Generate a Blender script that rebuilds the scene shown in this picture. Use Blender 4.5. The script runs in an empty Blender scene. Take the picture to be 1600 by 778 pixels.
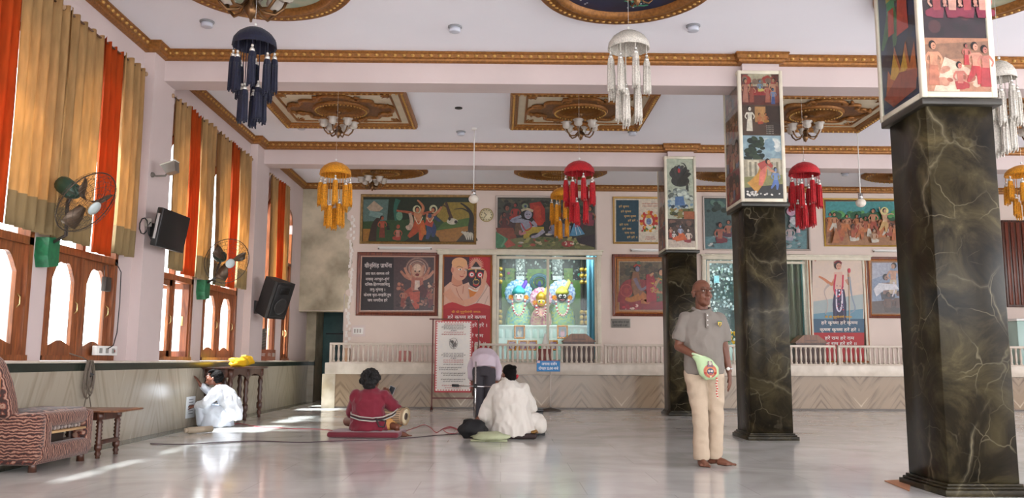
import bpy, bmesh, math, random
from mathutils import Vector, Matrix, Euler, noise
PI = math.pi; random.seed(7)
S = bpy.context.scene; COL = S.collection
# ---------------- camera, world, sun, large lights, exposure ----------------
FPX, PIT, YAW, ROL, CH = 1312.0, math.radians(7.571), math.radians(.687), math.radians(.295), .95
def cam_axes():
    cp, sp, cy, sy, cr, sr = math.cos(PIT), math.sin(PIT), math.cos(YAW), math.sin(YAW), math.cos(ROL), math.sin(ROL)
    f = Vector((sy*cp, cy*cp, sp)); rt = Vector((cy, -sy, 0)); up = rt.cross(f)
    return rt*cr+up*sr, -rt*sr+up*cr, f
RT, UP, FW = cam_axes()
cd = bpy.data.cameras.new('camera'); cam = bpy.data.objects.new('camera', cd); COL.objects.link(cam)
cd.sensor_width = 36; cd.lens = FPX/1600*36; cd.clip_end = 200
m = Matrix((RT, UP, -FW)).transposed().to_4x4(); m.translation = (0, 0, CH); cam.matrix_world = m
S.camera = cam
def ray(x, y): return RT*((x-800)/FPX) - UP*((y-389)/FPX) + FW
def atY(x, y, Y): d = ray(x, y); return Vector((0, 0, CH)) + d*(Y/d.y)
def atX(x, y, X): d = ray(x, y); return Vector((0, 0, CH)) + d*(X/d.x)
def atZ(x, y, Z=0.0): d = ray(x, y); return Vector((0, 0, CH)) + d*((Z-CH)/d.z)
S.view_settings.view_transform = 'Standard'; S.view_settings.look = 'None'; S.view_settings.gamma = 1
S.view_settings.use_curve_mapping = False; S.view_settings.exposure = 0.5
W = bpy.data.worlds.new('daylight'); S.world = W; W.use_nodes = True
W.node_tree.nodes['Background'].inputs[0].default_value = (.94, .97, 1, 1); W.node_tree.nodes['Background'].inputs[1].default_value = 4.5
def area(name, loc, rot, sx, sy, power, col=(1, 1, 1)):
    l = bpy.data.lights.new(name, 'AREA'); l.shape = 'RECTANGLE'; l.size = sx; l.size_y = sy; l.energy = power; l.color = col
    o = bpy.data.objects.new(name, l); COL.objects.link(o); o.location = loc; o.rotation_euler = rot; return o
sun = bpy.data.lights.new('sun', 'SUN'); sun.energy = 34.0; sun.angle = math.radians(8); sun.color = (.93, .97, 1)
so = bpy.data.objects.new('sun', sun); COL.objects.link(so); so.rotation_euler = Vector((.47, .10, -.88)).to_track_quat('-Z', 'Y').to_euler()
area('daylight_right_windows', (14.9, 5, 2.4), (0, PI/2, 0), 3.4, 14, 330, (1, .985, .97))
area('daylight_entrance', (3.5, -4.6, 2.2), (PI/2, 0, 0), 13, 3.6, 330, (1, .985, .975))

# ---------------- materials ----------------
def lin(h):
    h = h.lstrip('#'); c = [int(h[i:i+2], 16)/255 for i in (0, 2, 4)]
    return tuple(x/12.92 if x <= .04045 else ((x+.055)/1.055)**2.4 for x in c)
MATS = {}
class NT:
    def __init__(s, m): s.m = m; s.t = m.node_tree; s.b = s.t.nodes['Principled BSDF']
    def n(s, ty, **k):
        x = s.t.nodes.new(ty)
        for a, v in k.items():
            if a.startswith('_'): setattr(x, a[1:], v)
            else: x.inputs[a.replace('_', ' ')].default_value = v
        return x
    def l(s, a, b): s.t.links.new(a, b)
    def ramp(s, fac, stops):
        r = s.t.nodes.new('ShaderNodeValToRGB'); e = r.color_ramp.elements
        while len(e) < len(stops): e.new(.5)
        for i, (p, c) in enumerate(stops): e[i].position = p; e[i].color = (*c, 1)
        s.l(fac, r.inputs[0]); return r.outputs[0]
    def bump(s, h, st, dist=.01):
        b = s.n('ShaderNodeBump', Strength=st, Distance=dist); s.l(h, b.inputs['Height']); s.l(b.outputs[0], s.b.inputs['Normal'])
    def coord(s, sc=(1, 1, 1), rot=(0, 0, 0), world=False):
        if world: c = s.t.nodes.new('ShaderNodeNewGeometry').outputs['Position']
        else: c = s.t.nodes.new('ShaderNodeTexCoord').outputs['Object']
        mp = s.t.nodes.new('ShaderNodeMapping'); mp.inputs['Scale'].default_value = sc; mp.inputs['Rotation'].default_value = rot
        s.l(c, mp.inputs[0]); return mp.outputs[0]
def mat(name, col, rough=.6, metal=0, spec=.5, var=0, vscale=4, bump=0, bscale=60, emit=0, sheen=0, trans=0, col2=None):
    if name in MATS: return MATS[name]
    m = bpy.data.materials.new(name); m.use_nodes = True; N = NT(m); b = N.b
    c = lin(col) if isinstance(col, str) else col
    b.inputs['Base Color'].default_value = (*c, 1); b.inputs['Roughness'].default_value = rough; b.inputs['Metallic'].default_value = metal
    b.inputs['Specular IOR Level'].default_value = spec
    if sheen: b.inputs['Sheen Weight'].default_value = sheen
    if trans: b.inputs['Transmission Weight'].default_value = trans
    if emit: b.inputs['Emission Color'].default_value = (*c, 1); b.inputs['Emission Strength'].default_value = emit
    if var or col2 or bump:
        co = N.coord()
        if var or col2:
            c2 = lin(col2) if col2 else tuple(x*(1-var) for x in c); c1 = c if col2 else tuple(min(1, x*(1+var*.5)) for x in c)
            nz = N.n('ShaderNodeTexNoise', Scale=vscale, Detail=5.0); N.l(co, nz.inputs[0])
            N.l(N.ramp(nz.outputs[0], [(.35, c2), (.65, c1)]), b.inputs['Base Color'])
        if bump:
            nb = N.n('ShaderNodeTexNoise', Scale=bscale, Detail=3.0); N.l(co, nb.inputs[0]); N.bump(nb.outputs[0], bump)
    MATS[name] = m; return m
def wood(name, c1, c2, sc=(18, 18, 1.6), rough=.35):
    if name in MATS: return MATS[name]
    m = bpy.data.materials.new(name); m.use_nodes = True; N = NT(m)
    nz = N.n('ShaderNodeTexNoise', Scale=1.5, Detail=6.0, Distortion=1.2); N.l(N.coord(sc), nz.inputs[0])
    N.l(N.ramp(nz.outputs[0], [(.3, lin(c2)), (.7, lin(c1))]), N.b.inputs['Base Color']); N.b.inputs['Roughness'].default_value = rough
    MATS[name] = m; return m
WALL = mat('painted_plaster', '#cbbab7', .7, var=.05, vscale=1.3, bump=.06, bscale=25)
WALLB = mat('back_wall_plaster_lightened', '#dccabf', .7, var=.04, vscale=1.3, bump=.06, bscale=25)  # lighter copy of the wall plaster, making up for weak light at the back
CEIL = mat('ceiling_paint', '#f3f1f8', .8, var=.02, vscale=.8)
CEMENT = mat('bare_cement', '#cdc0a8', .85, col2='#8f8571', vscale=1.6, bump=.3, bscale=9)
GOLD = mat('gold_moulding', '#96622c', .45, .35, var=.3, vscale=30, bump=.25, bscale=80)
GOLD2 = mat('bright_gold_bead', '#c09450', .4, .4)
CREAMP = mat('cream_plaster', '#cdbfa6', .6, var=.08)
BRONZE = mat('bronze_scroll', '#7a5230', .5, .3, var=.35, vscale=25, bump=.5, bscale=30)
CREAMF = mat('cream_painted_frame', '#d8cfbb', .45, var=.1, vscale=6)
TEAK = wood('teak_window_wood', '#9c5a32', '#5e3016')
DARKW = wood('dark_wood', '#5a3526', '#2f1a12')
MIDW = wood('mid_brown_wood', '#8a5a3a', '#5c3822')
FRW = wood('frame_redwood', '#7a3a22', '#4a1c10')
ORW = wood('frame_orange_wood', '#b06a2c', '#8a4a1a')
BLACK = mat('black_plastic', '#161617', .45)
CHROME = mat('chrome', '#c8c8c8', .2, 1)
STEEL = mat('dull_steel', '#8c8a86', .4, .8)
WHITEP = mat('white_plastic', '#e8e6e2', .4)
GREENP = mat('green_enamel', '#1f6a44', .4, var=.3, vscale=20)
FANM = mat('fan_motor_green', '#2c4a3c', .35, .2)
WIRE = mat('fan_guard_wire', '#4c4238', .4, .6)
def glassmat(name, tint=(1, 1, 1), refl=.12):
    m = bpy.data.materials.new(name); m.use_nodes = True; t = m.node_tree; t.nodes.remove(t.nodes['Principled BSDF'])
    o = t.nodes['Material Output']; a = t.nodes.new('ShaderNodeBsdfTransparent'); a.inputs[0].default_value = (*tint, 1)
    g = t.nodes.new('ShaderNodeBsdfGlossy'); g.inputs['Roughness'].default_value = .03
    lw = t.nodes.new('ShaderNodeLayerWeight'); lw.inputs[0].default_value = .5; pw = t.nodes.new('ShaderNodeMath'); pw.operation = 'POWER'; pw.inputs[1].default_value = 5; t.links.new(lw.outputs['Facing'], pw.inputs[0])
    f = t.nodes.new('ShaderNodeMapRange'); f.inputs['To Min'].default_value = .012; f.inputs['To Max'].default_value = .9; t.links.new(pw.outputs[0], f.inputs[0])
    x = t.nodes.new('ShaderNodeMixShader'); t.links.new(f.outputs[0], x.inputs[0]); t.links.new(a.outputs[0], x.inputs[1]); t.links.new(g.outputs[0], x.inputs[2]); t.links.new(x.outputs[0], o.inputs[0])
    MATS[name] = m; return m
PANE = glassmat('clear_pane', (.97, 1, .99))
def floor_mat():
    m = bpy.data.materials.new('polished_white_marble'); m.use_nodes = True; N = NT(m); co = N.coord((1, 1, 1), world=True)
    n1 = N.n('ShaderNodeTexNoise', Scale=.9, Detail=7.0, Distortion=1.5); N.l(co, n1.inputs[0])
    base = N.ramp(n1.outputs[0], [(.3, lin('#bebcb8')), (.5, lin('#d3d1cd')), (.7, lin('#dddbd8'))])
    br = N.n('ShaderNodeTexBrick', Scale=1.0, Mortar_Size=.004, Brick_Width=1.25, Row_Height=.62); N.l(co, br.inputs[0])
    br.inputs['Color1'].default_value = (1, 1, 1, 1); br.inputs['Color2'].default_value = (.95, .95, .95, 1); br.inputs['Mortar'].default_value = (.8, .8, .79, 1)
    x = N.n('ShaderNodeMix', _data_type='RGBA', _blend_type='MULTIPLY'); x.inputs[0].default_value = 1
    N.l(base, x.inputs[6]); N.l(br.outputs[0], x.inputs[7]); N.l(x.outputs[2], N.b.inputs['Base Color'])
    n2 = N.n('ShaderNodeTexNoise', Scale=2.5, Detail=3.0); N.l(co, n2.inputs[0])
    r = N.n('ShaderNodeMapRange'); r.inputs['To Min'].default_value = .06; r.inputs['To Max'].default_value = .2; N.l(n2.outputs[0], r.inputs[0]); N.l(r.outputs[0], N.b.inputs['Roughness'])
    N.b.inputs['Specular IOR Level'].default_value = .6
    MATS['floor'] = m; return m
FLOOR = floor_mat()
def dado_mat(name, axis, c1='#b8ad9b', c2='#8f8473', c3='#ded4c4', w=.75):
    m = bpy.data.materials.new(name); m.use_nodes = True; N = NT(m)
    sx = N.n('ShaderNodeSeparateXYZ'); N.l(N.coord(world=True), sx.inputs[0])
    pp = N.n('ShaderNodeMath', _operation='PINGPONG'); pp.inputs[1].default_value = w; N.l(sx.outputs[axis], pp.inputs[0])
    cb = N.n('ShaderNodeCombineXYZ'); N.l(pp.outputs[0], cb.inputs[0]); N.l(sx.outputs[2], cb.inputs[2])
    mp = N.n('ShaderNodeMapping'); mp.inputs['Rotation'].default_value = (0, math.radians(-52 if axis == 0 else -68), 0); mp.inputs['Scale'].default_value = (1, 1, 1); N.l(cb.outputs[0], mp.inputs[0])
    mp2 = N.n('ShaderNodeMapping'); mp2.inputs['Scale'].default_value = (.9, 1, 13); N.l(mp.outputs[0], mp2.inputs[0])
    nz = N.n('ShaderNodeTexNoise', Scale=1.0, Detail=5.0, Distortion=.6); N.l(mp2.outputs[0], nz.inputs[0])
    N.l(N.ramp(nz.outputs[0], [(.3, lin(c2)), (.5, lin(c1)), (.62, lin(c1)), (.72, lin(c3))]), N.b.inputs['Base Color']); N.b.inputs['Roughness'].default_value = .25
    MATS[name] = m; return m
DADOY = dado_mat('veined_marble_left', 1, '#aaa08f', '#968b7a', '#c2b8a6', 1.1); DADOX = dado_mat('veined_marble_stage', 0, '#927c64', '#6a5642', '#b8a388', .8)
def green_marble():
    m = bpy.data.materials.new('dark_green_marble'); m.use_nodes = True; N = NT(m); co = N.coord(world=True)
    n1 = N.n('ShaderNodeTexNoise', Scale=2.2, Detail=9.0, Distortion=1.0, Roughness=.65); N.l(co, n1.inputs[0])
    base = N.ramp(n1.outputs[0], [(.34, lin('#120f09')), (.48, lin('#241e13')), (.6, lin('#3c3523')), (.74, lin('#5e5439'))])
    nd = N.n('ShaderNodeTexNoise', Scale=1.6, Detail=4.0); N.l(co, nd.inputs[0])
    ad = N.n('ShaderNodeMix', _data_type='VECTOR'); ad.inputs[0].default_value = .36; N.l(co, ad.inputs[4]); N.l(nd.outputs[1], ad.inputs[5])
    v = N.n('ShaderNodeTexVoronoi', _feature='DISTANCE_TO_EDGE', Scale=1.7); N.l(ad.outputs[1], v.inputs[0])
    vein = N.ramp(v.outputs[0], [(.0, (.8, .8, .8)), (.008, (.3, .3, .3)), (.025, (0, 0, 0))])
    n3 = N.n('ShaderNodeTexNoise', Scale=1.7, Detail=3.0); N.l(co, n3.inputs[0])
    msk = N.ramp(n3.outputs[0], [(.46, (0, 0, 0)), (.66, (.8, .8, .8))])
    mm = N.n('ShaderNodeMath', _operation='MULTIPLY'); N.l(vein, mm.inputs[0]); N.l(msk, mm.inputs[1])
    v2 = N.n('ShaderNodeTexVoronoi', _feature='DISTANCE_TO_EDGE', Scale=5.0); N.l(ad.outputs[1], v2.inputs[0]); e2 = N.ramp(v2.outputs[0], [(.0, (.5, .5, .5)), (.02, (0, 0, 0))])
    n4 = N.n('ShaderNodeTexNoise', Scale=2.6, Detail=2.0); N.l(co, n4.inputs[0]); k2 = N.ramp(n4.outputs[0], [(.45, (0, 0, 0)), (.7, (1, 1, 1))]); m2 = N.n('ShaderNodeMath', _operation='MULTIPLY_ADD'); N.l(e2, m2.inputs[0]); N.l(k2, m2.inputs[1]); N.l(mm.outputs[0], m2.inputs[2]); mm = m2
    x = N.n('ShaderNodeMix', _data_type='RGBA'); N.l(mm.outputs[0], x.inputs[0]); N.l(base, x.inputs[6]); x.inputs[7].default_value = (*lin('#8a8169'), 1)
    N.l(x.outputs[2], N.b.inputs['Base Color']); N.b.inputs['Roughness'].default_value = .28; N.b.inputs['Specular IOR Level'].default_value = .15
    MATS['gm'] = m; return m
GMARB = green_marble()
BAND = mat('dark_green_band', '#27342c', .25, col2='#161d18', vscale=12)
SLAB = mat('cream_marble_slab', '#d6cabb', .35, col2='#c2b5a5', vscale=5)
def cloth(name, col, tl=.35, var=.1, sheen=.3):
    if name in MATS: return MATS[name]
    m = bpy.data.materials.new(name); m.use_nodes = True; N = NT(m); c = lin(col); t = N.t
    nz = N.n('ShaderNodeTexNoise', Scale=3.0, Detail=6.0); N.l(N.coord((6, 6, 1)), nz.inputs[0])
    cc = N.ramp(nz.outputs[0], [(.3, tuple(x*(1-var) for x in c)), (.7, c)]); N.l(cc, N.b.inputs['Base Color']); N.b.inputs['Roughness'].default_value = .85; N.b.inputs['Specular IOR Level'].default_value = .2
    tr = t.nodes.new('ShaderNodeBsdfTranslucent'); N.l(cc, tr.inputs[0]); x = t.nodes.new('ShaderNodeMixShader'); x.inputs[0].default_value = tl
    N.l(N.b.outputs[0], x.inputs[1]); N.l(tr.outputs[0], x.inputs[2]); N.l(x.outputs[0], t.nodes['Material Output'].inputs[0])
    MATS[name] = m; return m
def painted(name, rough=.4, lo=.52, hi=.95):
    m = bpy.data.materials.new(name); m.use_nodes = True; N = NT(m)
    a = N.n('ShaderNodeAttribute', _attribute_name='Col')
    nz = N.n('ShaderNodeTexNoise', Scale=16.0, Detail=8.0, Roughness=.7); N.l(N.coord(world=True), nz.inputs[0])
    r = N.ramp(nz.outputs[0], [(.32, (lo, lo, lo*1.03)), (.68, (hi, hi*.97, hi*.93))])
    x = N.n('ShaderNodeMix', _data_type='RGBA', _blend_type='MULTIPLY'); x.inputs[0].default_value = 1
    N.l(a.outputs[0], x.inputs[6]); N.l(r, x.inputs[7]); N.l(x.outputs[2], N.b.inputs['Base Color']); N.b.inputs['Roughness'].default_value = rough
    MATS[name] = m; return m
PAINT = painted('painted_picture', .35); PRINT = painted('printed_sheet', .5, .86, .96)
# ---------------- mesh helpers ----------------
class MB:
    def __init__(s): s.v = []; s.f = []; s.mi = []; s.sm = []; s.cur = 0; s.c = []; s.col = None
    def add(s, vs, fs, smooth=False, M=None):
        o = len(s.v)
        s.v += [tuple(M @ Vector(v)) for v in vs] if M is not None else [tuple(v) for v in vs]
        for f in fs: s.f.append([i+o for i in f]); s.mi.append(s.cur); s.sm.append(smooth); s.c.append(s.col)
        return s
    def box(s, a, b, M=None):
        x0, y0, z0 = a; x1, y1, z1 = b
        return s.add([(x0,y0,z0),(x1,y0,z0),(x1,y1,z0),(x0,y1,z0),(x0,y0,z1),(x1,y0,z1),(x1,y1,z1),(x0,y1,z1)],
            [(0,3,2,1),(4,5,6,7),(0,1,5,4),(1,2,6,5),(2,3,7,6),(3,0,4,7)], M=M)
    def bbox(s, a, b, r=.01, M=None, seg=2):
        bm = bmesh.new(); bmesh.ops.create_cube(bm, size=1)
        for v in bm.verts: v.co = Vector([(a[i]+b[i])/2 + v.co[i]*(b[i]-a[i]) for i in range(3)])
        bmesh.ops.bevel(bm, geom=bm.edges[:], offset=r, segments=seg, affect='EDGES', profile=.5)
        bm.verts.index_update(); s.add([v.co for v in bm.verts], [[v.index for v in f.verts] for f in bm.faces], True, M); bm.free(); return s
    def prism(s, pts, d, M):      # pts in local xy, extruded along +z by d
        n = len(pts)
        return s.add([(x, y, 0) for x, y in pts]+[(x, y, d) for x, y in pts], [list(range(n))[::-1], list(range(n, 2*n))]+[(i, (i+1) % n, n+(i+1) % n, n+i) for i in range(n)], M=M)
    def tube(s, pts, r, n=8, cap=True, sx=1):
        pts = [Vector(p) for p in pts]; k = len(pts); rs = r if isinstance(r, (list, tuple)) else [r]*k
        vs = []; u = None
        for i, p in enumerate(pts):
            t = (pts[min(i+1, k-1)]-pts[max(i-1, 0)]).normalized()
            if u is None: u = t.orthogonal().normalized()
            u = (u - t*u.dot(t)); u = u.normalized() if u.length > 1e-6 else t.orthogonal().normalized()
            w = t.cross(u)
            for j in range(n): a = 2*PI*j/n; vs.append(p+(u*math.cos(a)*sx+w*math.sin(a))*rs[i])
        fs = [(i*n+j, i*n+(j+1) % n, (i+1)*n+(j+1) % n, (i+1)*n+j) for i in range(k-1) for j in range(n)]
        if cap: fs += [list(range(n))[::-1], list(range((k-1)*n, k*n))]
        return s.add(vs, fs, True)
    def lathe(s, prof, n=20, M=None, caps=True, flute=0, fa=0):
        vs = []; k = len(prof)
        for r, z in prof:
            for j in range(n):
                a = 2*PI*j/n; rr = r*(1+fa*math.cos(flute*a)) if flute else r
                vs.append((rr*math.cos(a), rr*math.sin(a), z))
        fs = [(i*n+j, i*n+(j+1) % n, (i+1)*n+(j+1) % n, (i+1)*n+j) for i in range(k-1) for j in range(n)]
        if caps: fs += [list(range(n))[::-1], list(range((k-1)*n, k*n))]
        return s.add(vs, fs, True, M)
    def ball(s, c, r, n=10, M=None):
        r = r if isinstance(r, (tuple, list)) else (r, r, r); m = n//2+1
        vs = [(0, 0, -1)]+[(math.sin(PI*i/m)*math.cos(2*PI*j/n), math.sin(PI*i/m)*math.sin(2*PI*j/n), -math.cos(PI*i/m)) for i in range(1, m) for j in range(n)]+[(0, 0, 1)]
        vs = [Vector((c[0]+v[0]*r[0], c[1]+v[1]*r[1], c[2]+v[2]*r[2])) for v in vs]; e = len(vs)-1
        fs = [(0, 1+(j+1) % n, 1+j) for j in range(n)]+[(1+i*n+j, 1+i*n+(j+1) % n, 1+(i+1)*n+(j+1) % n, 1+(i+1)*n+j) for i in range(m-2) for j in range(n)]+[(e, 1+(m-2)*n+j, 1+(m-2)*n+(j+1) % n) for j in range(n)]
        return s.add(vs, fs, True, M)
    def sweep(s, prof, path, up=(0, 0, 1), closed=False):   # prof (a,b): a along side, b along up; mitred
        P = [Vector(p) for p in path]; k = len(P); up = Vector(up); vs = []
        for i in range(k):
            a = (P[i]-P[i-1]).normalized() if (i > 0 or closed) else (P[1]-P[0]).normalized()
            b = (P[(i+1) % k]-P[i]).normalized() if (i < k-1 or closed) else a
            na, nb = a.cross(up).normalized(), b.cross(up).normalized(); m_ = (na+nb).normalized(); sc = 1/max(.3, m_.dot(na))
            for x, y in prof: vs.append(P[i]+m_*x*sc+up*y)
        n = len(prof); kk = k if closed else k-1
        fs = [(i*n+j, i*n+(j+1) % n, ((i+1) % k)*n+(j+1) % n, ((i+1) % k)*n+j) for i in range(kk) for j in range(n)]
        if not closed: fs += [list(range(n))[::-1], list(range((k-1)*n, k*n))]
        return s.add(vs, fs)
    def build(s, name, mats, parent=None, base=None, **kw):
        me = bpy.data.meshes.new(name)
        o = bpy.data.objects.new(name, me); COL.objects.link(o)
        off = Vector((0, 0, 0))
        if parent is not None: o.parent = parent; off = wloc(parent)
        if base is not None: o.location = Vector(base)-off; off = Vector(base)
        me.from_pydata([tuple(Vector(v)-off) for v in s.v], [], s.f)
        for mm_ in (mats if isinstance(mats, (list, tuple)) else [mats]): me.materials.append(mm_)
        me.polygons.foreach_set('material_index', s.mi); me.polygons.foreach_set('use_smooth', s.sm)
        if any(c is not None for c in s.c):
            ca = me.color_attributes.new('Col', 'FLOAT_COLOR', 'CORNER')
            for p, c in zip(me.polygons, s.c):
                for li in p.loop_indices: ca.data[li].color = (*(c or (1, 1, 1)), 1)
        me.update()
        if kw.get('fix', True) and kw.get('fix') != 0:
            bm = bmesh.new(); bm.from_mesh(me); bmesh.ops.recalc_face_normals(bm, faces=bm.faces[:]); bm.to_mesh(me); bm.free()
        if kw.get('label'): o['label'] = kw['label']
        return o
def wloc(o):
    v = Vector((0, 0, 0))
    while o is not None: v += o.location; o = o.parent
    return v
def tag(o, label, cat, group=None, kind=None):
    o['label'] = label; o['category'] = cat
    if group: o['group'] = group
    if kind: o['kind'] = kind
    return o
def thing(name, loc, label, cat, group=None):
    o = bpy.data.objects.new(name, None); o.empty_display_size = .1; COL.objects.link(o); o.location = loc; return tag(o, label, cat, group)
def struct(o): o['kind'] = 'structure'; return o
def copy_tree(o, parent=None, loc=None, label=None, rz=None):
    c = o.copy(); COL.objects.link(c)
    if parent is not None: c.parent = parent
    if loc is not None: c.location = loc
    if rz is not None: c.rotation_euler.z = rz
    if label: c['label'] = label
    for ch in o.children: copy_tree(ch, c)
    return c
def frame(x, y, z, rx=0, ry=0, rz=0): return Matrix.Translation((x, y, z)) @ Euler((rx, ry, rz)).to_matrix().to_4x4()
def axis_m(p, d, up=(0, 0, 1)):     # local z along d
    d = Vector(d).normalized(); q = d.to_track_quat('Z', 'Y'); return Matrix.Translation(p) @ q.to_matrix().to_4x4()
# ---------------- the room shell ----------------
XL, YB, ZC, XR, YF = -4.5, 18.7, 4.9, 15.6, -5.0
BY = [6.2, 10.5, 15.1]; BD = .37; ZB = 4.5
struct(MB().box((XL-.3, YF, -.1), (XR+.3, 21, 0)).build('floor', FLOOR))
struct(MB().box((XL-.3, YF, ZC), (XR+.3, 21, ZC+.15)).build('ceiling', CEIL))
WIN = [(6.35, 8.04), (8.32, 9.82), (10.98, 12.26), (12.7, 14.3), (15.8, 16.78), (17.26, 17.86)]
ZS, ZT = .93, 4.1
def arch_pts(y0, y1, zt, n=12):
    c = (y0+y1)/2; r = (y1-y0)/2; h = min(r, .55); return [(c-r*math.cos(PI*i/n), zt-h+h*math.sin(PI*i/n)) for i in range(n+1)], zt-h
def left_wall():
    b = MB(); x0, x1 = XL-.25, XL; b.box((x0, YF, 0), (x1, 21, ZS-.03)); ys = YF
    My = Matrix(((0, 0, 1, x0), (1, 0, 0, 0), (0, 1, 0, 0), (0, 0, 0, 1)))
    for y0, y1 in WIN:
        b.box((x0, ys, ZS-.03), (x1, y0, ZC)); pts, zs = arch_pts(y0, y1, ZT)
        pp = [(y0, ZC)]+pts+[(y1, ZC)]
        for i in range(1, len(pp)-2):
            (a, za), (c, zc) = pp[i], pp[i+1]; b.prism([(a, za), (c, zc), (c, ZC), (a, ZC)], x1-x0, My)
        b.prism([(y0-.001, zs), (y0, zs), (y0, ZC), (y0-.001, ZC)], x1-x0, My)
        ys = y1
    b.box((x0, ys, ZS-.03), (x1, 21, ZC))
    for y0, y1 in ((10.2, 10.87), (14.7, 15.47), (5.9, 6.3)): b.box((XL, y0, .92), (XL+.13, y1, ZC))
    return b.build('wall_left', WALL)
struct(left_wall())
SH = [(-.13, 2.15), (4.58, 6.83)]
b = MB(); yb = YB; t = .2
b.box((XL, yb, 2.03), (-3.5, yb+t, ZC)); b.box((-3.5, yb, 0), (SH[0][0], yb+t, ZC))
for i, (a, c) in enumerate(SH):
    b.box((a, yb, 0), (c, yb+t, .92)); b.box((a, yb, 3.36), (c, yb+t, ZC))
b.box((SH[0][1], yb, 0), (SH[1][0], yb+t, ZC)); b.box((SH[1][1], yb, 0), (XR, yb+t, ZC))
struct(b.build('wall_back', WALLB))
b = MB(); b.box((XR, YF, 0), (XR+.2, 21, .8)); b.box((XR, YF, 4.2), (XR+.2, 21, ZC))
for i in range(4): y = YF+i*4.1; b.box((XR, y, .8), (XR+.2, y+.7, 4.2))
b.box((XR, 11.4, .8), (XR+.2, 21, 4.2))
struct(b.build('wall_right', WALL))
b = MB(); b.box((XL, YF-.2, 4.1), (XR, YF, ZC))
for x in (-4.5, -1.6, 1.6, 4.9, 8.2, 11.6, 14.6): b.box((x, YF-.2, 0), (x+.8, YF, 4.1))
struct(b.build('wall_front', WALL))
# pale neighbouring house block, added outside to keep sun off the nearest windows
struct(MB().box((-11, -3, -.5), (-8.5, 9.9, 10.6)).build('wall_sun_block', mat('sun_block_whitewash', '#e8e4dc', .8)))
# nook behind the left corner
b = MB(); b.box((XL, 19.5, 0), (-4.28, 19.6, 2.4)); b.box((-3.62, 19.5, 0), (-3.3, 19.6, 2.4)); b.box((-3.5, YB+t, 0), (-3.3, 19.5, 2.4)); b.box((XL, YB+t, 2.2), (-3.3, 21, 2.4))
b.box((-4.4, 19.6, 0), (-4.28, 20.4, 2.4)); b.box((-3.62, 19.6, 0), (-3.5, 20.4, 2.4)); b.box((-4.28, 20.4, 0), (-3.5, 20.5, 2.4))
struct(b.build('wall_nook', CEMENT))
d = struct(MB().bbox((-4.27, 20.25, .02), (-3.63, 20.3, 2.1), .008).build('door_1', mat('teal_painted_door', '#4b6a6c', .5, var=.2)))
MB().box((-4.2, 20.235, 1.55), (-3.7, 20.25, 1.58)).box((-3.78, 20.2, 1.62), (-3.75, 20.25, 1.82)).build('door_bolt', BLACK, d)
struct(MB().bbox((XL, YB+.02, 2.0), (-3.52, YB+.16, 2.05), .01).build('trim_10', CEMENT))
# bare cement patch with its ragged plaster edge
random.seed(3)
pts = [(XL, 2.04), (-3.42, 2.04)]
for i in range(40):
    z = 2.1+i*(2.5/40); pts.append((-3.40+.05*math.sin(i*.9)+random.uniform(-.035, .035) - (.06 if i > 24 else 0), z))
pts += [(-3.5, 4.78), (XL, 4.78)]
Mx = Matrix(((1, 0, 0, 0), (0, 0, 1, YB-.012), (0, 1, 0, 0), (0, 0, 0, 1)))
struct(tag(MB().prism(pts, .014, Mx).build('trim_11', CEMENT), 'bare grey cement patch with ragged edge above the nook', 'plaster'))
b = MB()
for i in range(46):
    z = .95+i*.07; x = -3.42 if z < 2.05 else -3.38; x += random.uniform(-.05, .05)
    b.prism([(x, z), (x+random.uniform(.02, .07), z+.01), (x+random.uniform(.03, .06), z+.08), (x-.01, z+.07)], .02, Matrix(((1, 0, 0, 0), (0, 0, 1, YB-.02), (0, 1, 0, 0), (0, 0, 0, 1))))
struct(b.build('trim_12', mat('chipped_white_plaster', '#e9e2dc', .8)))
# beams
for i, y in enumerate(BY+[1.7]): struct(MB().box((XL, y, ZB), (XR, y+BD, ZC)).build('trim_%d' % (i+1), WALL))
# gold cornices with beads
PROF = [(0, 0), (.10, 0), (.105, -.02), (.09, -.035), (.085, -.08), (.06, -.09), (.055, -.115), (.03, -.125), (0, -.13)]
def cornice(n, path):
    b = MB(); path = [Vector((x, y, ZC-.002)) for x, y in path]; b.sweep(PROF, path)
    b.cur = 1
    for p, q in zip(path, path[1:]):
        d = q-p; L = d.length; d.normalize(); sd = d.cross(Vector((0, 0, 1))); k = int(L/.115)
        for j in range(k): c = p+d*((j+.5)*L/k)+sd*.088+Vector((0, 0, -.057)); b.ball(c, (.028, .028, .02), 6)
    struct(b.build('trim_%d' % n, [GOLD, GOLD2]))
COLS = [(3.24, 6.2), (3.07, 10.46), (3.01, 15.06)]   # x of left face, y of front face of each shaft
def stub(c, y): x = c[0]; return [(x+.02, y), (x+.02, c[1]-.06), (x+.50, c[1]-.06), (x+.50, y)]
cornice(20, [(XL, 6.6), (XL, 10.2), (XL+.13, 10.2), (XL+.13, BY[1])]+stub(COLS[1], BY[1])+[(XR, BY[1])])
cornice(21, [(XL, 10.87), (XL, 14.7), (XL+.13, 14.7), (XL+.13, BY[2])]+stub(COLS[2], BY[2])+[(XR, BY[2])])
cornice(22, [(XL, 15.47), (XL, YB), (XR, YB)])
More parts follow.
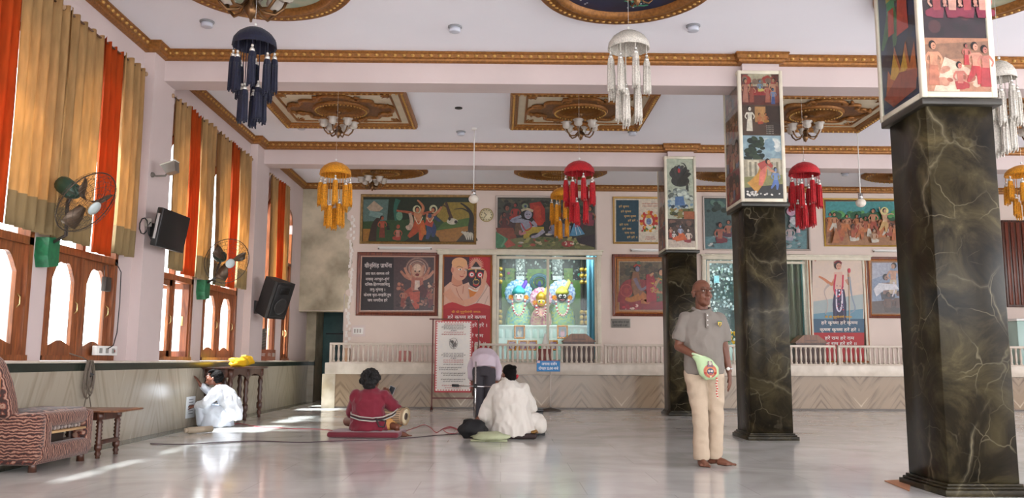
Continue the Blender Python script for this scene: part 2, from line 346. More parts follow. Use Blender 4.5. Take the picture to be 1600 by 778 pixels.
# dado
b = MB(); b.box((XL, YF, 0), (-4.42, 19.5, .82)); b.box((-4.42, 19.42, 0), (-4.28, 19.5, .82)); struct(b.build('baseboard_left', DADOY))
b = MB(); b.box((XL, YF, .82), (-4.415, 19.5, .90)); b.box((-4.415, 19.415, .82), (-4.28, 19.5, .90)); struct(b.build('trim_30', BAND))
b = MB(); b.bbox((XL, YF, .90), (-4.39, 19.5, .925), .006); b.box((-4.39, 19.39, .90), (-4.28, 19.5, .925)); struct(b.build('trim_31', SLAB))
struct(MB().box((-4.42, YF, .0005), (-4.2, 19.4, .003)).build('trim_32', mat('green_floor_border', '#53605a', .15, var=.3, vscale=10)))
# ---------------- columns ----------------
CN = ['nearest dark green marble column at the right edge', 'middle dark green marble column behind the standing man', 'farthest dark green marble column near the stage']
for i, (x, y) in enumerate(COLS):
    w, dp = .52, .60
    r = thing('marble_column', (x+w/2, y+dp/2, 0), CN[i], 'column')
    MB().bbox((x, y, .085), (x+w, y+dp, 2.95), .006, seg=1).build('shaft', GMARB, r)
    b = MB(); b.bbox((x-.055, y-.055, 0), (x+w+.055, y+dp+.055, .045), .004); b.bbox((x-.035, y-.035, .045), (x+w+.035, y+dp+.035, .065), .004); b.bbox((x-.018, y-.018, .065), (x+w+.018, y+dp+.018, .085), .004); b.build('base_moulding', GMARB, r)
    MB().bbox((x-.05, y-.05, 2.9), (x+w+.05, y+dp+.05, 2.955), .01).build('ledge', mat('column_ledge', '#2c2820', .4, var=.3), r)
    MB().box((x+.02, y-.06+.02, 4.66), (x+w-.02, y+dp, ZC-.003)).build('plaster_top', WALL, r)
# ---------------- left windows ----------------
def pM(x): return Matrix(((0, 0, 1, x), (1, 0, 0, 0), (0, 1, 0, 0), (0, 0, 0, 1)))   # local (x,y)->world (Y,Z), depth along X
def casement(y0, y1, z0, z1, cusp):
    """one sash: wooden rails with a wavy-headed light"""
    b = MB(); sw = min(.10, (y1-y0)*.17); x0 = XL-.075; d = .04
    if cusp:
        ya, yb, za, zb = y0+sw, y1-sw, z0+.09, z1-.08; c = (ya+yb)/2; h = (yb-ya)/2; n = 16
        top = [(ya+(yb-ya)*i/n, zb-.17*(abs(2*i/n-1)**2.4)-.015*math.cos(i/n*PI*4)) for i in range(n+1)]
        bot = [(ya+(yb-ya)*i/n, za+.055*math.sin(PI*i/n)**1.5+.01) for i in range(n+1)]
        b.prism([(y0, z0), (ya, z0), (ya, z1), (y0, z1)], d, pM(x0)); b.prism([(yb, z0), (y1, z0), (y1, z1), (yb, z1)], d, pM(x0))
        for i in range(n):
            b.prism([top[i], top[i+1], (top[i+1][0], z1), (top[i][0], z1)], d, pM(x0)); b.prism([(bot[i][0], z0), (bot[i+1][0], z0), bot[i+1], bot[i]], d, pM(x0))
    else:
        b.box((x0, y0, z0), (x0+d, y0+sw, z1)); b.box((x0, y1-sw, z0), (x0+d, y1, z1)); b.box((x0, y0, z0), (x0+d, y1, z0+.08)); b.box((x0, y0, z1-.08), (x0+d, y1, z1))
    return b
for i, (y0, y1) in enumerate(WIN):
    y0 += .004; y1 -= .004; zt = ZT-.005; zl = 2.02
    f = MB(); xa, xb = XL-.11, XL+.012; fw = .075
    f.box((xa, y0, ZS), (xb, y0+fw, zt-.5)); f.box((xa, y1-fw, ZS), (xb, y1, zt-.5)); f.box((xa, y0, ZS-.003), (xb+.02, y1, ZS+.05))
    if i < 5: f.box((xa, y0, zl), (xb, y1, zl+.075))
    else: f.box((xa, y0, 2.9), (xb, y1, 2.96))
    pts, zs = arch_pts(y0, y1, zt); pin, _ = arch_pts(y0+fw, y1-fw, zt-fw)
    for j in range(len(pts)-1): f.prism([pin[j], pin[j+1], pts[j+1], pts[j]], xb-xa, pM(xa))
    mid = (y0+y1)/2; f.box((xa+.01, mid-.03, ZS), (xa+.09, mid+.03, zt-.08))
    root = struct(f.build('window_%d' % (i+1), TEAK)); root['label'] = 'arched teak window %s on the left wall' % ['at the left edge', 'behind the striped sofa', 'beside the black screen', 'behind the second wall fan', 'behind the loudspeaker', 'in the far corner'][i]
    z1 = zl if i < 5 else 2.9
    for (a, c) in ((y0+fw, mid-.035), (mid+.035, y1-fw)):
        cm_ = casement(a, c, ZS+.05, z1, i in (0, 1, 3))
        if i in (2, 4) and a > mid:
            R3 = Matrix.Translation((XL-.03, y1-fw, 0)) @ Matrix.Rotation(math.radians(-62), 4, 'Z') @ Matrix.Translation((-(XL-.075), -c, 0)); cm_.v = [tuple(R3 @ Vector(v)) for v in cm_.v]
            s = cm_.build('open_sash', TEAK, root); MB().bbox((XL-.09, y1-fw-.08, 1.42), (XL-.06, y1-fw-.005, 1.55), .004).build('hinge_block', mat('pale_block', '#b8935c', .5), s); continue
        s = cm_.build('sash', TEAK, root)
        MB().box((XL-.057, a+.02, ZS+.07), (XL-.053, c-.02, z1-.03)).build('pane', PANE, s)
        MB().tube([(XL-.04, c-.05, 1.42), (XL-.01, c-.05, 1.45), (XL-.01, c-.05, 1.52), (XL-.04, c-.05, 1.55)], .007, 6).build('handle', mat('brass_handle', '#d8c48a', .3, .8), s)
    MB().box((XL-.1, y0+fw, zl+.08 if i < 5 else 2.96), (XL-.096, y1-fw, zt-.55)).build('pane', PANE, root)
# ---------------- curtains ----------------
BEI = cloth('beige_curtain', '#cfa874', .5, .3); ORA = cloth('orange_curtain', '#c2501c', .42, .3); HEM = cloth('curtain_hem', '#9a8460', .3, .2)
def curtain(ya, yb, za, zb, m, label, folds, flare=0, x=-4.37, grp=None, zt2=None):
    n = folds*10; k = 22; vs = []; b = MB(); ph = random.uniform(0, 6); zt2 = za if zt2 is None else zt2
    for i in range(k+1):
        t = i/k
        for j in range(n+1):
            u = j/n; cy = ya+(yb-ya)*u; cy += flare*(t**1.5)*(u-.5)*2
            top = za+(zt2-za)*u; z = top+(zb-top)*t
            fold = math.cos(2*PI*folds*u+.5*math.sin(3*t+ph))*(.046-.008*t)*(.8+.35*math.sin(cy*5+ph))+.012*noise.noise(Vector((cy*3, t*2, ph)))
            dz = .018*math.cos(2*PI*folds*u) if i == 0 else 0
            vs.append((x+fold+.02*math.sin(t*2.2), cy, z+dz))
    fs = [(i*(n+1)+j, i*(n+1)+j+1, (i+1)*(n+1)+j+1, (i+1)*(n+1)+j) for i in range(k) for j in range(n)]
    b.add(vs, fs, True)
    for q in range(len(b.mi)):
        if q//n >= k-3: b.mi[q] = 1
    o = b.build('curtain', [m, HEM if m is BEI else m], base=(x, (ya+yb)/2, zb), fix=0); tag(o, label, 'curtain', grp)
    s = o.modifiers.new('s', 'SOLIDIFY'); s.thickness = .002
    return o
G = 'curtains on the left wall'
ZTc, ZBc = 4.42, 2.1
WN = ['left-edge window', 'window behind the sofa', 'window beside the black screen', 'window behind the second wall fan', 'window behind the loudspeaker']
CUR = [[(6.2, 7.25, ORA, 'orange'), (7.27, 8.04, BEI, 'beige')],
       [(8.07, 8.82, BEI, 'first beige'), (8.84, 9.30, ORA, 'orange'), (9.32, 9.85, BEI, 'second beige')],
       [(10.9, 11.36, BEI, 'first beige'), (11.38, 11.83, ORA, 'orange'), (11.85, 12.4, BEI, 'second beige')],
       [(12.65, 13.2, BEI, 'first beige'), (13.22, 13.66, ORA, 'orange'), (13.68, 14.25, BEI, 'second beige')],
       [(15.62, 16.05, BEI, 'first beige'), (16.07, 16.47, ORA, 'orange'), (16.49, 16.85, BEI, 'second beige')]]
random.seed(5)
for w, c in enumerate(CUR):
    for (a, d, m_, nm) in c:
        curtain(a, d, ZTc, ZBc+random.uniform(-.03, .03), m_, '%s curtain panel hanging at the %s' % (nm, WN[w]), max(3, int((d-a)*6.5)), -.01)
    y0, y1 = c[0][0]-(.1 if w != 1 else -.02), c[-1][1]+(.1 if w != 0 else -.04)
    r = thing('curtain_rod', (-4.37, (y0+y1)/2, ZTc), 'curtain rod above the %s' % WN[w], 'curtain rod')
    MB().tube([(-4.37, y0, ZTc-.02), (-4.37, y1, ZTc-.02)], .011, 8).build('pole', mat('rod_brown', '#5a3c28', .4), r)
    for yy in (y0, y1): MB().ball((-4.37, yy, ZTc-.02), .03, 10).build('finial', mat('rod_finial', '#a08060', .4), r)
    for yy in (y0+.08, y1-.08): MB().box((-4.5, yy-.01, ZTc-.03), (-4.36, yy+.01, ZTc-.01)).build('bracket', STEEL, r)
# ---------------- stage platform, balustrade ----------------
PY = 16.9
r = thing('stage_platform', (4.8, 17.8, 0), 'long marble platform with cream slab edge along the back wall', 'platform')
MB().box((-3.43, PY+.06, 0), (12.9, YB-.004, .67)).build('plinth', DADOX, r)
MB().bbox((-3.56, PY+.03, 0), (-3.30, YB-.004, .67), .005).build('corner_pier', mat('pale_streaked_marble', '#c9bdaa', .3, col2='#a8987f', vscale=3), r)
MB().bbox((-3.50, PY-.03, .67), (12.9, YB-.004, .895), .012).build('slab', SLAB, r)
MB().box((-3.43, PY+.045, 0), (12.9, PY+.06, .03)).build('skirting', mat('stage_skirting', '#5c5148', .4), r)
def baluster():
    return MB().lathe([(.028, 0), (.028, .03), (.016, .04), (.022, .08), (.027, .14), (.022, .2), (.016, .27), (.02, .3), (.028, .31), (.028, .335)], 8, caps=True)
BALM = mat('balustrade_stone', '#cdbfb0', .45, var=.08)
secs = [(515, 737, 'leftmost section of the low cream balustrade, behind the drummer'), (741, 940, 'balustrade section in front of the lit shrine'), (944, 1305, 'balustrade section partly hidden by the standing man'), (1309, 1640, 'rightmost balustrade section in front of the dancing youth banner')]
y = PY+.08
proto = None
for a, c, lab in secs:
    xa, xb = atY(a, 560, y).x, atY(c, 560, y).x
    r = thing('balustrade', ((xa+xb)/2, y, .895), lab, 'balustrade')
    MB().bbox((xa, y-.045, 1.245), (xb, y+.045, 1.29), .008).build('top_rail', BALM, r)
    MB().bbox((xa, y-.04, .895), (xb, y+.04, .915), .004).build('bottom_rail', BALM, r)
    MB().bbox((xa, y-.04, .912), (xa+.05, y+.04, 1.25), .006).build('post', BALM, r)
    k = max(2, round((xb-xa)/.0965)); 
    for j in range(k):
        xx = xa+.08+(xb-xa-.09)*j/(k-1) if k > 1 else xa
        if proto is None: proto = baluster(); ob = proto.build('baluster', BALM, r, base=None); ob.location = (xx-wloc(r).x, 0, .915-.895); ob.data.transform(Matrix.Translation(wloc(r))); pm = ob.data
        else: o2 = ob.copy(); COL.objects.link(o2); o2.parent = r; o2.location = (xx-wloc(r).x, 0, .02)
# ---------------- ceiling ornaments ----------------
def medallion_rect(cx, cy, label):
    r = thing('ceiling_medallion', (cx, cy, ZC), label, 'ceiling medallion', 'rectangular gold ceiling medallions'); z = ZC
    hx, hy = 1.11, .97
    rect = [(cx-hx, cy-hy), (cx-hx, cy+hy), (cx+hx, cy+hy), (cx+hx, cy-hy)]
    P = lambda q, s=0: [Vector((x, y, z)) for x, y in q]
    f = MB(); ring = [(cx-hx, cy-hy), (cx+hx, cy-hy), (cx+hx, cy+hy), (cx-hx, cy+hy)]
    prof = [(0, 0), (0, -.05), (-.02, -.09), (-.06, -.08), (-.09, -.05), (-.11, -.05), (-.13, -.03), (-.13, 0)]
    f.sweep(prof, P(ring), closed=True); f.cur = 1
    for i in range(4):
        a, c = Vector(ring[i]), Vector(ring[(i+1) % 4]); L = (c-a).length; k = int(L/.085); sd = Vector(((c-a).y, -(c-a).x)).normalized()
        for j in range(k): q = a+(c-a)*((j+.5)/k)-sd*.055; f.ball((q.x, q.y, z-.082), .02, 6)
    f.build('frame', [GOLD, GOLD2], r)
    f = MB(); s = .24; ring2 = [(cx-hx+s, cy-hy+s), (cx+hx-s, cy-hy+s), (cx+hx-s, cy+hy-s), (cx-hx+s, cy+hy-s)]
    f.sweep([(0, 0), (0, -.035), (-.02, -.04), (-.035, -.02), (-.035, 0)], P(ring2), closed=True); f.build('inner_moulding', GOLD, r)
    MB().box((cx-hx+.1, cy-hy+.1, z-.02), (cx+hx-.1, cy+hy-.1, z)).build('panel', CREAMP, r)
    # scrolled cartouche
    n = 160; pts = []
    for i in range(n):
        a = 2*PI*i/n; R = 1+.10*math.cos(4*a)+.06*math.cos(8*a+.4)-.05*math.cos(12*a)
        pts.append((cx+.74*R*math.cos(a), cy+.60*R*math.sin(a)))
    MB().prism(pts, .012, Matrix.Translation((0, 0, z-.034))).build('cartouche', BRONZE, r)
    b = MB(); b.tube([(x, y, z-.04) for x, y in pts+pts[:1]], .032, 6); b.cur = 0
    for k in range(8):
        a = 2*PI*(k+.5)/8; c = Vector((cx+.72*math.cos(a), cy+.58*math.sin(a), z-.05)); sp = [c+Vector((math.cos(q*.9+a)*(.11-.012*q), math.sin(q*.9+a)*(.11-.012*q), 0)) for q in range(9)]; b.tube(sp, .022, 6)
    b.build('scroll_border', GOLD, r)
    for k, (sx, sy) in enumerate(((-1, -1), (1, -1), (1, 1), (-1, 1))):
        b = MB(); ox, oy = cx+sx*.80, cy+sy*.66
        for q in range(5):
            a = math.atan2(-sy, -sx)+(q-2)*.45; L = .17-.03*abs(q-2); p = [Vector((ox-sx*-.04+math.cos(a)*L*u, oy+math.sin(a)*L*u+.02*math.sin(u*6), z-.028)) for u in (0, .33, .66, 1)]; b.tube(p, [.018, .015, .012, .006], 5)
        b.build('corner_leaf', GOLD, r)
    rose(cx, cy, z-.025, .44, .40, r)
    return r
def rose(cx, cy, z, rx, ry, r, name='rosette'):
    b = MB(); n = 64; prof = [(1, 0), (1.0, -.03), (.94, -.055), (.88, -.04), (.84, -.05), (.80, -.03), (.70, -.012), (.3, -.02), (.16, -.05), (.05, -.07), (.02, -.07)]
    vs = []
    for q, dz in prof:
        for j in range(n):
            a = 2*PI*j/n; k = 1
            zz = dz
            if .25 < q < .79: zz += .010*math.cos(16*a*2)
            vs.append((cx+rx*q*math.cos(a), cy+ry*q*math.sin(a), z+zz))
    K = len(prof); fs = [(i*n+j, i*n+(j+1) % n, (i+1)*n+(j+1) % n, (i+1)*n+j) for i in range(K-1) for j in range(n)]; fs.append(list(range((K-1)*n, K*n)))
    b.add(vs, fs, True); b.cur = 1
    for j in range(44): a = 2*PI*j/44; b.ball((cx+rx*.90*math.cos(a), cy+ry*.90*math.sin(a), z-.055), .016, 6)
    return b.build(name, [GOLD, GOLD2], r)
m1 = medallion_rect(1.22, 12.85, 'rectangular gilded ceiling medallion right of centre behind the white tassel hanging')
copy_tree(m1, loc=(-2.55, 12.85, ZC), label='rectangular gilded ceiling medallion behind the blue tassel hanging')
copy_tree(m1, loc=(4.95, 12.85, ZC), label='rectangular gilded ceiling medallion right of the middle column')
copy_tree(m1, loc=(8.7, 12.85, ZC), label='rectangular gilded ceiling medallion seen right of the nearest column')
def medallion_round(cx, cy, rx, ry, label, inner, name='ceiling_medallion', spots=None, rim=True):
    r = thing(name, (cx, cy, ZC), label, 'ceiling medallion'); z = ZC; n = 96
    b = MB(); pr = [(1, 0), (1.0, -.04), (.97, -.07), (.92, -.06), (.87, -.075), (.84, -.05), (.80, -.09), (.765, -.09), (.745, -.05), (.73, 0)]
    vs = [(cx+rx*q*math.cos(2*PI*j/n), cy+ry*q*math.sin(2*PI*j/n), z+dz+(.006*math.cos(48*2*PI*j/n) if .85 < q < .95 else 0)) for q, dz in pr for j in range(n)]
    b.add(vs, [(i*n+j, i*n+(j+1) % n, (i+1)*n+(j+1) % n, (i+1)*n+j) for i in range(len(pr)-1) for j in range(n)], True); b.cur = 1
    for j in range(72): a = 2*PI*j/72; b.ball((cx+rx*.895*math.cos(a), cy+ry*.895*math.sin(a), z-.075), (.022, .014, .014), 6, )
    b.build('rim', [GOLD, GOLD2], r)
    n = 48; b = MB(); b.prism([(cx+rx*.74*math.cos(2*PI*j/n), cy+ry*.74*math.sin(2*PI*j/n)) for j in range(n)], .01, Matrix.Translation((0, 0, z-.02))); b.build('painted_disc', inner, r)
    return r
random.seed(2)
NAVY = mat('painted_night_sky', '#10182e', .4, col2='#1c2c4c', vscale=3); PALE = mat('painted_pale_sky', '#b9b89e', .5, col2='#8fa79a', vscale=4)
def sprinkle(r, cx, cy, rad):
    b = MB()
    for k in range(60): a, q = random.uniform(0, 2*PI), rad*math.sqrt(random.random()); b.ball((cx+q*math.cos(a), cy+q*math.sin(a), ZC-.0225), (.012, .012, .003), 6)
    b.cur = 1
    for k in range(10):
        a, q = random.uniform(0, 2*PI), rad*(.5+.4*random.random())
        for w in range(6): b.ball((cx+q*math.cos(a)+w*.03, cy+q*math.sin(a)+random.uniform(-.02, .02), ZC-.0225), (.03, .018, .004), 6)
    b.build('painted_stars', [mat('painted_white', '#c8ccd0', .5), mat('painted_green', '#3f8a6a', .5)], r)['kind'] = 'stuff'
r = medallion_round(-2.55, 8.35, .97, 1.0, 'round gilded ceiling medallion with pale painting above the blue tassel hanging', PALE)
r = medallion_round(1.30, 8.35, .97, 1.0, 'round gilded ceiling medallion with night-sky painting above the white hanging', NAVY); sprinkle(r, 1.30, 8.35, .66)
r = medallion_round(4.95, 8.35, .97, 1.0, 'round gilded ceiling medallion behind the nearest column case', PALE)
for cx, lab in ((-2.55, 'above the yellow hanging at left'), (1.22, 'behind the red hanging'), (4.95, 'between the far and middle columns'), (8.6, 'beside the nearest column')):
    r = thing('ceiling_rosette', (cx, 17.3, ZC), 'oval bronze ceiling rosette in the back bay, %s' % lab, 'ceiling rosette', 'oval rosettes of the back bay')
    rose(cx, 17.3, ZC, .98, .70, r, 'outer_rosette'); rose(cx, 17.3, ZC-.02, .42, .30, r, 'inner_rosette')
# chandeliers
GLS = mat('frosted_lamp_glass', '#d9cfc4', .25, trans=.3); ABR = mat('antique_brass', '#7a5a3c', .35, .8)
def chandelier(x, y, ztop, drop, label, sc=1.0, n=6):
    r = thing('chandelier', (x, y, ztop), label, 'chandelier', 'small brass chandeliers'); zb = ztop-drop
    MB().lathe([(.045, ztop), (.05, ztop-.02), (.02, ztop-.05), (.009, ztop-.06), (.009, zb+.02)], 10, Matrix.Translation((x, y, 0))).build('stem', ABR, r)
    MB().lathe([(.008, zb+.05), (.03*sc, zb+.03), (.05*sc, zb), (.03*sc, zb-.04*sc), (.055*sc, zb-.08*sc), (.03*sc, zb-.12*sc), (.006, zb-.16*sc)], 12, Matrix.Translation((x, y, 0))).build('body', ABR, r)
    for k in range(n):
        a = 2*PI*k/n+.3; dx, dy = math.cos(a), math.sin(a)
        P = [(.03, -.02), (.09, -.09), (.16, -.10), (.21, -.05), (.23, .0)]
        arm = MB().tube([(x+dx*q*sc, y+dy*q*sc, zb+h*sc) for q, h in P], .009*sc+.003, 6).build('arm', ABR, r)
        MB().lathe([(.018, 0), (.05, .02), (.062, .05), (.055, .08), (.085, .11), (.08, .113), (.05, .08), (.05, .05)], 16, frame(x+dx*.23*sc, y+dy*.23*sc, zb) @ Matrix.Diagonal((sc, sc, sc, 1)), caps=False, flute=6, fa=.1).build('lamp_shade', GLS, arm)
    return r
c0 = chandelier(1.22, 12.85, ZC-.08, .27, 'brass chandelier under the rectangular medallion right of centre')
copy_tree(c0, loc=(-2.58, 12.85, ZC-.08), label='brass chandelier under the rectangular medallion at left')
copy_tree(c0, loc=(4.78, 12.85, ZC-.08), label='brass chandelier right of the middle column')
copy_tree(c0, loc=(8.5, 12.85, ZC-.08), label='brass chandelier at the right edge beyond the nearest column')
copy_tree(c0, loc=(-2.68, 17.0, ZC-.08), label='brass chandelier in the back bay beside the yellow hanging')
chandelier(-2.62, 8.35, ZC-.05, .18, 'large chandelier with pinkish bowl above the blue tassel hanging', 1.5, 8)
chandelier(1.40, 8.35, ZC-.02, .12, 'small chandelier under the night-sky medallion', .8, 4)
# surface spot lights
r0 = thing('ceiling_spot_light', (0, 0, 0), '', 'ceiling light', 'round surface-mounted ceiling lights'); r0.location = (-3.5, 9.52, ZC)
MB().lathe([(.085, 0), (.085, -.012), (.068, -.02)], 20, Matrix.Translation((-3.5, 9.52, ZC))).build('mounting_ring', mat('grey_ring', '#8c8c90', .5), r0)
MB().lathe([(.066, -.018), (.066, -.065), (.055, -.07), (.02, -.07)], 20, Matrix.Translation((-3.5, 9.52, ZC))).build('diffuser', mat('cool_diffuser', '#c9ccd8', .35), r0)
sp = [((-3.5, 9.52), 'leftmost in the front bay'), ((-.58, 9.6), 'centre of the front bay'), ((2.25, 9.5), 'right of the white hanging'), ((-.72, 11.8), 'just behind the first beam, centre'), ((-.73, 14.24), 'in front of the second beam, centre'), ((2.25, 14.15), 'below the tips of the white hanging'), ((4.78, 11.86), 'right of the middle column'), ((-3.43, 13.95), 'left end of the middle bay'), ((2.5, 11.8), 'right of the white hanging behind the first beam'), ((7.2, 17.2), 'in the back bay at right')]
for i, ((x, y), l) in enumerate(sp):
    if i == 0: r0['label'] = 'round white ceiling light, '+l
    else: copy_tree(r0, loc=(x, y, ZC), label='round white ceiling light, '+l)
tag(MB().lathe([(.06, 0), (.06, -.012), (.02, -.014)], 18, Matrix.Translation((-.70, 12.85, ZC))).build('ceiling_hole_cover', mat('soot_black', '#2b2826', .7)), 'small dark round plate on the middle bay ceiling', 'ceiling plate')
# pendant globes
for (px, py, Y, l) in ((740, 311, 14.0, 'white globe lamp on a rod left of the wall clock'), (1345, 317, 14.0, 'white globe lamp on a rod before the procession painting')):
    p = atY(px, py, Y); r = thing('pendant_lamp', (p.x, p.y, ZC), l, 'pendant lamp')
    MB().tube([(p.x, p.y, p.z+.07), (p.x, p.y, ZC)], .008, 6).lathe([(.05, ZC), (.05, ZC-.03), (.01, ZC-.04)], 10, Matrix.Translation((p.x, p.y, 0))).build('rod', WHITEP, r)
    MB().lathe([(.035, p.z+.16), (.04, p.z+.06)], 12, Matrix.Translation((p.x, p.y, 0))).build('socket', CHROME, r)
    MB().ball(p, (.085, .085, .075), 20).build('globe', mat('opal_globe', '#e6dccf', .3), r)
# ---------------- tassel hangings ----------------
def hanging(px, py, Y, dia, m, m2, label, h=1.0):
    p = atY(px, py, Y); x, y, z = p; R = dia/2     # p: apex of the dome
    r = thing('tassel_hanging', (x, y, z), label, 'tassel hanging')
    MB().tube([(x, y, z+.04), (x, y, ZC)], .0015, 4).ball((x, y, z+.03), .016, 6).build('hanging_cord', WHITEP, r)
    prof = [(.02, 0), (R*.45, -.025*h), (R*.75, -.07*h), (R*.95, -.13*h), (R, -.20*h), (R*.96, -.20*h), (R*.9, -.13*h), (R*.7, -.085*h), (R*.4, -.045*h), (.02, -.03*h)]
    MB().lathe(prof, 48, Matrix.Translation(p), caps=False, flute=24, fa=.02).build('dome', m, r)
    BE = mat('silver_bead', '#d8d4cc', .25, .5)
    def tassel(ang, rad, ztop, L, cordtop):
        c = Vector((x+rad*math.cos(ang), y+rad*math.sin(ang), 0)); k = 9
        t = MB(); t.tube([(c.x, c.y, cordtop), (c.x, c.y, ztop+.05)], .005, 5)
        pr = [(.014, ztop), (.026, ztop-.02), (.03, ztop-.06), (.032, ztop-L*.6), (.036, ztop-L*.95), (.012, ztop-L)]
        t.lathe(pr, 20, Matrix.Translation((c.x, c.y, 0)), flute=7, fa=.22)
        for q in range(7): a = 2*PI*q/7; t.tube([(c.x+.03*math.cos(a), c.y+.03*math.sin(a), ztop-.07), (c.x+.034*math.cos(a), c.y+.034*math.sin(a), ztop-L-random.uniform(0, .03))], .008, 4)
        o = t.build('tassel', m, r)
        MB().ball((c.x, c.y, ztop+.045), .015, 8).lathe([(.01, ztop+.03), (.022, ztop+.012), (.027, ztop-.012)], 10, Matrix.Translation((c.x, c.y, 0))).build('bead_cap', BE, o)
    zr = z-.2*h
    for k in range(8): tassel(2*PI*k/8+.2, R*.92, zr-.10*h-.05*(k % 2), .34*h, zr+.02)
    for k in range(5): tassel(2*PI*k/5+.5, R*.5, zr-.42*h-.03*(k % 2), .32*h, z-.06)
    return r
random.seed(11)
def yarn(n, c): return mat(n, c, .75, var=.35, vscale=60, sheen=.1, bump=.5, bscale=150)
NV, RD, YW = yarn('navy_yarn', '#070b2a'), yarn('red_yarn', '#b8101c'), yarn('yellow_yarn', '#d98e0c'); WH = mat('crystal_bead_strands', '#d6cfc4', .3, var=.3, vscale=90, bump=.6, bscale=120)
hanging(399, 43, 7.9, .42, NV, NV, 'navy blue tassel hanging, nearest at upper left')
hanging(982, 48, 8.2, .42, WH, WH, 'white beaded tassel hanging at top centre')
hanging(525, 253, 11.4, .43, YW, YW, 'yellow tassel hanging before the grey cement wall', .95)
hanging(878, 293, 15.6, .44, YW, YW, 'yellow tassel hanging half behind the red one', .98)
hanging(905, 251, 11.6, .43, RD, RD, 'red tassel hanging above the lit shrine', .93)
hanging(1256, 253, 11.4, .42, RD, RD, 'red tassel hanging right of the middle column', .95)
hanging(1596, 258, 11.4, .44, YW, YW, 'yellow tassel hanging cut by the right edge', .75)
hanging(1561, 95, 8.2, .30, WH, WH, 'white beaded hanging behind the nearest column')
# ---------------- flat pictures: painted shapes and lettering ----------------
GC = {}
def raw_glyph(ch):
    c = bpy.data.curves.new('g', 'FONT'); c.body = ch; c.size = 1; c.resolution_u = 2
    o = bpy.data.objects.new('g', c); COL.objects.link(o); dg = bpy.context.evaluated_depsgraph_get(); dg.update()
    me = o.evaluated_get(dg).to_mesh(); vs = [(v.co.x, v.co.y) for v in me.vertices]; fs = [tuple(p.vertices) for p in me.polygons]
    o.evaluated_get(dg).to_mesh_clear(); bpy.data.objects.remove(o); bpy.data.curves.remove(c); return vs, fs
def glyph(ch, half=False):
    k = (ch, half)
    if k in GC: return GC[k]
    vs, fs = raw_glyph(ch)
    if half and vs:
        xm = max(v[0] for v in vs); cut = xm-.17; bm = bmesh.new(); bv = [bm.verts.new((x, y, 0)) for x, y in vs]
        for f in fs:
            try: bm.faces.new([bv[i] for i in f])
            except ValueError: pass
        bmesh.ops.bisect_plane(bm, geom=bm.verts[:]+bm.edges[:]+bm.faces[:], plane_co=(cut, 0, 0), plane_no=(1, 0, 0), clear_outer=True)
        bm.verts.index_update(); vs = [(v.co.x, v.co.y) for v in bm.verts]; fs = [[v.index for v in f.verts] for f in bm.faces]; bm.free()
    x0 = min((v[0] for v in vs), default=0); x1 = max((v[0] for v in vs), default=0)
    GC[k] = (vs, fs, x0, x1); return GC[k]
BELOW = 'ुूृ्'; ABOVE = 'ेैंॅ'; POST = 'ाीोौ'
def shape_text(s):
    """small Devanagari layout: reordered i-sign, half consonants, reph and ra-hook"""
    out = []; x = 0; i = 0; n = len(s)
    def put(g, dx, dy=0, sc=1): out.append((g[0], g[1], dx, dy, sc))
    while i < n:
        ch = s[i]
        if ch == ' ': x += .26; i += 1; continue
        if not ('\u0904' <= ch <= '\u0965'):
            g = glyph(ch); put(g, x-g[2]+.03); x += g[3]-g[2]+.07; i += 1; continue
        cl = []; reph = False
        if ch == 'र' and i+1 < n and s[i+1] == '्': reph = True; i += 2; ch = s[i]
        cl = [(ch, False)]; i += 1; rak = False
        while i+1 < n and s[i] == '्' and '\u0915' <= s[i+1] <= '\u0939':
            if s[i+1] == 'र': rak = True; i += 2
            else: cl[-1] = (cl[-1][0], True); cl.append((s[i+1], False)); i += 2
        marks = []
        while i < n and s[i] in BELOW+ABOVE+POST+'िः': marks.append(s[i]); i += 1
        if 'ि' in marks: g = glyph('ि'); put(g, x-g[2]*0); x += .25
        for c, h in cl: g = glyph(c, h); put(g, x-g[2]*0); bx = x; x += g[3]-.005
        if rak: put(([(0, .02), (.045, -.045), (.30, .17), (.30, .25)], [(0, 1, 2, 3)], 0, .3), x-.13-.30, .03)
        bw = x-bx
        for mk in marks:
            if mk == 'ि': continue
            g = glyph(mk); w = (g[2]+g[3])/2
            if mk in POST: 
                if mk == 'ा': put(g, x-g[2]-.012); x += g[3]-g[2]-.012
                else: put(g, x+.25-g[3]); x += .24
            elif mk == 'ः': put(g, x+.04-g[2]); x += .16
            elif mk in BELOW: put(g, bx+bw*.62-w)
            else: put(g, x-.05-(g[3] if mk in 'ेै' else w+.05))
        if reph: g = glyph('ॅ'); put(g, x-.12-(g[2]+g[3])/2)
    return out, x
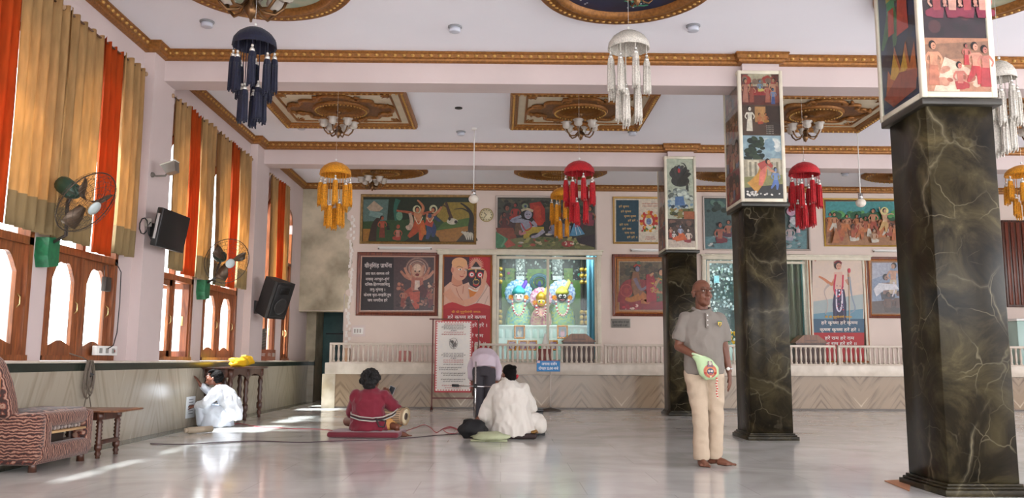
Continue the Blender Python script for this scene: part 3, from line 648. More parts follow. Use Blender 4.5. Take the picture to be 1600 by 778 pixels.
class Pic:
    """painted panel; draws in its own 2D coordinates (x right, y down) mapped by fn(x, y)->world point on the panel"""
    def __init__(s, fn, nrm, e=.00035): s.fn = fn; s.nrm = Vector(nrm); s.b = MB(); s.z = 0; s.e = e
    def _add(s, pts, fs, col):
        s.z += s.e; s.b.col = lin(col) if isinstance(col, str) else col
        s.b.add([s.fn(x, y)+s.nrm*s.z for x, y in pts], fs)
    def poly(s, pts, col): s._add(pts, [list(range(len(pts)))], col); return s
    def rect(s, x0, y0, x1, y1, col): return s.poly([(x0, y0), (x1, y0), (x1, y1), (x0, y1)], col)
    def ell(s, cx, cy, rx, ry, col, rot=0, n=20):
        c, d = math.cos(rot), math.sin(rot); return s.poly([(cx+rx*math.cos(a)*c-ry*math.sin(a)*d, cy+rx*math.cos(a)*d+ry*math.sin(a)*c) for a in [2*PI*i/n for i in range(n)]], col)
    def ring(s, cx, cy, rx, ry, w, col, n=28):
        pts = []; fs = []
        for i in range(n): a = 2*PI*i/n; pts += [(cx+rx*math.cos(a), cy+ry*math.sin(a)), (cx+(rx-w)*math.cos(a), cy+(ry-w)*math.sin(a))]
        for i in range(n): j = (i+1) % n; fs.append((2*i, 2*j, 2*j+1, 2*i+1))
        s._add(pts, fs, col); return s
    def st(s, pts, w, col, sm=4):     # brush stroke along a smoothed line; w may taper
        P = [Vector((p[0], p[1], 0)) for p in pts]; k = len(P)
        if k > 2:
            Q = []
            for i in range(k-1):
                p0, p1, p2, p3 = P[max(0, i-1)], P[i], P[i+1], P[min(k-1, i+2)]
                for j in range(sm): t = j/sm; Q.append(.5*((2*p1)+(p2-p0)*t+(2*p0-5*p1+4*p2-p3)*t*t+(3*p1-p0-3*p2+p3)*t**3))
            Q.append(P[-1])
        else: Q = P
        W_ = w if isinstance(w, (list, tuple)) else [w]*2; m_ = len(Q); L = []; R_ = []
        for i, q in enumerate(Q):
            t = (Q[min(i+1, m_-1)]-Q[max(i-1, 0)]); t = t.normalized() if t.length > 1e-9 else Vector((1, 0, 0)); nn = Vector((-t.y, t.x, 0))
            f = i/(m_-1)*(len(W_)-1); a = int(min(f, len(W_)-2)); ww = (W_[a]+(W_[a+1]-W_[a])*(f-a))/2
            L.append(q+nn*ww); R_.append(q-nn*ww)
        s._add([(v.x, v.y) for v in L]+[(v.x, v.y) for v in R_], [(i, i+1, m_+i+1, m_+i) for i in range(m_-1)], col); return s
    def text(s, t, cx, cy, h, col, maxw=None, al='c', bold=0):
        out, w = shape_text(t); sc = h/.72; sx = sc
        if maxw: sx = min(sc*1.25, maxw/w)
        x0 = cx-w*sx/2 if al == 'c' else cx
        z0 = s.z
        for bi, (ox, oy) in enumerate([(0, 0)] if not bold else [(0, 0), (bold*.7, bold*.5)]):
            for gi, (vs, fs, dx, dy, q) in enumerate(out):
                if not fs: continue
                s.z = z0+.0006*bi+.00015*(gi % 4)
                s._add([(x0+(dx+a*q)*sx+ox, cy-(dy+b_*q)*sc+oy) for a, b_ in vs], fs, col)
        s.z = z0
        return s
    def fig(s, x, y, h, skin, robe, pose='stand', d=1, hair='#1c1412', halo=None, top=None, arms=None):
        """small painted human, feet or seat at (x, y), overall height h"""
        u = h/8; top = top or skin
        if pose == 'sit':
            s.st([(x-d*1.2*u, y-.7*u), (x+d*.3*u, y-.9*u), (x+d*2.2*u, y-.6*u)], [1.9*u, 1.9*u, 1.0*u], robe); s.st([(x+d*2.2*u, y-.9*u), (x+d*.6*u, y-.25*u), (x-d*.8*u, y-.2*u)], [.8*u, .9*u, .7*u], robe); by = y-1.2*u; H = 3.4
        elif pose == 'dance':
            s.st([(x, y-3.8*u), (x-d*.9*u, y-2*u), (x-d*1.9*u, y-.5*u)], [1.5*u, 1.1*u, .5*u], robe); s.st([(x+.1*u, y-3.8*u), (x+d*.6*u, y-1.9*u), (x+d*.4*u, y)], [1.5*u, 1.2*u, .5*u], robe); by = y-3.6*u; H = 3
        else:
            s.st([(x, y-4*u), (x-.1*u, y-2*u), (x-.15*u, y-.1*u)], [1.7*u, 2.0*u, 2.3*u], robe); by = y-3.9*u; H = 2.9
        s.st([(x, by), (x+.05*d*u, by-H*.45*u), (x, by-H*.85*u)], [1.4*u, 1.5*u, 1.9*u], top)
        sy = by-H*.78*u
        A = arms or (((-1.1, .2), (-1.6, 1.2), (-1.0, 2.0)), ((1.1, .2), (1.7, 1.1), (1.3, 2.0)))
        for a in A: s.st([(x+a[0][0]*.7*u, sy)]+[(x+p*u, sy+q*u) for p, q in a], [.6*u, .5*u, .4*u, .35*u], skin)
        hy = by-H*u-.75*u
        if halo: s.ell(x, hy, 1.35*u, 1.35*u, halo)
        s.ell(x-d*.12*u, hy-.15*u, .72*u, .82*u, hair); s.ell(x+d*.1*u, hy+.08*u, .5*u, .66*u, skin)
        s.st([(x+d*.0*u, hy-.02*u), (x+d*.35*u, hy-.02*u)], .12*u, hair); s.st([(x+d*.05*u, hy+.4*u), (x+d*.3*u, hy+.4*u)], .1*u, '#7a2018')
        return s
    def blobs(s, x0, y0, x1, y1, n, r, cols, ratio=1, seed=0):
        rr = random.Random(seed)
        for i in range(n): q = r*rr.uniform(.6, 1.4); s.ell(rr.uniform(x0+q, x1-q), rr.uniform(y0+q*ratio, y1-q*ratio), q, q*ratio, rr.choice(cols), rr.uniform(-.5, .5) if ratio != 1 else 0, 9)
        return s
    def build(s, parent=None, name='picture', m=None): return s.b.build(name, m or PAINT, parent, fix=0)
def crop_fn(ox, oy, sc, Y): return lambda u, v: atY(ox+u/sc, oy+v/sc, Y)
def flat_frame(x0, z0, x1, z1, yf, w, dp, m, parent, name='frame', lip=None):
    """mitred frame standing out dp from the wall plane yf"""
    b = MB(); path = [Vector((x0, yf, z0)), Vector((x0, yf, z1)), Vector((x1, yf, z1)), Vector((x1, yf, z0))]
    b.sweep([(0, 0), (0, dp*.8), (w*.25, dp), (w*.75, dp*.85), (w, dp*.5), (w, 0)], path, up=(0, -1, 0), closed=True)
    return b.build(name, m, parent)
def hung(name, x0, y0, x1, y1, label, cat, fw_px, m, dp=.04, Y=YB, lip=None, group=None):
    """a framed picture whose outer edge spans photo px (x0,y0)-(x1,y1) on the wall plane; returns root and inner rect"""
    a, c = atY(x0, y1, Y), atY(x1, y0, Y)
    r = thing(name, ((a.x+c.x)/2, Y, a.z), label, cat, group); w = fw_px*Y/FPX
    flat_frame(a.x, a.z, c.x, c.z, Y-.001, w, dp, m, r)
    MB().box((a.x+.004, Y-.012, a.z+.004), (c.x-.004, Y-.001, c.z-.004)).build('backing', mat('backing_board', '#4a3a2c', .8), r)
    if lip: flat_frame(a.x+w*.9, a.z+w*.9, c.x-w*.9, c.z-w*.9, Y-.012, w*.35, dp*.55, lip, r, 'inner_lip')
    return r
SK, SK2 = '#c9805a', '#a85a3c'
# 1: two dancers with raised arms (large, upper left)
def sx_(sc): return sc
r = hung('framed_painting', 562, 305, 745, 381, 'long framed painting of two dancers with raised arms, left of the clock', 'painting', 4, mat('old_gilt_frame', '#8a6a3a', .45, .3, var=.3, vscale=20))
p = Pic(crop_fn(550, 290, 6.957, YB-.014), (0, -1, 0)); D = '#23301f'
p.rect(120, 130, 1330, 610, D).poly([(120, 380), (560, 370), (900, 330), (1330, 300), (1330, 610), (120, 610)], '#33502a').poly([(120, 150), (400, 150), (380, 380), (120, 390)], '#5f7a74')
p.poly([(160, 240), (240, 165), (340, 245), (300, 280), (200, 280)], '#b9a38c').poly([(920, 330), (1010, 180), (1330, 180), (1330, 370), (1000, 400)], '#96802f').poly([(880, 490), (1330, 420), (1330, 610), (960, 610)], '#a2702c')
p.poly([(1000, 400), (1330, 340), (1330, 430), (900, 490)], '#4c6a28').poly([(120, 470), (200, 470), (180, 610), (120, 610)], '#a0702c')
p.st([(500, 150), (470, 250), (480, 380)], [60, 40, 30], '#2f6a5a').ell(515, 330, 35, 50, '#6f9a80').st([(220, 600), (245, 430), (300, 350)], [90, 60, 40], '#3a2a20').st([(190, 300), (330, 330)], 60, '#7e9c96')
p.st([(1020, 180), (1060, 300), (1100, 410)], [26, 34, 40], '#4a3020').st([(985, 205), (1050, 250)], 14, '#4a3020').ell(1090, 390, 60, 34, '#cfc9b4').ell(1060, 360, 14, 22, '#2b2622').ell(1130, 395, 18, 18, '#2b2622')
p.st([(1330, 610), (1290, 480), (1300, 330), (1250, 240), (1180, 190)], [80, 60, 46, 26, 12], '#231c14').st([(1290, 300), (1200, 250), (1110, 260)], [20, 12, 5], '#231c14').poly([(1130, 610), (1230, 500), (1330, 480), (1330, 610)], '#3a2e20')
for q in range(4): p.st([(1190+q*30, 500+q*6), (1230+q*25, 530), (1250+q*20, 590)], [22, 26, 8], '#c8c2b0')
p.fig(330, 570, 230, SK2, '#7a3a26', 'stand', 1, top='#b0543a').fig(500, 590, 210, SK2, '#b04a3a', 'sit', -1, top='#c08070', hair='#b0543a').fig(390, 480, 90, '#22201e', '#22201e', 'sit', 1)
p.poly([(560, 610), (700, 520), (940, 560), (960, 610)], '#1e2a18')
p.ell(705, 262, 44, 46, '#cfd2a8').ell(885, 255, 44, 44, '#cfd2a8')
p.st([(690, 310), (600, 290), (485, 272)], [40, 26, 18], SK2).st([(745, 320), (775, 240), (735, 180), (710, 160)], [42, 30, 20, 14], SK).st([(770, 310), (830, 290), (880, 285)], [30, 22, 18], SK2).st([(880, 330), (940, 280), (975, 230)], [36, 26, 18], SK)
p.st([(630, 300), (650, 400), (620, 460), (590, 440)], [30, 40, 60, 20], '#c9b09a').st([(720, 300), (715, 360), (725, 410)], [90, 80, 70], '#c88a62')
p.st([(725, 390), (690, 480), (615, 560)], [90, 80, 34], '#b8522e').st([(735, 390), (760, 480), (745, 595)], [90, 80, 26], '#c9622e').poly([(740, 420), (800, 480), (820, 530), (760, 545)], '#c8702e')
p.st([(850, 310), (840, 370), (850, 430)], [80, 74, 70], '#c07a58').ell(846, 330, 22, 24, '#3b4a68').st([(850, 420), (840, 500), (815, 585)], [80, 60, 30], '#3d4c70').st([(860, 420), (890, 480), (880, 560)], [70, 60, 26], '#34426a').st([(850, 380), (830, 440)], [80, 90], '#b84a34')
p.st([(890, 340), (930, 370), (960, 390)], [26, 34, 20], '#2f3f63').ell(710, 262, 26, 34, '#2a1a12').ell(712, 268, 18, 26, SK).ell(888, 262, 26, 30, '#2a1a12').ell(880, 270, 18, 22, SK)
p.st([(680, 340), (725, 420), (770, 340)], 9, '#dccdb0').st([(815, 350), (850, 400), (890, 345)], 9, '#e4c9a0'); p.build(r)
# 2: prayer board
r = hung('framed_prayer_board', 556, 395, 686, 493, 'dark framed board with white prayer text and many-armed seated figure', 'framed picture', 6, FRW, .05, lip=mat('pinkish_fillet', '#b08a7a', .5))
p = Pic(crop_fn(550, 385, 6.765, YB-.02), (0, -1, 0)); p.rect(90, 105, 905, 690, '#2b2225').rect(90, 105, 445, 675, '#231c20').rect(88, 672, 890, 690, '#c9b6b0').rect(440, 110, 900, 672, '#4e3a3c')
TX = '#ddd2cf'
p.text('श्रीनृसिंह प्रार्थना', 275, 222, 44, TX, 290, bold=4)
for t, y, w in (('तव कर-कमल-वरे', 300, 250), ('नखम् अद्भुत-शृंगं', 358, 250), ('दलित-हिरण्यकशिपु', 414, 260), ('तनु-भृंगम् ।', 470, 160), ('केशव धृत-नरहरि-रूप', 526, 290), ('जय जगदीश हरे', 582, 210)): p.text(t, 268, y, 30, TX, w, bold=3)
for q in range(5): p.ring(690, 235, 125-q*9, 120-q*9, 6, ['#8e7068', '#c09a88', '#6a4a44', '#b08878', '#d8b8a8'][q])
p.ell(690, 240, 80, 78, '#9a7468')
for q, a in enumerate((-2.75, -2.35, -1.95, -1.2, -.8, -.4)):
    c, d = math.cos(a), math.sin(a); p.st([(690+c*40, 350), (690+c*130, 330+d*30), (690+c*190, 300+d*110)], [44, 34, 22], ['#b87860', '#c88c72'][q % 2])
p.ell(690, 260, 62, 70, '#c89a80').ell(690, 225, 40, 40, '#e0c0a8').ell(668, 262, 10, 7, '#2a1a18').ell(712, 262, 10, 7, '#2a1a18').ell(690, 300, 22, 14, '#7a2a24').st([(690, 330), (690, 420), (690, 470)], [120, 130, 150], '#b06a58')
p.st([(690, 360), (690, 460)], [50, 60], '#d8c0b0').st([(640, 470), (560, 520), (530, 640)], [90, 60, 34], '#a8503e').st([(740, 470), (820, 520), (840, 640)], [90, 60, 34], '#94464a').st([(660, 480), (670, 580), (690, 660)], [120, 90, 40], '#c05a48').st([(720, 420), (760, 480), (740, 540)], [70, 80, 40], '#5a2a2c')
p.fig(545, 640, 190, '#b0705a', '#8e4438', 'stand').fig(835, 650, 190, '#a06450', '#70383c', 'stand').fig(780, 620, 120, '#8e5a50', '#4a3036', 'sit').blobs(450, 560, 890, 670, 30, 14, ['#6a4a44', '#a87868', '#3a2a2c', '#c8a090'], .7, 4).blobs(470, 380, 560, 480, 14, 14, ['#b87860', '#7a4a42'], 1, 9).blobs(780, 380, 890, 480, 14, 14, ['#b87860', '#d0a890', '#7a4a42'], 1, 8); p.build(r)
# cream timber frontage holding the banner and the sliding glass of each shrine
def frontage(x0, x1, ytop, label, xs):
    """cream frame; xs = inner post positions in photo px"""
    a = atY(x0, ytop, YB); c = atY(x1, ytop, YB); r = thing('shrine_frontage', ((a.x+c.x)/2, YB, .9), label, 'shrine front')
    b = MB(); b.bbox((a.x-.03, YB-.09, a.z-.10), (c.x+.03, YB+.04, a.z), .01); b.bbox((a.x-.06, YB-.11, a.z-.02), (c.x+.06, YB+.02, a.z+.02), .008); b.build('lintel', CREAMF, r)
    for x in xs: q = atY(x, 500, YB); MB().bbox((q.x-.045, YB-.07, .896), (q.x+.045, YB+.06, a.z-.09), .006).build('post', CREAMF, r)
    return r
fr1 = frontage(686, 938, 391, 'cream timber frontage of the brightly lit shrine', (688, 772, 936))
fr2 = frontage(1098, 1356, 399, 'cream timber frontage of the second shrine behind the middle column', (1101, 1266, 1353))
def sliding(r, xa, xb, ztop, zbot=.91):
    a, c = atY(xa, 450, YB).x, atY(xb, 450, YB).x; md = (a+c)/2+.02
    for k, (p0, p1, dy) in enumerate(((a, md+.03, -.02), (md-.03, c, .02))):
        b = MB(); w = .055; y0, y1 = YB+dy-.015, YB+dy+.015
        b.box((p0, y0, zbot), (p0+w, y1, ztop)); b.box((p1-w, y0, zbot), (p1, y1, ztop)); b.box((p0+w, y0, ztop-w), (p1-w, y1, ztop)); b.box((p0+w, y0, zbot), (p1-w, y1, zbot+w))
        s = b.build('sliding_sash', CREAMF, r); MB().box((p0+w, YB+dy-.003, zbot+w), (p1-w, YB+dy+.003, ztop-w)).build('pane', PANE, s)
sliding(fr1, 776, 933, atY(850, 401, YB).z, .93); sliding(fr2, 1105, 1262, atY(1180, 408, YB).z, .93)
# 3: tall red banner with two embracing figures
r = hung('framed_banner', 689, 399, 769, 582, 'tall red banner of bald pale figure embracing a black-faced deity, left of the lit shrine', 'banner', 2.6, ORW, .05, Y=YB-.03)
p = Pic(crop_fn(550, 385, 6.765, YB-.045), (0, -1, 0)); p.rect(955, 108, 1475, 1330, '#a81420').rect(965, 112, 1240, 640, '#3a1c2c').ell(1360, 250, 130, 160, '#b81a20')
for q in range(24): a = 2*PI*q/24; p.st([(1312+50*math.cos(a), 195+50*math.sin(a)), (1312+82*math.cos(a), 195+80*math.sin(a))], [12, 3], '#e0a890')
p.ell(1312, 200, 56, 56, '#d8907a')
p.poly([(970, 650), (975, 430), (1040, 375), (1100, 390), (1180, 400), (1230, 380), (1420, 380), (1455, 430), (1460, 650)], '#d8a890')
p.poly([(1060, 300), (1160, 340), (1170, 400), (1110, 430), (1050, 380)], '#cf8e72').ell(1140, 240, 88, 122, '#dba286').ell(1136, 175, 82, 58, '#e0a878').ell(1062, 250, 16, 28, '#c88068').st([(1105, 225), (1130, 210), (1170, 225)], 5, '#2a1410').st([(1190, 240), (1215, 240)], 5, '#2a1410')
p.ell(1142, 243, 20, 9, '#f4e8e0').ell(1145, 243, 8, 8, '#201010').ell(1205, 252, 14, 7, '#f4e8e0').ell(1206, 252, 6, 7, '#201010').st([(1185, 250), (1192, 285), (1178, 292)], 5, '#a8604a').st([(1140, 310), (1160, 322), (1182, 312)], 9, '#a82828')
p.poly([(1225, 380), (1300, 430), (1400, 400), (1455, 430), (1460, 650), (1230, 640)], '#e0c0b0').poly([(1225, 400), (1290, 440), (1240, 620), (1225, 640)], '#c8a090').poly([(1230, 440), (1330, 460), (1300, 520), (1245, 540)], '#d07a2a')
p.poly([(1215, 240), (1400, 235), (1395, 330), (1370, 400), (1310, 445), (1245, 410), (1215, 320)], '#221c26').st([(1225, 245), (1305, 240), (1310, 275), (1312, 240), (1400, 245)], 12, '#e0b070').ell(1266, 298, 32, 32, '#d02028').ell(1266, 298, 21, 21, '#f0e8e4').ell(1268, 298, 9, 9, '#141414').ell(1354, 302, 32, 32, '#d02028').ell(1354, 302, 21, 21, '#f0e8e4').ell(1355, 302, 9, 9, '#141414')
p.st([(1306, 320), (1300, 355), (1330, 350)], 8, '#e0b050').st([(1280, 400), (1310, 418), (1338, 402)], 13, '#c8303c').ring(1312, 375, 34, 30, 5, '#d8b060').st([(1232, 440), (1310, 472), (1385, 435)], 16, '#e8dcd0')
for q, (ww, hh) in enumerate(((46, 10), (36, 10), (26, 10), (14, 12))): p.ell(1312, 215-q*13, ww, hh, '#2a1a1c')
p.rect(1262, 218, 1362, 240, '#d8c8bc')
p.st([(1000, 470), (1080, 560), (1190, 610)], [100, 80, 60], '#d69c80').st([(1190, 600), (1290, 560), (1370, 450), (1395, 350)], [70, 62, 50, 40], '#dba286').st([(1390, 390), (1408, 310), (1405, 255)], [44, 40, 16], '#dba286').st([(1375, 380), (1368, 320)], [16, 10], '#dba286')
p.st([(1100, 440), (1130, 520), (1170, 570)], 6, '#a8604a').st([(1180, 420), (1170, 500)], 6, '#a8604a').st([(1060, 400), (1110, 420), (1160, 405)], 5, '#8a3a28').st([(1310, 610), (1400, 480), (1440, 410)], 10, '#c0a090').st([(1400, 620), (1440, 520)], 8, '#c0a090')
p.rect(965, 645, 1470, 1325, '#ab1420').st([(960, 650), (1060, 620), (1200, 655), (1330, 625), (1470, 650)], [30, 60, 40, 50, 30], '#b42226')
p.text('श्री श्री गुरुगौरांगौ जयतः', 1205, 702, 22, '#d8902c', 365, bold=3)
for t, y, w in (('हरे कृष्ण हरे कृष्ण', 765, 405), ('कृष्ण कृष्ण हरे हरे ।', 850, 425), ('हरे राम हरे राम', 960, 400), ('राम राम हरे हरे ।।', 1042, 425)): p.text(t, 1212, y, 38, '#e8d8d4', w, bold=4)
p.build(r, 'picture', PRINT)
# 4: large picture above the lit shrine
r = hung('framed_painting', 774, 307, 932, 392, 'large painting of blue-skinned flute boy seated among children above the lit shrine', 'painting', 3, mat('pale_silver_frame', '#b9aca4', .4, .2))
p = Pic(crop_fn(765, 290, 7.072, YB-.014), (0, -1, 0)); p.rect(70, 135, 1170, 710, '#3a3830').rect(70, 140, 1170, 300, '#4a4c40').poly([(70, 600), (500, 560), (1160, 600), (1160, 705), (70, 705)], '#7a7a4a')
p.blobs(75, 140, 1165, 280, 60, 30, ['#3a3e30', '#565a48', '#2e2c26', '#66604a'], .5, 3)
for x, y, h, c, rb, d in ((190, 470, 330, '#8a5440', '#4c3434', 1), (160, 490, 250, '#8a5040', '#5c2c28', 1), (285, 380, 240, '#a04038', '#a83a30', -1), (1110, 440, 270, '#b07858', '#8a3a4a', -1), (1000, 480, 220, '#a86a50', '#5a2c34', -1), (700, 540, 200, '#a07878', '#8a8aa0', -1), (760, 400, 200, '#a04a3a', '#8a3030', -1)): p.fig(x, y, h, c, rb, 'sit', d, top=rb)
p.poly([(70, 510), (160, 500), (215, 560), (210, 640), (150, 690), (70, 690)], '#3f7a52').st([(90, 520), (170, 590), (130, 680)], 20, '#6aa078').poly([(210, 590), (290, 660), (190, 690), (160, 650)], '#b0503e')
p.poly([(70, 470), (260, 470), (300, 580), (220, 600), (80, 520)], '#8a4630').poly([(440, 200), (560, 180), (610, 260), (615, 400), (520, 430), (460, 330)], '#a83428').poly([(480, 220), (560, 230), (570, 350), (520, 400)], '#c04a30').ell(550, 400, 50, 46, '#c04028')
p.poly([(290, 400), (360, 430), (360, 560), (270, 540)], '#6a5038').st([(430, 500), (400, 430), (420, 380)], [120, 120, 90], '#9a9aac').st([(470, 400), (510, 450), (440, 480)], [40, 36, 28], '#a8a4b4').st([(360, 390), (240, 390), (350, 340)], [46, 36, 26], '#9a9aac')
p.ell(415, 320, 70, 64, '#1c1618').ell(425, 325, 42, 48, '#aaa6b8').st([(350, 280), (410, 262), (480, 285)], 26, '#cbb89a').ell(390, 230, 34, 30, '#8a9a78').ell(395, 232, 14, 14, '#2c3c6a').ell(410, 322, 8, 5, '#181418').ell(440, 322, 8, 5, '#181418').st([(415, 350), (435, 352)], 5, '#a03038')
p.st([(380, 560), (460, 500), (600, 490)], [80, 70, 60], '#b8a038').st([(400, 590), (390, 560), (440, 560)], [30, 40, 40], '#b8a038').st([(600, 500), (520, 560), (460, 570)], [44, 34, 22], '#a8a4b4').st([(350, 420), (400, 500), (460, 460), (440, 400)], 12, '#c03038').st([(340, 500), (340, 540), (400, 520)], 26, '#c08080')
p.poly([(880, 560), (930, 420), (970, 420), (1050, 540), (960, 560)], '#5a9ac0').st([(940, 430), (960, 550)], 8, '#cfe0ea').st([(960, 430), (1010, 545)], 6, '#cfe0ea').poly([(700, 520), (800, 420), (900, 450), (880, 560), (740, 590)], '#8a8898')
p.blobs(300, 570, 1150, 700, 60, 26, ['#9a9a58', '#b0a868', '#7a8a4a', '#c8b890', '#a85040', '#5a6a3a'], .5, 6).ell(650, 545, 36, 12, '#d0c8b8').ell(345, 635, 30, 10, '#c8c0b0').ell(860, 650, 70, 34, '#a03c34').blobs(820, 620, 940, 680, 16, 9, ['#d8a050', '#c04040', '#e8d8c0'], 1, 1).poly([(950, 590), (1160, 540), (1160, 690), (980, 640)], '#2e2028'); p.build(r)
# 5: mantra picture
r = hung('framed_mantra_picture', 958, 308, 1036, 381, 'small gilt-framed picture, blue text panel beside round garlanded figure', 'framed picture', 3, mat('thin_gilt_frame', '#b08a4a', .4, .3))
p = Pic(crop_fn(940, 290, 3.109, YB-.014), (0, -1, 0)); p.rect(62, 62, 300, 280, '#ddd0bc').rect(70, 70, 180, 272, '#234656')
for t, x, y in (('हरे कृष्ण', 108, 106), ('हरे कृष्ण', 118, 130), ('कृष्ण कृष्ण', 138, 153), ('हरे हरे ।', 150, 174), ('हरे राम', 108, 194), ('हरे राम', 122, 214), ('राम राम', 136, 234), ('हरे हरे ॥', 148, 255)): p.text(t, x, y, 10, '#d8b070', 50 if len(t) < 10 else 58, bold=1)
p.text('नाम ही कृष्ण कृपा निधान', 236, 90, 5, '#b03a30', 90, bold=.6).text('हे नाम भक्तजन कल्याण', 236, 102, 5, '#b03a30', 96, bold=.6).text('भगवान कृष्ण', 236, 252, 5, '#b03a30', 70, bold=.6).text('हरे कृष्ण महामंत्र', 236, 262, 5, '#b03a30', 96, bold=.6)
p.ell(230, 172, 43, 48, '#c83a28')
for q in range(20): a = 2*PI*q/20; p.ell(230+38*math.cos(a), 172+43*math.sin(a), 8, 8, ['#e09a30', '#c83028', '#e8d0b0'][q % 3])
p.ell(228, 172, 20, 24, '#e8dcc8').ell(229, 174, 13, 16, '#7a8ab0').ell(224, 172, 2.5, 2, '#101010').ell(234, 172, 2.5, 2, '#101010').ell(228, 150, 14, 9, '#e0a840').blobs(192, 190, 268, 228, 24, 7, ['#e8a838', '#c02a28', '#e8e0c8', '#4a7a3a'], 1, 5); p.build(r)
# 6: seated couple
r = hung('framed_painting', 957, 398, 1046, 494, 'red-toned painting of a seated couple in orange wood frame beside the far column', 'painting', 5, FRW, .05, lip=ORW)
p = Pic(crop_fn(940, 290, 3.109, YB-.02), (0, -1, 0)); p.rect(74, 355, 320, 625, '#b0702c').rect(84, 368, 318, 606, '#b8a890').rect(87, 371, 316, 603, '#6a5a44').blobs(87, 371, 316, 470, 70, 11, ['#7a6a4c', '#5a4a3a', '#8a7a58', '#4a4434'], .8, 2)
p.poly([(87, 540), (316, 560), (316, 603), (87, 603)], '#8a1c24').st([(100, 570), (120, 500), (160, 480), (310, 500)], [50, 60, 50, 60], '#8e2a2c').ring(120, 510, 30, 32, 5, '#b04a40').ell(120, 510, 12, 14, '#a03a30').blobs(95, 575, 180, 603, 24, 6, ['#c83a4a', '#e8c0b0', '#a02030'], .7, 3)
p.st([(165, 420), (165, 480), (185, 540)], [30, 46, 50], '#8a5a3a').st([(185, 540), (140, 555), (115, 548)], [34, 24, 14], '#b8702c').st([(190, 530), (230, 560), (190, 565)], [36, 26, 16], '#b86a2a').st([(160, 450), (190, 505), (230, 480)], [18, 14, 9], '#7a6a78').ell(170, 402, 15, 17, '#2a1a1c').ell(173, 406, 10, 13, '#7e7c94').st([(155, 395), (172, 384), (186, 392)], 8, '#b83a2a').ell(178, 376, 10, 9, '#4a6a50')
p.st([(230, 430), (245, 500), (260, 560)], [30, 60, 90], '#a01c2a').st([(295, 430), (290, 490), (300, 560)], [40, 50, 70], '#54603e').ell(292, 420, 18, 20, '#2c1a18').ell(288, 424, 11, 14, '#c8906a').st([(280, 450), (250, 510), (300, 520)], [14, 12, 9], '#c08a64').st([(235, 440), (250, 425)], [14, 8], '#c08a64').blobs(230, 440, 310, 560, 30, 4, ['#c8a040', '#c03848'], 1, 7); p.build(r)
# 7: banner with standing youth
r = hung('framed_banner', 1268, 402, 1351, 566, 'tall banner of standing robed figure holding a staff over blue water', 'banner', 2.6, ORW, .05, Y=YB-.03)
p = Pic(crop_fn(1230, 290, 2.595, YB-.045), (0, -1, 0)); p.rect(102, 295, 312, 712, '#d8c4b4').poly([(106, 500), (308, 470), (308, 600), (106, 600)], '#6a94a8').poly([(106, 470), (308, 440), (308, 500), (106, 520)], '#a8b4b4').rect(104, 540, 312, 598, '#3f5f78').rect(104, 596, 312, 712, '#b01820')
p.ell(114, 303, 4, 4, '#b87060')
p.st([(195, 380), (180, 400), (150, 380), (128, 368)], [16, 14, 10, 7], SK).st([(240, 380), (252, 400), (248, 360)], [16, 12, 8], '#c89078').st([(206, 350), (208, 390), (212, 430)], [34, 40, 36], '#d8b0a0')
p.st([(212, 420), (212, 480), (214, 560)], [38, 56, 52], '#2c2c48').st([(200, 440), (196, 560)], 5, '#4a4a6c').st([(225, 430), (232, 555)], 5, '#4a4a6c').st([(170, 400), (150, 430), (165, 480), (155, 520)], [12, 4, 4, 3], '#b8a8a0').st([(250, 370), (262, 450), (275, 500), (250, 520)], [12, 5, 6, 3], '#8a98a8')
p.st([(196, 360), (190, 420), (205, 450), (222, 420), (226, 362)], 7, '#c83c50').st([(200, 420), (200, 490), (212, 510), (222, 480), (222, 420)], 6, '#d8d0e0').blobs(192, 400, 230, 510, 26, 3, ['#c83c50', '#f0e8f0', '#6a3a6a'], 1, 2)
p.ell(204, 322, 15, 18, '#2a1414').ell(208, 328, 11, 14, '#d09a82').st([(190, 314), (206, 305), (220, 316)], 6, '#7a1c20').ell(204, 326, 2, 1.5, '#181010').ell(213, 326, 2, 1.5, '#181010').st([(204, 336), (211, 336)], 2, '#b03038').st([(250, 340), (252, 560)], 3, '#c8a888').ell(250, 345, 6, 10, '#c83848')
p.text('श्री श्री गुरुगौरांगौ जयतः', 206, 536, 8, '#c89a30', 140, bold=1.4)
for t, y, w in (('हरे कृष्ण हरे कृष्ण', 562, 158), ('कृष्ण कृष्ण हरे हरे ।', 590, 166), ('हरे राम हरे राम', 624, 140), ('राम राम हरे हरे ।।', 646, 146)): p.text(t, 210, y, 13, '#ece4de', w, bold=1.5)
p.build(r, 'picture', PRINT)
# 8: procession painting
r = hung('framed_painting', 1288, 311, 1440, 385, 'wide painting of an orange-robed procession under green trees, upper right', 'painting', 2.6, mat('yellow_gilt_frame', '#b8923c', .4, .3))
p = Pic(crop_fn(1230, 290, 2.595, YB-.014), (0, -1, 0)); p.rect(152, 62, 560, 242, '#8a5438').rect(156, 64, 556, 130, '#4a9a9c').blobs(156, 100, 556, 145, 60, 13, ['#2e6a40', '#3f8a4c', '#245a38', '#58a05a'], .8, 3).poly([(156, 150), (556, 150), (556, 242), (156, 242)], '#96603c').poly([(156, 210), (330, 180), (556, 200), (556, 242), (156, 242)], '#a8754a')
rr = random.Random(4)
for q in range(22): p.fig(175+q*17+rr.uniform(-5, 5), 205+rr.uniform(-22, 28), rr.uniform(62, 92), ['#b0704c', '#c88a64', '#8e5438'][q % 3], ['#c87840', '#d8d0c0', '#a84a30', '#c06a34'][q % 4], ['stand', 'dance', 'sit'][q % 3], 1 if q % 2 else -1, top=['#c87840', '#c88a64', '#b05a38'][q % 3])
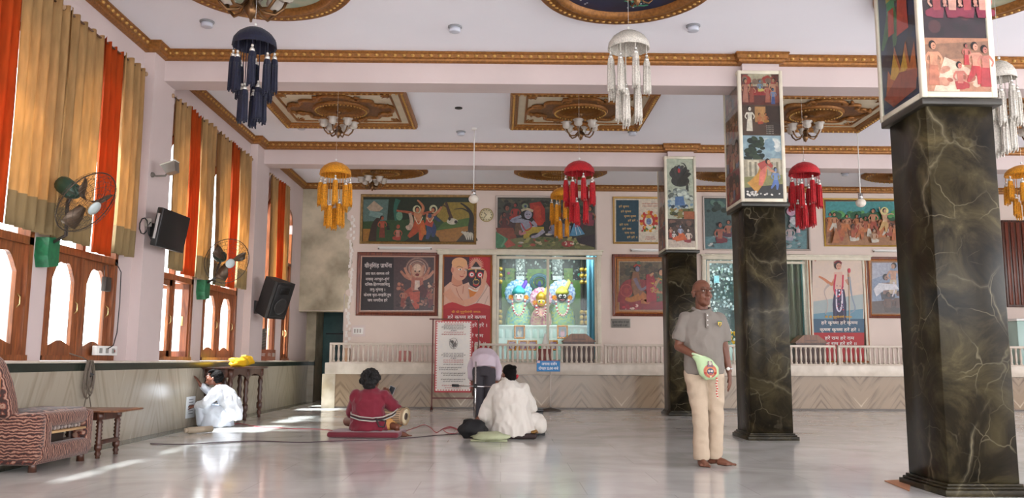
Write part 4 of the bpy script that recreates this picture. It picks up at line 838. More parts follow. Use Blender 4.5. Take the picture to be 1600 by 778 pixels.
p.fig(388, 190, 92, '#d8b08a', '#d8b070', 'dance', 1, halo='#e0d890', arms=(((-1.1, -.6), (-1.6, -1.6), (-1.9, -2.8)), ((1.2, -.2), (2.2, -.4), (3.2, -.2)))).fig(345, 232, 70, '#c8a080', '#d8d0c0', 'sit', 1).poly([(175, 235), (190, 170), (215, 235)], '#b87040'); p.build(r)
# 9: picture of figure with serpent
r = hung('framed_painting', 1356, 402, 1440, 497, 'painting of pale-blue figures beneath a white canopy in orange frame, beside the youth banner', 'painting', 4.5, FRW, .05, lip=ORW)
p = Pic(crop_fn(1230, 290, 2.595, YB-.02), (0, -1, 0)); p.rect(330, 298, 560, 534, '#c07a28').rect(338, 306, 552, 526, '#8a5a24').rect(344, 312, 546, 518, '#8a9ab4').poly([(344, 312), (440, 312), (400, 360), (344, 380)], '#b0b4c4').poly([(344, 470), (546, 450), (546, 518), (344, 518)], '#5a4a44')
p.fig(400, 460, 130, '#8e7064', '#3a3a44', 'sit', 1).fig(430, 440, 120, '#c89a80', '#c8b49a', 'stand', -1).fig(410, 510, 100, '#6a4a3c', '#4a3428', 'sit', 1).fig(450, 512, 110, '#5a3c30', '#3a2a24', 'sit', -1).poly([(348, 420), (370, 395), (440, 400), (452, 420), (390, 425), (360, 450)], '#d8d8e0').st([(430, 390), (434, 420), (425, 450)], [8, 6, 5], '#d8d0d8'); p.fig(500, 500, 140, '#a08078', '#7a5a50', 'sit', -1); p.build(r)
# 10: painting behind the middle column (two visible ends)
r = hung('framed_painting', 1099, 308, 1263, 391, 'wide framed river scene half hidden behind the middle column', 'painting', 3, mat('pale_silver_frame', '#b9aca4'))
p = Pic(crop_fn(1090, 290, 2.684, YB-.014), (0, -1, 0)); p.rect(28, 55, 460, 268, '#4c6464').blobs(32, 60, 455, 120, 60, 13, ['#2c3a30', '#4a6a5a', '#3a4a44', '#6a8a7c'], .7, 3).poly([(32, 215), (455, 190), (455, 266), (32, 266)], '#5f8a90').blobs(34, 200, 455, 264, 50, 11, ['#a8b4b4', '#7a8c90', '#c8ccc8', '#4a5a5c'], .5, 9)
p.fig(92, 240, 110, '#a86450', '#7a2c38', 'sit', 1).fig(128, 215, 90, '#b07058', '#5a3040', 'sit', -1).fig(385, 230, 90, '#b8a8a8', '#a8a4b4', 'sit', -1).ell(390, 110, 20, 18, '#c89ab0').fig(420, 200, 60, '#a08890', '#d0b0b8', 'stand', -1).blobs(380, 130, 455, 190, 20, 9, ['#c8ccd0', '#8aa0a0', '#a878a0'], .7, 4); p.build(r)
# wall clock, plaque, switchboard, tube lights
q = atY(760, 336, YB); r = thing('wall_clock', (q.x, YB, q.z), 'round cream wall clock with a gilt rim left of the large shrine painting', 'clock')
M = frame(q.x, YB, q.z, rx=PI/2)
MB().lathe([(.15, 0), (.158, .02), (.15, .035), (.14, .03)], 32, M, caps=False).build('rim', mat('clock_rim', '#a8925a', .35, .5), r)
MB().lathe([(.142, .02), (.142, .0245), (.001, .025)], 32, M).build('dial', mat('clock_dial', '#e0d4b0', .5), r)
b = MB()
for k in range(12): a = 2*PI*k/12; b.ball((q.x+.115*math.sin(a), YB-.026, q.z+.115*math.cos(a)), (.011, .002, .011), 6)
b.build('hour_marks', BLACK, r)
MB().tube([(q.x, YB-.03, q.z), (q.x-.055, YB-.03, q.z+.05)], .007, 5).build('hour_hand', BLACK, r); MB().tube([(q.x, YB-.033, q.z), (q.x-.06, YB-.033, q.z-.075)], .005, 5).build('minute_hand', BLACK, r)
a, c = atY(955, 512, YB), atY(985, 498, YB); r = thing('wall_plaque', ((a.x+c.x)/2, YB, a.z), 'small dark plaque with two lines of text below the seated couple painting', 'plaque')
MB().bbox((a.x, YB-.02, a.z), (c.x, YB-.001, c.z), .004).build('plate', mat('plaque_grey', '#8a847a', .4, .3), r)
p = Pic(crop_fn(940, 290, 3.109, YB-.0205), (0, -1, 0)); p.rect(49, 651, 136, 688, '#6a655c').rect(51, 653, 134, 686, '#77726a').text('कृपया मन्दिर में यहां', 92, 667, 9, '#1c1a18', 80, bold=1).text('फोटोग्राफी न करें', 90, 683, 9, '#1c1a18', 70, bold=1); p.build(r, 'lettering', PRINT)
def tube_light(x0, x1, y, lab):
    a, c = atY(x0, y, YB), atY(x1, y, YB); r = thing('tube_light', ((a.x+c.x)/2, YB, a.z), lab, 'tube light')
    MB().bbox((a.x, YB-.045, a.z-.012), (c.x, YB-.001, a.z+.03), .006).build('fitting', WHITEP, r); MB().tube([(a.x+.02, YB-.055, a.z-.02), (c.x-.02, YB-.055, a.z-.02)], .014, 8).build('tube', mat('unlit_tube', '#dcdad6', .3), r)
    for x in (a.x+.015, c.x-.015): MB().bbox((x-.015, YB-.07, a.z-.036), (x+.015, YB-.03, a.z), .004).build('end_cap', mat('tube_cap', '#8a8078', .5), r)
tube_light(591, 675, 387.5, 'unlit tube light above the dark prayer board'); tube_light(1363, 1436, 392, 'unlit tube light under the procession painting'); tube_light(985, 1035, 391, 'unlit tube light above the seated couple painting')
a, c = atY(552, 522, YB), atY(568, 512, YB); r = thing('switch_board', ((a.x+c.x)/2, YB, a.z), 'pink-white switch board low on the wall near the cement nook', 'switch board')
MB().bbox((a.x-.04, YB-.012, a.z-.05), (c.x+.04, YB-.001, c.z+.05), .004).build('backplate', mat('pinkish_board', '#d8c8c4', .5), r); MB().bbox((a.x, YB-.03, a.z), (c.x, YB-.01, c.z), .004).build('socket', WHITEP, r)
for k in range(3): MB().bbox((a.x+.02+k*.06, YB-.036, a.z+.03), (a.x+.055+k*.06, YB-.028, c.z-.03), .003).build('switch', mat('switch_grey', '#a8a09c', .4), r)
b = MB(); b.tube([(a.x-.22, YB-.012, 2.4), (a.x-.22, YB-.012, a.z+.07), (a.x-.04, YB-.012, a.z+.07)], .012, 6); tag(b.build('conduit', mat('conduit_white', '#cfc4bf', .5)), 'white cable conduit running down to the switch board', 'conduit')
# ---------------- glass picture cases round the columns ----------------
def case(i, label, front, side):
    x, y = COLS[i]; x0, x1, y0, y1, z0, z1 = x-.05, x+.53, y-.06, y+.66, 2.957, 4.68; w = .045
    r = thing('picture_case', ((x0+x1)/2, (y0+y1)/2, z0), label, 'picture case')
    b = MB()
    for a in (x0, x1-w):
        for c in (y0, y1-w): b.bbox((a, c, z0), (a+w, c+w, z1), .004, seg=1)
    for z in (z0, z1-w):
        for c in (y0, y1-w): b.bbox((x0+w-.003, c+.002, z+.001), (x1-w+.003, c+w-.002, z+w-.001), .003, seg=1)
        for a in (x0, x1-w): b.bbox((a+.002, y0+w-.003, z+.001), (a+w-.002, y1-w+.003, z+w-.001), .003, seg=1)
    b.build('frame', CREAMF, r)
    MB().box((x0+.02, y0+.02, z0+.01), (x1-.02, y1-.02, z1-.01)).build('backing_box', mat('case_inner', '#3a3634', .7), r)
    W_, H_, D_ = x1-x0-2*w, z1-z0-2*w, y1-y0-2*w
    p = Pic(lambda u, v: Vector((x0+w+u/100*W_, y0+.018, z1-w-v/300*H_)), (0, -1, 0), .0001); front(p); p.build(r, 'front_picture')
    p = Pic(lambda u, v: Vector((x0+.018, y1-w-u/100*D_, z1-w-v/300*H_)), (-1, 0, 0), .0001); side(p); p.build(r, 'side_picture')
    MB().box((x0+w, y0+.006, z0+w), (x1-w, y0+.010, z1-w)).build('pane', PANE, r)
    MB().box((x0+.006, y0+w, z0+w), (x0+.010, y1-w, z1-w)).build('pane', PANE, r)
    return r
def near_front(p):
    p.rect(0, 0, 100, 300, '#3a2428').rect(0, 0, 100, 222, '#3c2630').blobs(0, 0, 100, 220, 40, 9, ['#4a2c34', '#2c1c24', '#5a3438'], 1, 3)
    for q in range(12): p.fig(8+q*8, 60+(q % 3)*65, 66, ['#d8a090', '#c88878'][q % 2], ['#a83a44', '#d0a8a0', '#8a3048'][q % 3], ['dance', 'stand', 'sit'][q % 3], 1 if q % 2 else -1, top=['#b04a50', '#d8a090'][q % 2])
    p.rect(0, 222, 100, 300, '#b88468').poly([(0, 232), (100, 226), (100, 250), (0, 255)], '#96705a').poly([(10, 300), (30, 250), (60, 262), (50, 300)], '#dcc8b0').blobs(0, 262, 100, 298, 26, 8, ['#c89078', '#d8b8a0', '#a86450'], .6, 2)
    p.fig(12, 292, 62, '#d89878', '#c07a60', 'stand').fig(52, 296, 50, '#c87868', '#a83a3c', 'sit').fig(78, 290, 60, '#d89880', '#b83c40', 'dance', 1).fig(93, 294, 58, '#c88070', '#b04044', 'stand').fig(64, 262, 30, '#b86a60', '#b83c40', 'stand')
def near_side(p):
    p.rect(0, 0, 100, 300, '#16305a').blobs(0, 0, 100, 150, 30, 16, ['#1c4478', '#12284a', '#2a5a86'], .8, 1).blobs(0, 170, 100, 298, 24, 18, ['#141c38', '#1c2a4a', '#3a2430'], .7, 2)
    p.fig(35, 205, 120, '#3f9a70', '#4a7a50', 'dance', 1, arms=(((-1.1, -.6), (-1.8, -1.4), (-2.2, -2.4)), ((1.2, .2), (1.8, .8), (1.6, 1.8)))).fig(66, 195, 110, '#4aa070', '#c83a30', 'stand').st([(30, 100), (30, 130)], 12, '#c8b040').st([(36, 145), (34, 185)], 16, '#c84030')
    p.poly([(10, 280), (20, 235), (32, 255), (40, 205), (55, 245), (70, 210), (78, 248), (92, 220), (95, 275), (60, 262)], '#c8682c').poly([(25, 250), (38, 215), (52, 250), (66, 222), (72, 252), (45, 262)], '#e8b03c').poly([(5, 275), (50, 250), (96, 262), (90, 290), (30, 296)], '#a84a34')
def mid_front(p):
    p.rect(0, 0, 100, 75, '#6a3430').rect(0, 75, 100, 150, '#5c4034').rect(0, 150, 100, 300, '#8a98a0')
    p.poly([(20, 0), (80, 0), (90, 30), (10, 30)], '#b8a890').blobs(0, 2, 100, 30, 20, 7, ['#c8b8a0', '#8a6a5a', '#a83c34'], 1, 1).rect(20, 38, 84, 52, '#a02c2c').fig(50, 42, 36, '#7a90a8', '#c8b060', 'sit')
    for x, h, c in ((12, 56, '#b07060'), (28, 46, '#a05040'), (70, 46, '#b86a58'), (86, 58, '#c08870'), (96, 50, '#8a4a40')): p.fig(x, 70, h, '#c08868', c, 'stand', 1 if x < 50 else -1, top=c)
    p.fig(84, 74, 38, '#7a88b0', '#4a5a90', 'stand')
    p.rect(34, 80, 62, 118, '#b88858').rect(64, 78, 100, 146, '#3c2c26').fig(20, 140, 58, '#e8dccc', '#e0d4c4', 'stand', 1, top='#e0d4c4').fig(46, 122, 34, '#b87048', '#a84a34', 'sit').fig(62, 118, 30, '#b87048', '#a87838', 'sit')
    for k in range(5): p.text('हरे कृष्ण राम', 72, 128+k*4.6, 2.4, '#d8d0c4', 34)
    p.rect(0, 150, 100, 232, '#9ab0bc').blobs(40, 155, 100, 190, 14, 12, ['#c8d0d0', '#8aa8b8', '#e0e4e0'], .8, 2).st([(8, 250), (16, 215), (26, 190)], [9, 7, 6], '#3c3226').blobs(0, 152, 58, 212, 40, 9, ['#2c3c2e', '#3c4c38', '#24302a'], .6, 3)
    p.rect(0, 208, 100, 256, '#a8a08a').rect(10, 210, 40, 250, '#c8c0a8').rect(70, 205, 96, 250, '#c0b8a4')
    for k in range(6): p.rect(14+k*14, 214, 20+k*14, 248, '#8a8470')
    p.poly([(0, 250), (100, 244), (100, 272), (0, 280)], '#8a8a5a').poly([(0, 276), (100, 266), (100, 300), (0, 300)], '#2e2e2c')
    p.st([(52, 222), (44, 250), (20, 276)], [16, 26, 34], '#c8903c').st([(54, 222), (48, 244), (42, 270)], [12, 16, 10], '#d87868').st([(40, 226), (60, 216), (74, 226)], [18, 12, 8], '#b05048').ell(62, 212, 6, 7, '#2c1c18').ell(65, 214, 4, 5, '#c89070').st([(60, 226), (74, 236), (80, 234)], [6, 5, 4], '#c89070')
    p.fig(82, 280, 52, '#7a94c0', '#5a78b8', 'dance', 1).blobs(4, 282, 96, 296, 16, 3, ['#e8e4dc', '#c8c4bc'], .7, 5)
def mid_side(p):
    for k, c in enumerate(('#6a4440', '#7a5240', '#6a6a60', '#8a4a50')):
        p.rect(0, k*75, 100, k*75+75, c).blobs(0, k*75, 100, k*75+75, 24, 11, ['#4a3430', '#8a6a5a', '#3c4a44', '#a88878'], 1, k)
        for q in range(4): p.fig(15+q*23, k*75+70, 50, '#b88068', ['#a84a40', '#c8b090', '#7a8aa0'][(q+k) % 3], ['stand', 'sit'][q % 2])
def far_front(p):
    p.rect(0, 0, 100, 300, '#c8c4b4').rect(0, 0, 100, 120, '#c4c2b0').rect(0, 205, 100, 300, '#5a4038')
    for k in range(8): a = -2.9+k*.37; p.st([(50, 78), (50+34*math.cos(a), 62+30*math.sin(a)), (50+38*math.cos(a+.25), 58+34*math.sin(a+.25))], [16, 13, 5], '#38302e' if k % 2 else '#4c4240')
    p.ell(50, 76, 34, 20, '#3c3432').st([(60, 56), (74, 36), (66, 18), (54, 14)], [5, 5, 4, 2], '#2c2624').ell(46, 40, 5, 9, '#c83a3c').ell(47, 30, 3.5, 4, '#5a6a98').fig(76, 112, 40, '#4a4240', '#3a3432', 'stand')
    p.blobs(0, 100, 100, 150, 36, 9, ['#d8d8d4', '#a8aaa8', '#6a6a68', '#e8e8e0'], .7, 4).blobs(0, 140, 100, 172, 30, 8, ['#3c5a80', '#8aa0b8', '#2c3c50', '#c8d0d8'], .7, 5).poly([(30, 130), (60, 128), (66, 160), (28, 160)], '#5878a8')
    p.blobs(0, 168, 100, 206, 34, 8, ['#6a6a34', '#8a8048', '#3c3c24', '#a87840'], .6, 6).rect(60, 180, 100, 206, '#a8603c').poly([(0, 275), (100, 280), (100, 300), (0, 300)], '#c8b8a8').blobs(0, 206, 100, 240, 24, 9, ['#4a3a34', '#7a5a4c', '#38302c'], .8, 7)
    p.fig(46, 262, 46, '#a8b0c8', '#d86a34', 'sit').fig(76, 284, 60, '#d8c0b0', '#8a3034', 'sit', -1).fig(22, 276, 40, '#d8d0c8', '#c85a30', 'sit').poly([(20, 268), (60, 255), (70, 275), (30, 282)], '#c8602c').fig(10, 270, 36, '#c89078', '#a83a34', 'stand')
case(0, 'cream-framed picture case with pink figures and blue side picture on the nearest column', near_front, near_side)
case(1, 'cream-framed picture case with three stacked scenes on the middle column', mid_front, mid_side)
case(2, 'cream-framed picture case with many-headed serpent scene on the far column', far_front, mid_side)
# ---------------- lit shrine ----------------
TEALW = mat('shrine_wall_teal', '#6a9a98', .5); WS = mat('shrine_white_marble', '#dfeeea', .4)
def alcove(n, x0, x1, d=2.0, m=TEALW):
    b = MB(); y0, y1, z0, z1 = YB+.2, YB+.2+d, .86, 3.6; t = .06
    b.box((x0-t, y0, z0-t), (x1+t, y1, z0)); b.box((x0-t, y0, z1), (x1+t, y1, z1+t)); b.box((x0-t, y0, z0), (x0, y1, z1)); b.box((x1, y0, z0), (x1+t, y1, z1)); b.box((x0-t, y1, z0-t), (x1+t, y1+t, z1+t))
    struct(b.build('wall_%s' % n, m))
alcove('shrine_one', -.35, 2.45); alcove('shrine_two', 4.3, 7.05)
area('shrine_lamp', (1.05, YB+.45, 3.5), (math.radians(30), 0, 0), 2.0, .3, 34, (.93, 1, .98)); area('second_shrine_lamp', (5.5, YB+.45, 3.5), (math.radians(30), 0, 0), 1.6, .3, 30, (.93, 1, .98))
def lamp_strip(x0, x1, lab):
    r = thing('shrine_tube_light', ((x0+x1)/2, YB+.35, 3.56), lab, 'tube light'); MB().bbox((x0, YB+.32, 3.53), (x1, YB+.40, 3.592), .006).build('fitting', WHITEP, r); MB().tube([(x0, YB+.36, 3.51), (x1, YB+.36, 3.51)], .014, 8).build('tube', mat('lit_tube', '#f0fffc', .3, emit=6), r)
lamp_strip(.2, 1.9, 'lit tube light inside the top of the bright shrine'); lamp_strip(4.8, 6.4, 'lit tube light inside the top of the second shrine')
def c4(u, v, Y): return atY(765+u/4.322, 385+v/4.322, Y)
# backdrop
YK = YB+2.15
r = thing('shrine_backdrop', (1.05, YK, .9), 'green peacock-patterned backdrop cloth behind the three deities', 'backdrop')
p = Pic(lambda u, v: c4(u, v, YK), (0, -1, 0)); p.rect(-20, 60, 740, 560, '#1c2222').blobs(-10, 70, 730, 240, 240, 6, ['#5c6a6a', '#8a9a98', '#2c3a3a', '#c0ccc8', '#3a4442'], 1.3, 1)
p.rect(255, 155, 410, 540, '#5a8a34').rect(105, 150, 170, 300, '#6a8a3a').rect(500, 150, 560, 300, '#6a8a3a').rect(60, 230, 620, 540, '#5f8f3c').blobs(110, 155, 560, 520, 160, 7, ['#7aa84a', '#4a7a2c', '#8ab85a', '#3f6f3a', '#c8c850'], 1, 5)
for q in range(3): p.ring(335, 245, 66-q*16, 60-q*15, 7, ['#1c4a7a', '#2a7a8a', '#18346a'][q])
for q in range(22): a = PI+PI*q/21; p.ell(335+60*math.cos(a), 250+56*math.sin(a), 7, 7, '#1a3c78').ell(335+60*math.cos(a), 250+56*math.sin(a), 3, 3, '#4ac0a0')
p.ell(335, 262, 12, 26, '#1c3c88').ell(128, 185, 10, 10, '#a83a6a').ell(548, 254, 9, 9, '#a83a6a').ell(600, 195, 10, 10, '#4ac0a0').rect(175, 60, 238, 230, '#7c8a8a').rect(420, 60, 490, 230, '#7c8a8a').blobs(175, 70, 238, 230, 70, 5, ['#c8d4d4', '#4a5656', '#e8f0f0'], 1, 2).blobs(420, 70, 490, 230, 70, 5, ['#c8d4d4', '#4a5656', '#e8f0f0'], 1, 3).rect(180, 205, 232, 232, '#e8f4f4').rect(425, 205, 485, 232, '#e8f4f4')
p.build(r)
# altar
YA = YB+1.0
a, c = c4(45, 530, YA), c4(700, 545, YA)
r = thing('shrine_altar', (1.05, YA+.3, .862), 'white stepped marble altar under the deities with framed photographs', 'altar')
zt = c4(400, 532, YA).z
b = MB(); b.bbox((a.x, YA, zt-.04), (c.x, YA+.75, zt), .008); b.box((a.x+.03, YA+.04, .862), (c.x-.03, YA+.74, zt-.04)); b.bbox((a.x+.35, YA-.25, 1.18), (c.x-.35, YA+.03, 1.22), .006); b.box((a.x+.38, YA-.22, .862), (c.x-.38, YA+.02, 1.18)); b.build('body', WS, r)
for k in range(14): x = a.x+.1+k*(c.x-a.x-.2)/13; MB().bbox((x-.05, YA+.02, zt-.3), (x+.05, YA+.042, zt-.09), .004).build('carved_panel', mat('shrine_panel', '#b8d4d0', .4), r)
MAR = mat('marigold', '#e08a14', .7, var=.3, vscale=40, bump=.4); 
def garland_frame(u, v, w, h, Y, lab, im):
    q = c4(u, v, Y); r = thing('garlanded_photo', (q.x, Y, q.z-h/2), lab, 'framed photo'); b = MB()
    ring_ = [(q.x-w/2, q.z-h/2), (q.x-w/2, q.z+h/2), (q.x+w/2, q.z+h/2), (q.x+w/2, q.z-h/2)]
    for i in range(4):
        p0, p1 = Vector(ring_[i]), Vector(ring_[(i+1) % 4]); k = int((p1-p0).length/.028)
        for j in range(k): s = p0+(p1-p0)*j/k; b.ball((s.x, Y-.02, s.y), .02, 6)
    b.build('garland', MAR, r); MB().box((q.x-w/2, Y-.008, q.z-h/2), (q.x+w/2, Y+.008, q.z+h/2)).build('frame', mat('photo_gold', '#c89a3a', .4), r)
    pp = Pic(lambda x_, y_: Vector((q.x-w/2+.02+x_*(w-.04), Y-.009, q.z+h/2-.02-y_*(h-.04))), (0, -1, 0), .0002); pp.rect(0, 0, 1, 1, im[0]).ell(.5, .62, .3, .35, im[1]).ell(.5, .32, .16, .17, im[2]); pp.build(r)
garland_frame(202, 578, .22, .28, YA-.02, 'garlanded photo on the altar under the left deity', ['#7a90a8', '#d8d4c8', '#b08a70']); garland_frame(492, 578, .22, .28, YA-.02, 'garlanded photo on the altar under the right deity', ['#8a98b0', '#e0a8c0', '#b08a70'])
for k, u in enumerate((150, 225, 290, 430, 560)): garland_frame(u, 668, .18, .20, YA-.27, 'small garlanded photo on the lower altar step, %s from the left' % ['first', 'second', 'third', 'fourth', 'fifth'][k], ['#b070a0', '#e8d0e0', '#c0a090'])
for k, (u, w) in enumerate(((305, 80), (415, 70))):
    q = c4(u, 600, YA-.05); tag(MB().bbox((q.x-w*.0024, YA-.13, 1.225), (q.x+w*.0024, YA-.06, 1.33), .03).build('green_cloth_bundle', mat('green_satin', '#3fa05a', .5)), 'green satin cloth on the altar step, %s of centre' % ('left', 'right')[k], 'cloth')
def deity(u, face, rob, turb, halo, plume, label, sc=1.0):
    q = c4(u, 528, YA+.35); x, y, z = q.x, YA+(.38 if sc == 1 else .20), zt+.001; r = thing('deity_statue', (x, y, z), label, 'statue')
    MB().lathe([(.28*sc, 0), (.31*sc, .1*sc), (.26*sc, .35*sc), (.17*sc, .5*sc), (.12*sc, .56*sc)], 28, frame(x, y, z) @ Matrix.Diagonal((1, .6, 1, 1)), flute=14, fa=.05).build('robe', rob, r)
    zf = z+.68*sc
    M = frame(x, y+.08, zf+.1, rx=PI/2)
    MB().lathe([(.33*sc, 0), (.335*sc, .015), (.30*sc, .03), (.001, .03)], 36, M, flute=18, fa=.03).build('halo', halo, r)
    b = MB(); b.ball((x, y-.06, zf), (.125*sc, .10, .13*sc), 20); f = b.build('face', face, r)
    for s in (-1, 1):
        e = MB().lathe([(.042*sc, 0), (.04*sc, .008), (.001, .01)], 16, frame(x+s*.052*sc, y-.145, zf+.02*sc, rx=PI/2)).build('eye', mat('eye_white', '#f4f4f0', .4), f); MB().lathe([(.018*sc, .01), (.001, .013)], 12, frame(x+s*.052*sc, y-.147, zf+.02*sc, rx=PI/2)).build('pupil', BLACK, f) if False else MB().ball((x+s*.052*sc, y-.158, zf+.02*sc), (.017, .006, .017), 8).build('pupil', BLACK, r)
    MB().tube([(x-.05*sc, y-.15, zf-.06*sc), (x, y-.165, zf-.075*sc), (x+.05*sc, y-.15, zf-.06*sc)], .010, 6).build('mouth', mat('red_lips', '#c02028', .4), r)
    MB().lathe([(.14*sc, 0), (.16*sc, .05), (.12*sc, .13), (.05*sc, .19), (.01, .21)], 24, frame(x, y-.03, zf+.07*sc), flute=9, fa=.07).build('turban', turb, r)
    b = MB()
    for k in range(5): b.ball((x+.09+.02*k, y+.02, zf+.2+.04*k), (.045, .02, .06), 8)
    b.build('plume', plume, r)
    for s in (-1, 1):
        b = MB(); c_ = Vector((x+s*.185*sc, y-.05, zf-.01)); b.ball(c_, (.05, .03, .05), 12)
        for k in range(8): b.ball(c_+Vector((.05*math.cos(k*PI/4), -.01, .05*math.sin(k*PI/4))), .018, 6)
        b.build('ear_flower', MAR, r)
    b = MB(); n = 26
    for k in range(n):
        a_ = PI*1.06*(k/(n-1))-PI*.03; b.cur = k % 2; b.ball((x-.15*sc*math.cos(a_), y-.15-.02*math.sin(a_), zf-.08*sc-.36*sc*math.sin(a_)**.8 if math.sin(a_) > 0 else zf-.08*sc), .026, 6)
    b.build('garland', [mat('garland_red', '#b81c34', .6), mat('garland_white', '#f0ece4', .6)], r)
RB1 = mat('brocade_blue', '#2f96b0', .5, col2='#c0d070', vscale=22); RB2 = mat('brocade_rose', '#b84a80', .5, col2='#d8c8a0', vscale=22); RB3 = mat('brocade_lime', '#a8b838', .5, col2='#2f8890', vscale=22)
HL1 = mat('halo_blue_white', '#c8dce8', .4, col2='#2a80b8', vscale=18); HL2 = mat('halo_magenta', '#a83a78', .4, col2='#e8d8e0', vscale=18); HL3 = mat('halo_pearl', '#d0dce0', .4, col2='#5a78c0', vscale=18)
deity(195, mat('white_face', '#eceff0', .35), RB1, mat('teal_turban', '#2aa0b0', .5, col2='#58c8c0', vscale=15), HL1, mat('violet_plume', '#6a4ac0', .5), 'white-faced deity with teal turban, left on the altar')
deity(345, mat('yellow_face', '#e8c818', .35), RB2, mat('gold_crown', '#d8a838', .3, .5), HL2, mat('gold_plume', '#e0c050', .5), 'small yellow-faced deity in the middle of the altar', .8)
deity(490, mat('black_face', '#121214', .35), RB3, mat('lime_turban', '#c8cc40', .5, col2='#e8d870', vscale=15), HL3, mat('yellow_plume', '#e8e070', .5), 'black-faced deity with lime turban, right on the altar')
GP = mat('gilt_pillar', '#a88a3a', .35, .5)
for k, (u, lab) in enumerate(((70, 'dark gilt-banded pillar at the left of the lit shrine'), (625, 'dark gilt-banded pillar, inner one right of the black-faced deity'), (658, 'dark gilt-banded pillar, outer one right of the black-faced deity'))):
    q = c4(u, 500, YA+.1); r = thing('shrine_pillar', (q.x, YA+.1, zt), lab, 'pillar'); M = frame(q.x, YA+.1, 0)
    MB().lathe([(.035, zt), (.035, 3.55)], 14, M, flute=7, fa=.1).build('shaft', mat('pillar_dark', '#2a2822', .35), r)
    for z in (zt+.02, zt+.14, zt+.26, 2.75, 2.9, 3.05): MB().lathe([(.04, z), (.065, z+.05), (.04, z+.10)], 14, M).build('gilt_band', GP, r)
def drape(x0, x1, y, z0, z1, m, label, folds=6, amp=.03):
    n, k = folds*8, 8; vs = [(x0+(x1-x0)*j/n, y+amp*math.cos(2*PI*folds*j/n)*(1+.2*i/k), z0+(z1-z0)*i/k) for i in range(k+1) for j in range(n+1)]
    b = MB(); b.add(vs, [(i*(n+1)+j, i*(n+1)+j+1, (i+1)*(n+1)+j+1, (i+1)*(n+1)+j) for i in range(k) for j in range(n)], True); o = tag(b.build('shrine_curtain', m, base=((x0+x1)/2, y, z0), fix=0), label, 'curtain'); s = o.modifiers.new('s', 'SOLIDIFY'); s.thickness = .003
drape(1.98, 2.36, YB+.75, .9, 3.4, cloth('pale_blue_drape', '#6fa8c0', .2), 'pale blue curtain at the right inside the lit shrine', 4)
# bits on the platform before the shrine
def desk(px0, px1, ytop, ybot, label, Y):
    a, c = atY(px0, ybot, Y), atY(px1, ytop, Y); r = thing('slope_top_desk', ((a.x+c.x)/2, Y, .9), label, 'desk'); w = c.x-a.x
    MB().prism([(a.x, a.z), (c.x, a.z), (c.x-w*.3, c.z), (a.x+w*.28, c.z)], .4, Matrix(((1, 0, 0, 0), (0, 0, 1, Y-.2), (0, 1, 0, 0), (0, 0, 0, 1)))).build('lid', MIDW, r)
    b = MB(); b.box((a.x+.04, Y-.17, .9), (c.x-.04, Y+.17, a.z-.001)); b.build('body', DARKW, r)
    p = Pic(lambda u, v: Vector((a.x+w*u, Y-.202, a.z+(c.z-a.z)*v)), (0, -1, 0), .0003); p.ell(.5, .3, .2, .1, '#6a3c24'); p.build(r, 'carved_mark')
desk(877, 930, 522, 534, 'dark brown sloping desk on the platform right of the lit shrine glass', 18.1); desk(1237, 1288, 524, 536, 'brown sloping desk on the platform beside the youth banner', 18.1)
q = atY(852, 533, 18.0); r = thing('folded_white_cloth', (q.x, 18.0, .9), 'white peaked cloth with red base standing before the lit shrine', 'cloth')
MB().lathe([(.17, .9), (.12, 1.2), (.02, q.z+.15), (.005, q.z+.17)], 4, frame(q.x, 18.0, 0, rz=.5)).build('peak', mat('white_linen', '#dcd8d0', .8), r); MB().bbox((q.x-.16, 17.88, .9), (q.x+.16, 18.12, 1.2), .02).build('red_box', mat('dull_red', '#8a4a44', .6), r)
q = atY(632, 563, 18.2); tag(MB().bbox((q.x-.14, 18.1, .896), (q.x+.14, 18.35, 1.15), .05).build('pink_bundle', mat('pink_cloth', '#c88a84', .8, bump=.5, bscale=8), base=(q.x, 18.2, .896)), 'pinkish bundle on the platform behind the left balustrade', 'bundle')
q = atY(541, 563, 18.2); tag(MB().bbox((q.x-.07, 18.1, .896), (q.x+.07, 18.3, 1.2), .02).build('brown_carton', mat('carton_brown', '#7a5a44', .7), base=(q.x, 18.2, .896)), 'small brown carton on the platform at the left end', 'carton')
# ---------------- second shrine ----------------
def c5(u, v, Y): return atY(1090+u/2.684, 290+v/2.684, Y)
r = thing('shrine_backdrop', (5.6, YK, .9), 'glittering silver-blue backdrop of the second shrine', 'backdrop')
p = Pic(lambda u, v: c5(u, v, YK), (0, -1, 0)); p.rect(30, 290, 500, 640, '#3c5c5c').blobs(40, 300, 240, 560, 420, 4, ['#c8e0e8', '#8ab0b8', '#4a6a6c', '#e8f8f8', '#2c4444', '#7a9a8a'], 1.2, 3).rect(62, 380, 84, 410, '#8ad8e8').rect(240, 290, 470, 640, '#2c3432'); p.build(r)
r = thing('shrine_altar', (5.5, YA, .862), 'white altar with flower heaps inside the second shrine', 'altar'); MB().bbox((4.6, YA, .862), (6.1, YA+.6, 1.35), .01).build('body', WS, r)
random.seed(8)
for nm, m_, n_ in (('yellow_flowers', mat('yellow_flower', '#e8b020', .6), 40), ('white_flowers', mat('white_flower', '#f0f0e8', .6), 40), ('leaves', mat('leaf_green', '#3a7a3a', .6), 30)):
    b = MB()
    for k in range(n_): b.ball((random.uniform(4.7, 5.5), YA+random.uniform(.05, .3), 1.36+random.uniform(0, .35)), .035, 6)
    b.build(nm, m_, r)['kind'] = 'stuff'
drape(6.0, 6.95, YB+.6, .9, 3.35, cloth('grey_drape', '#8a8a78', .15), 'grey curtain at the right inside the second shrine', 7)
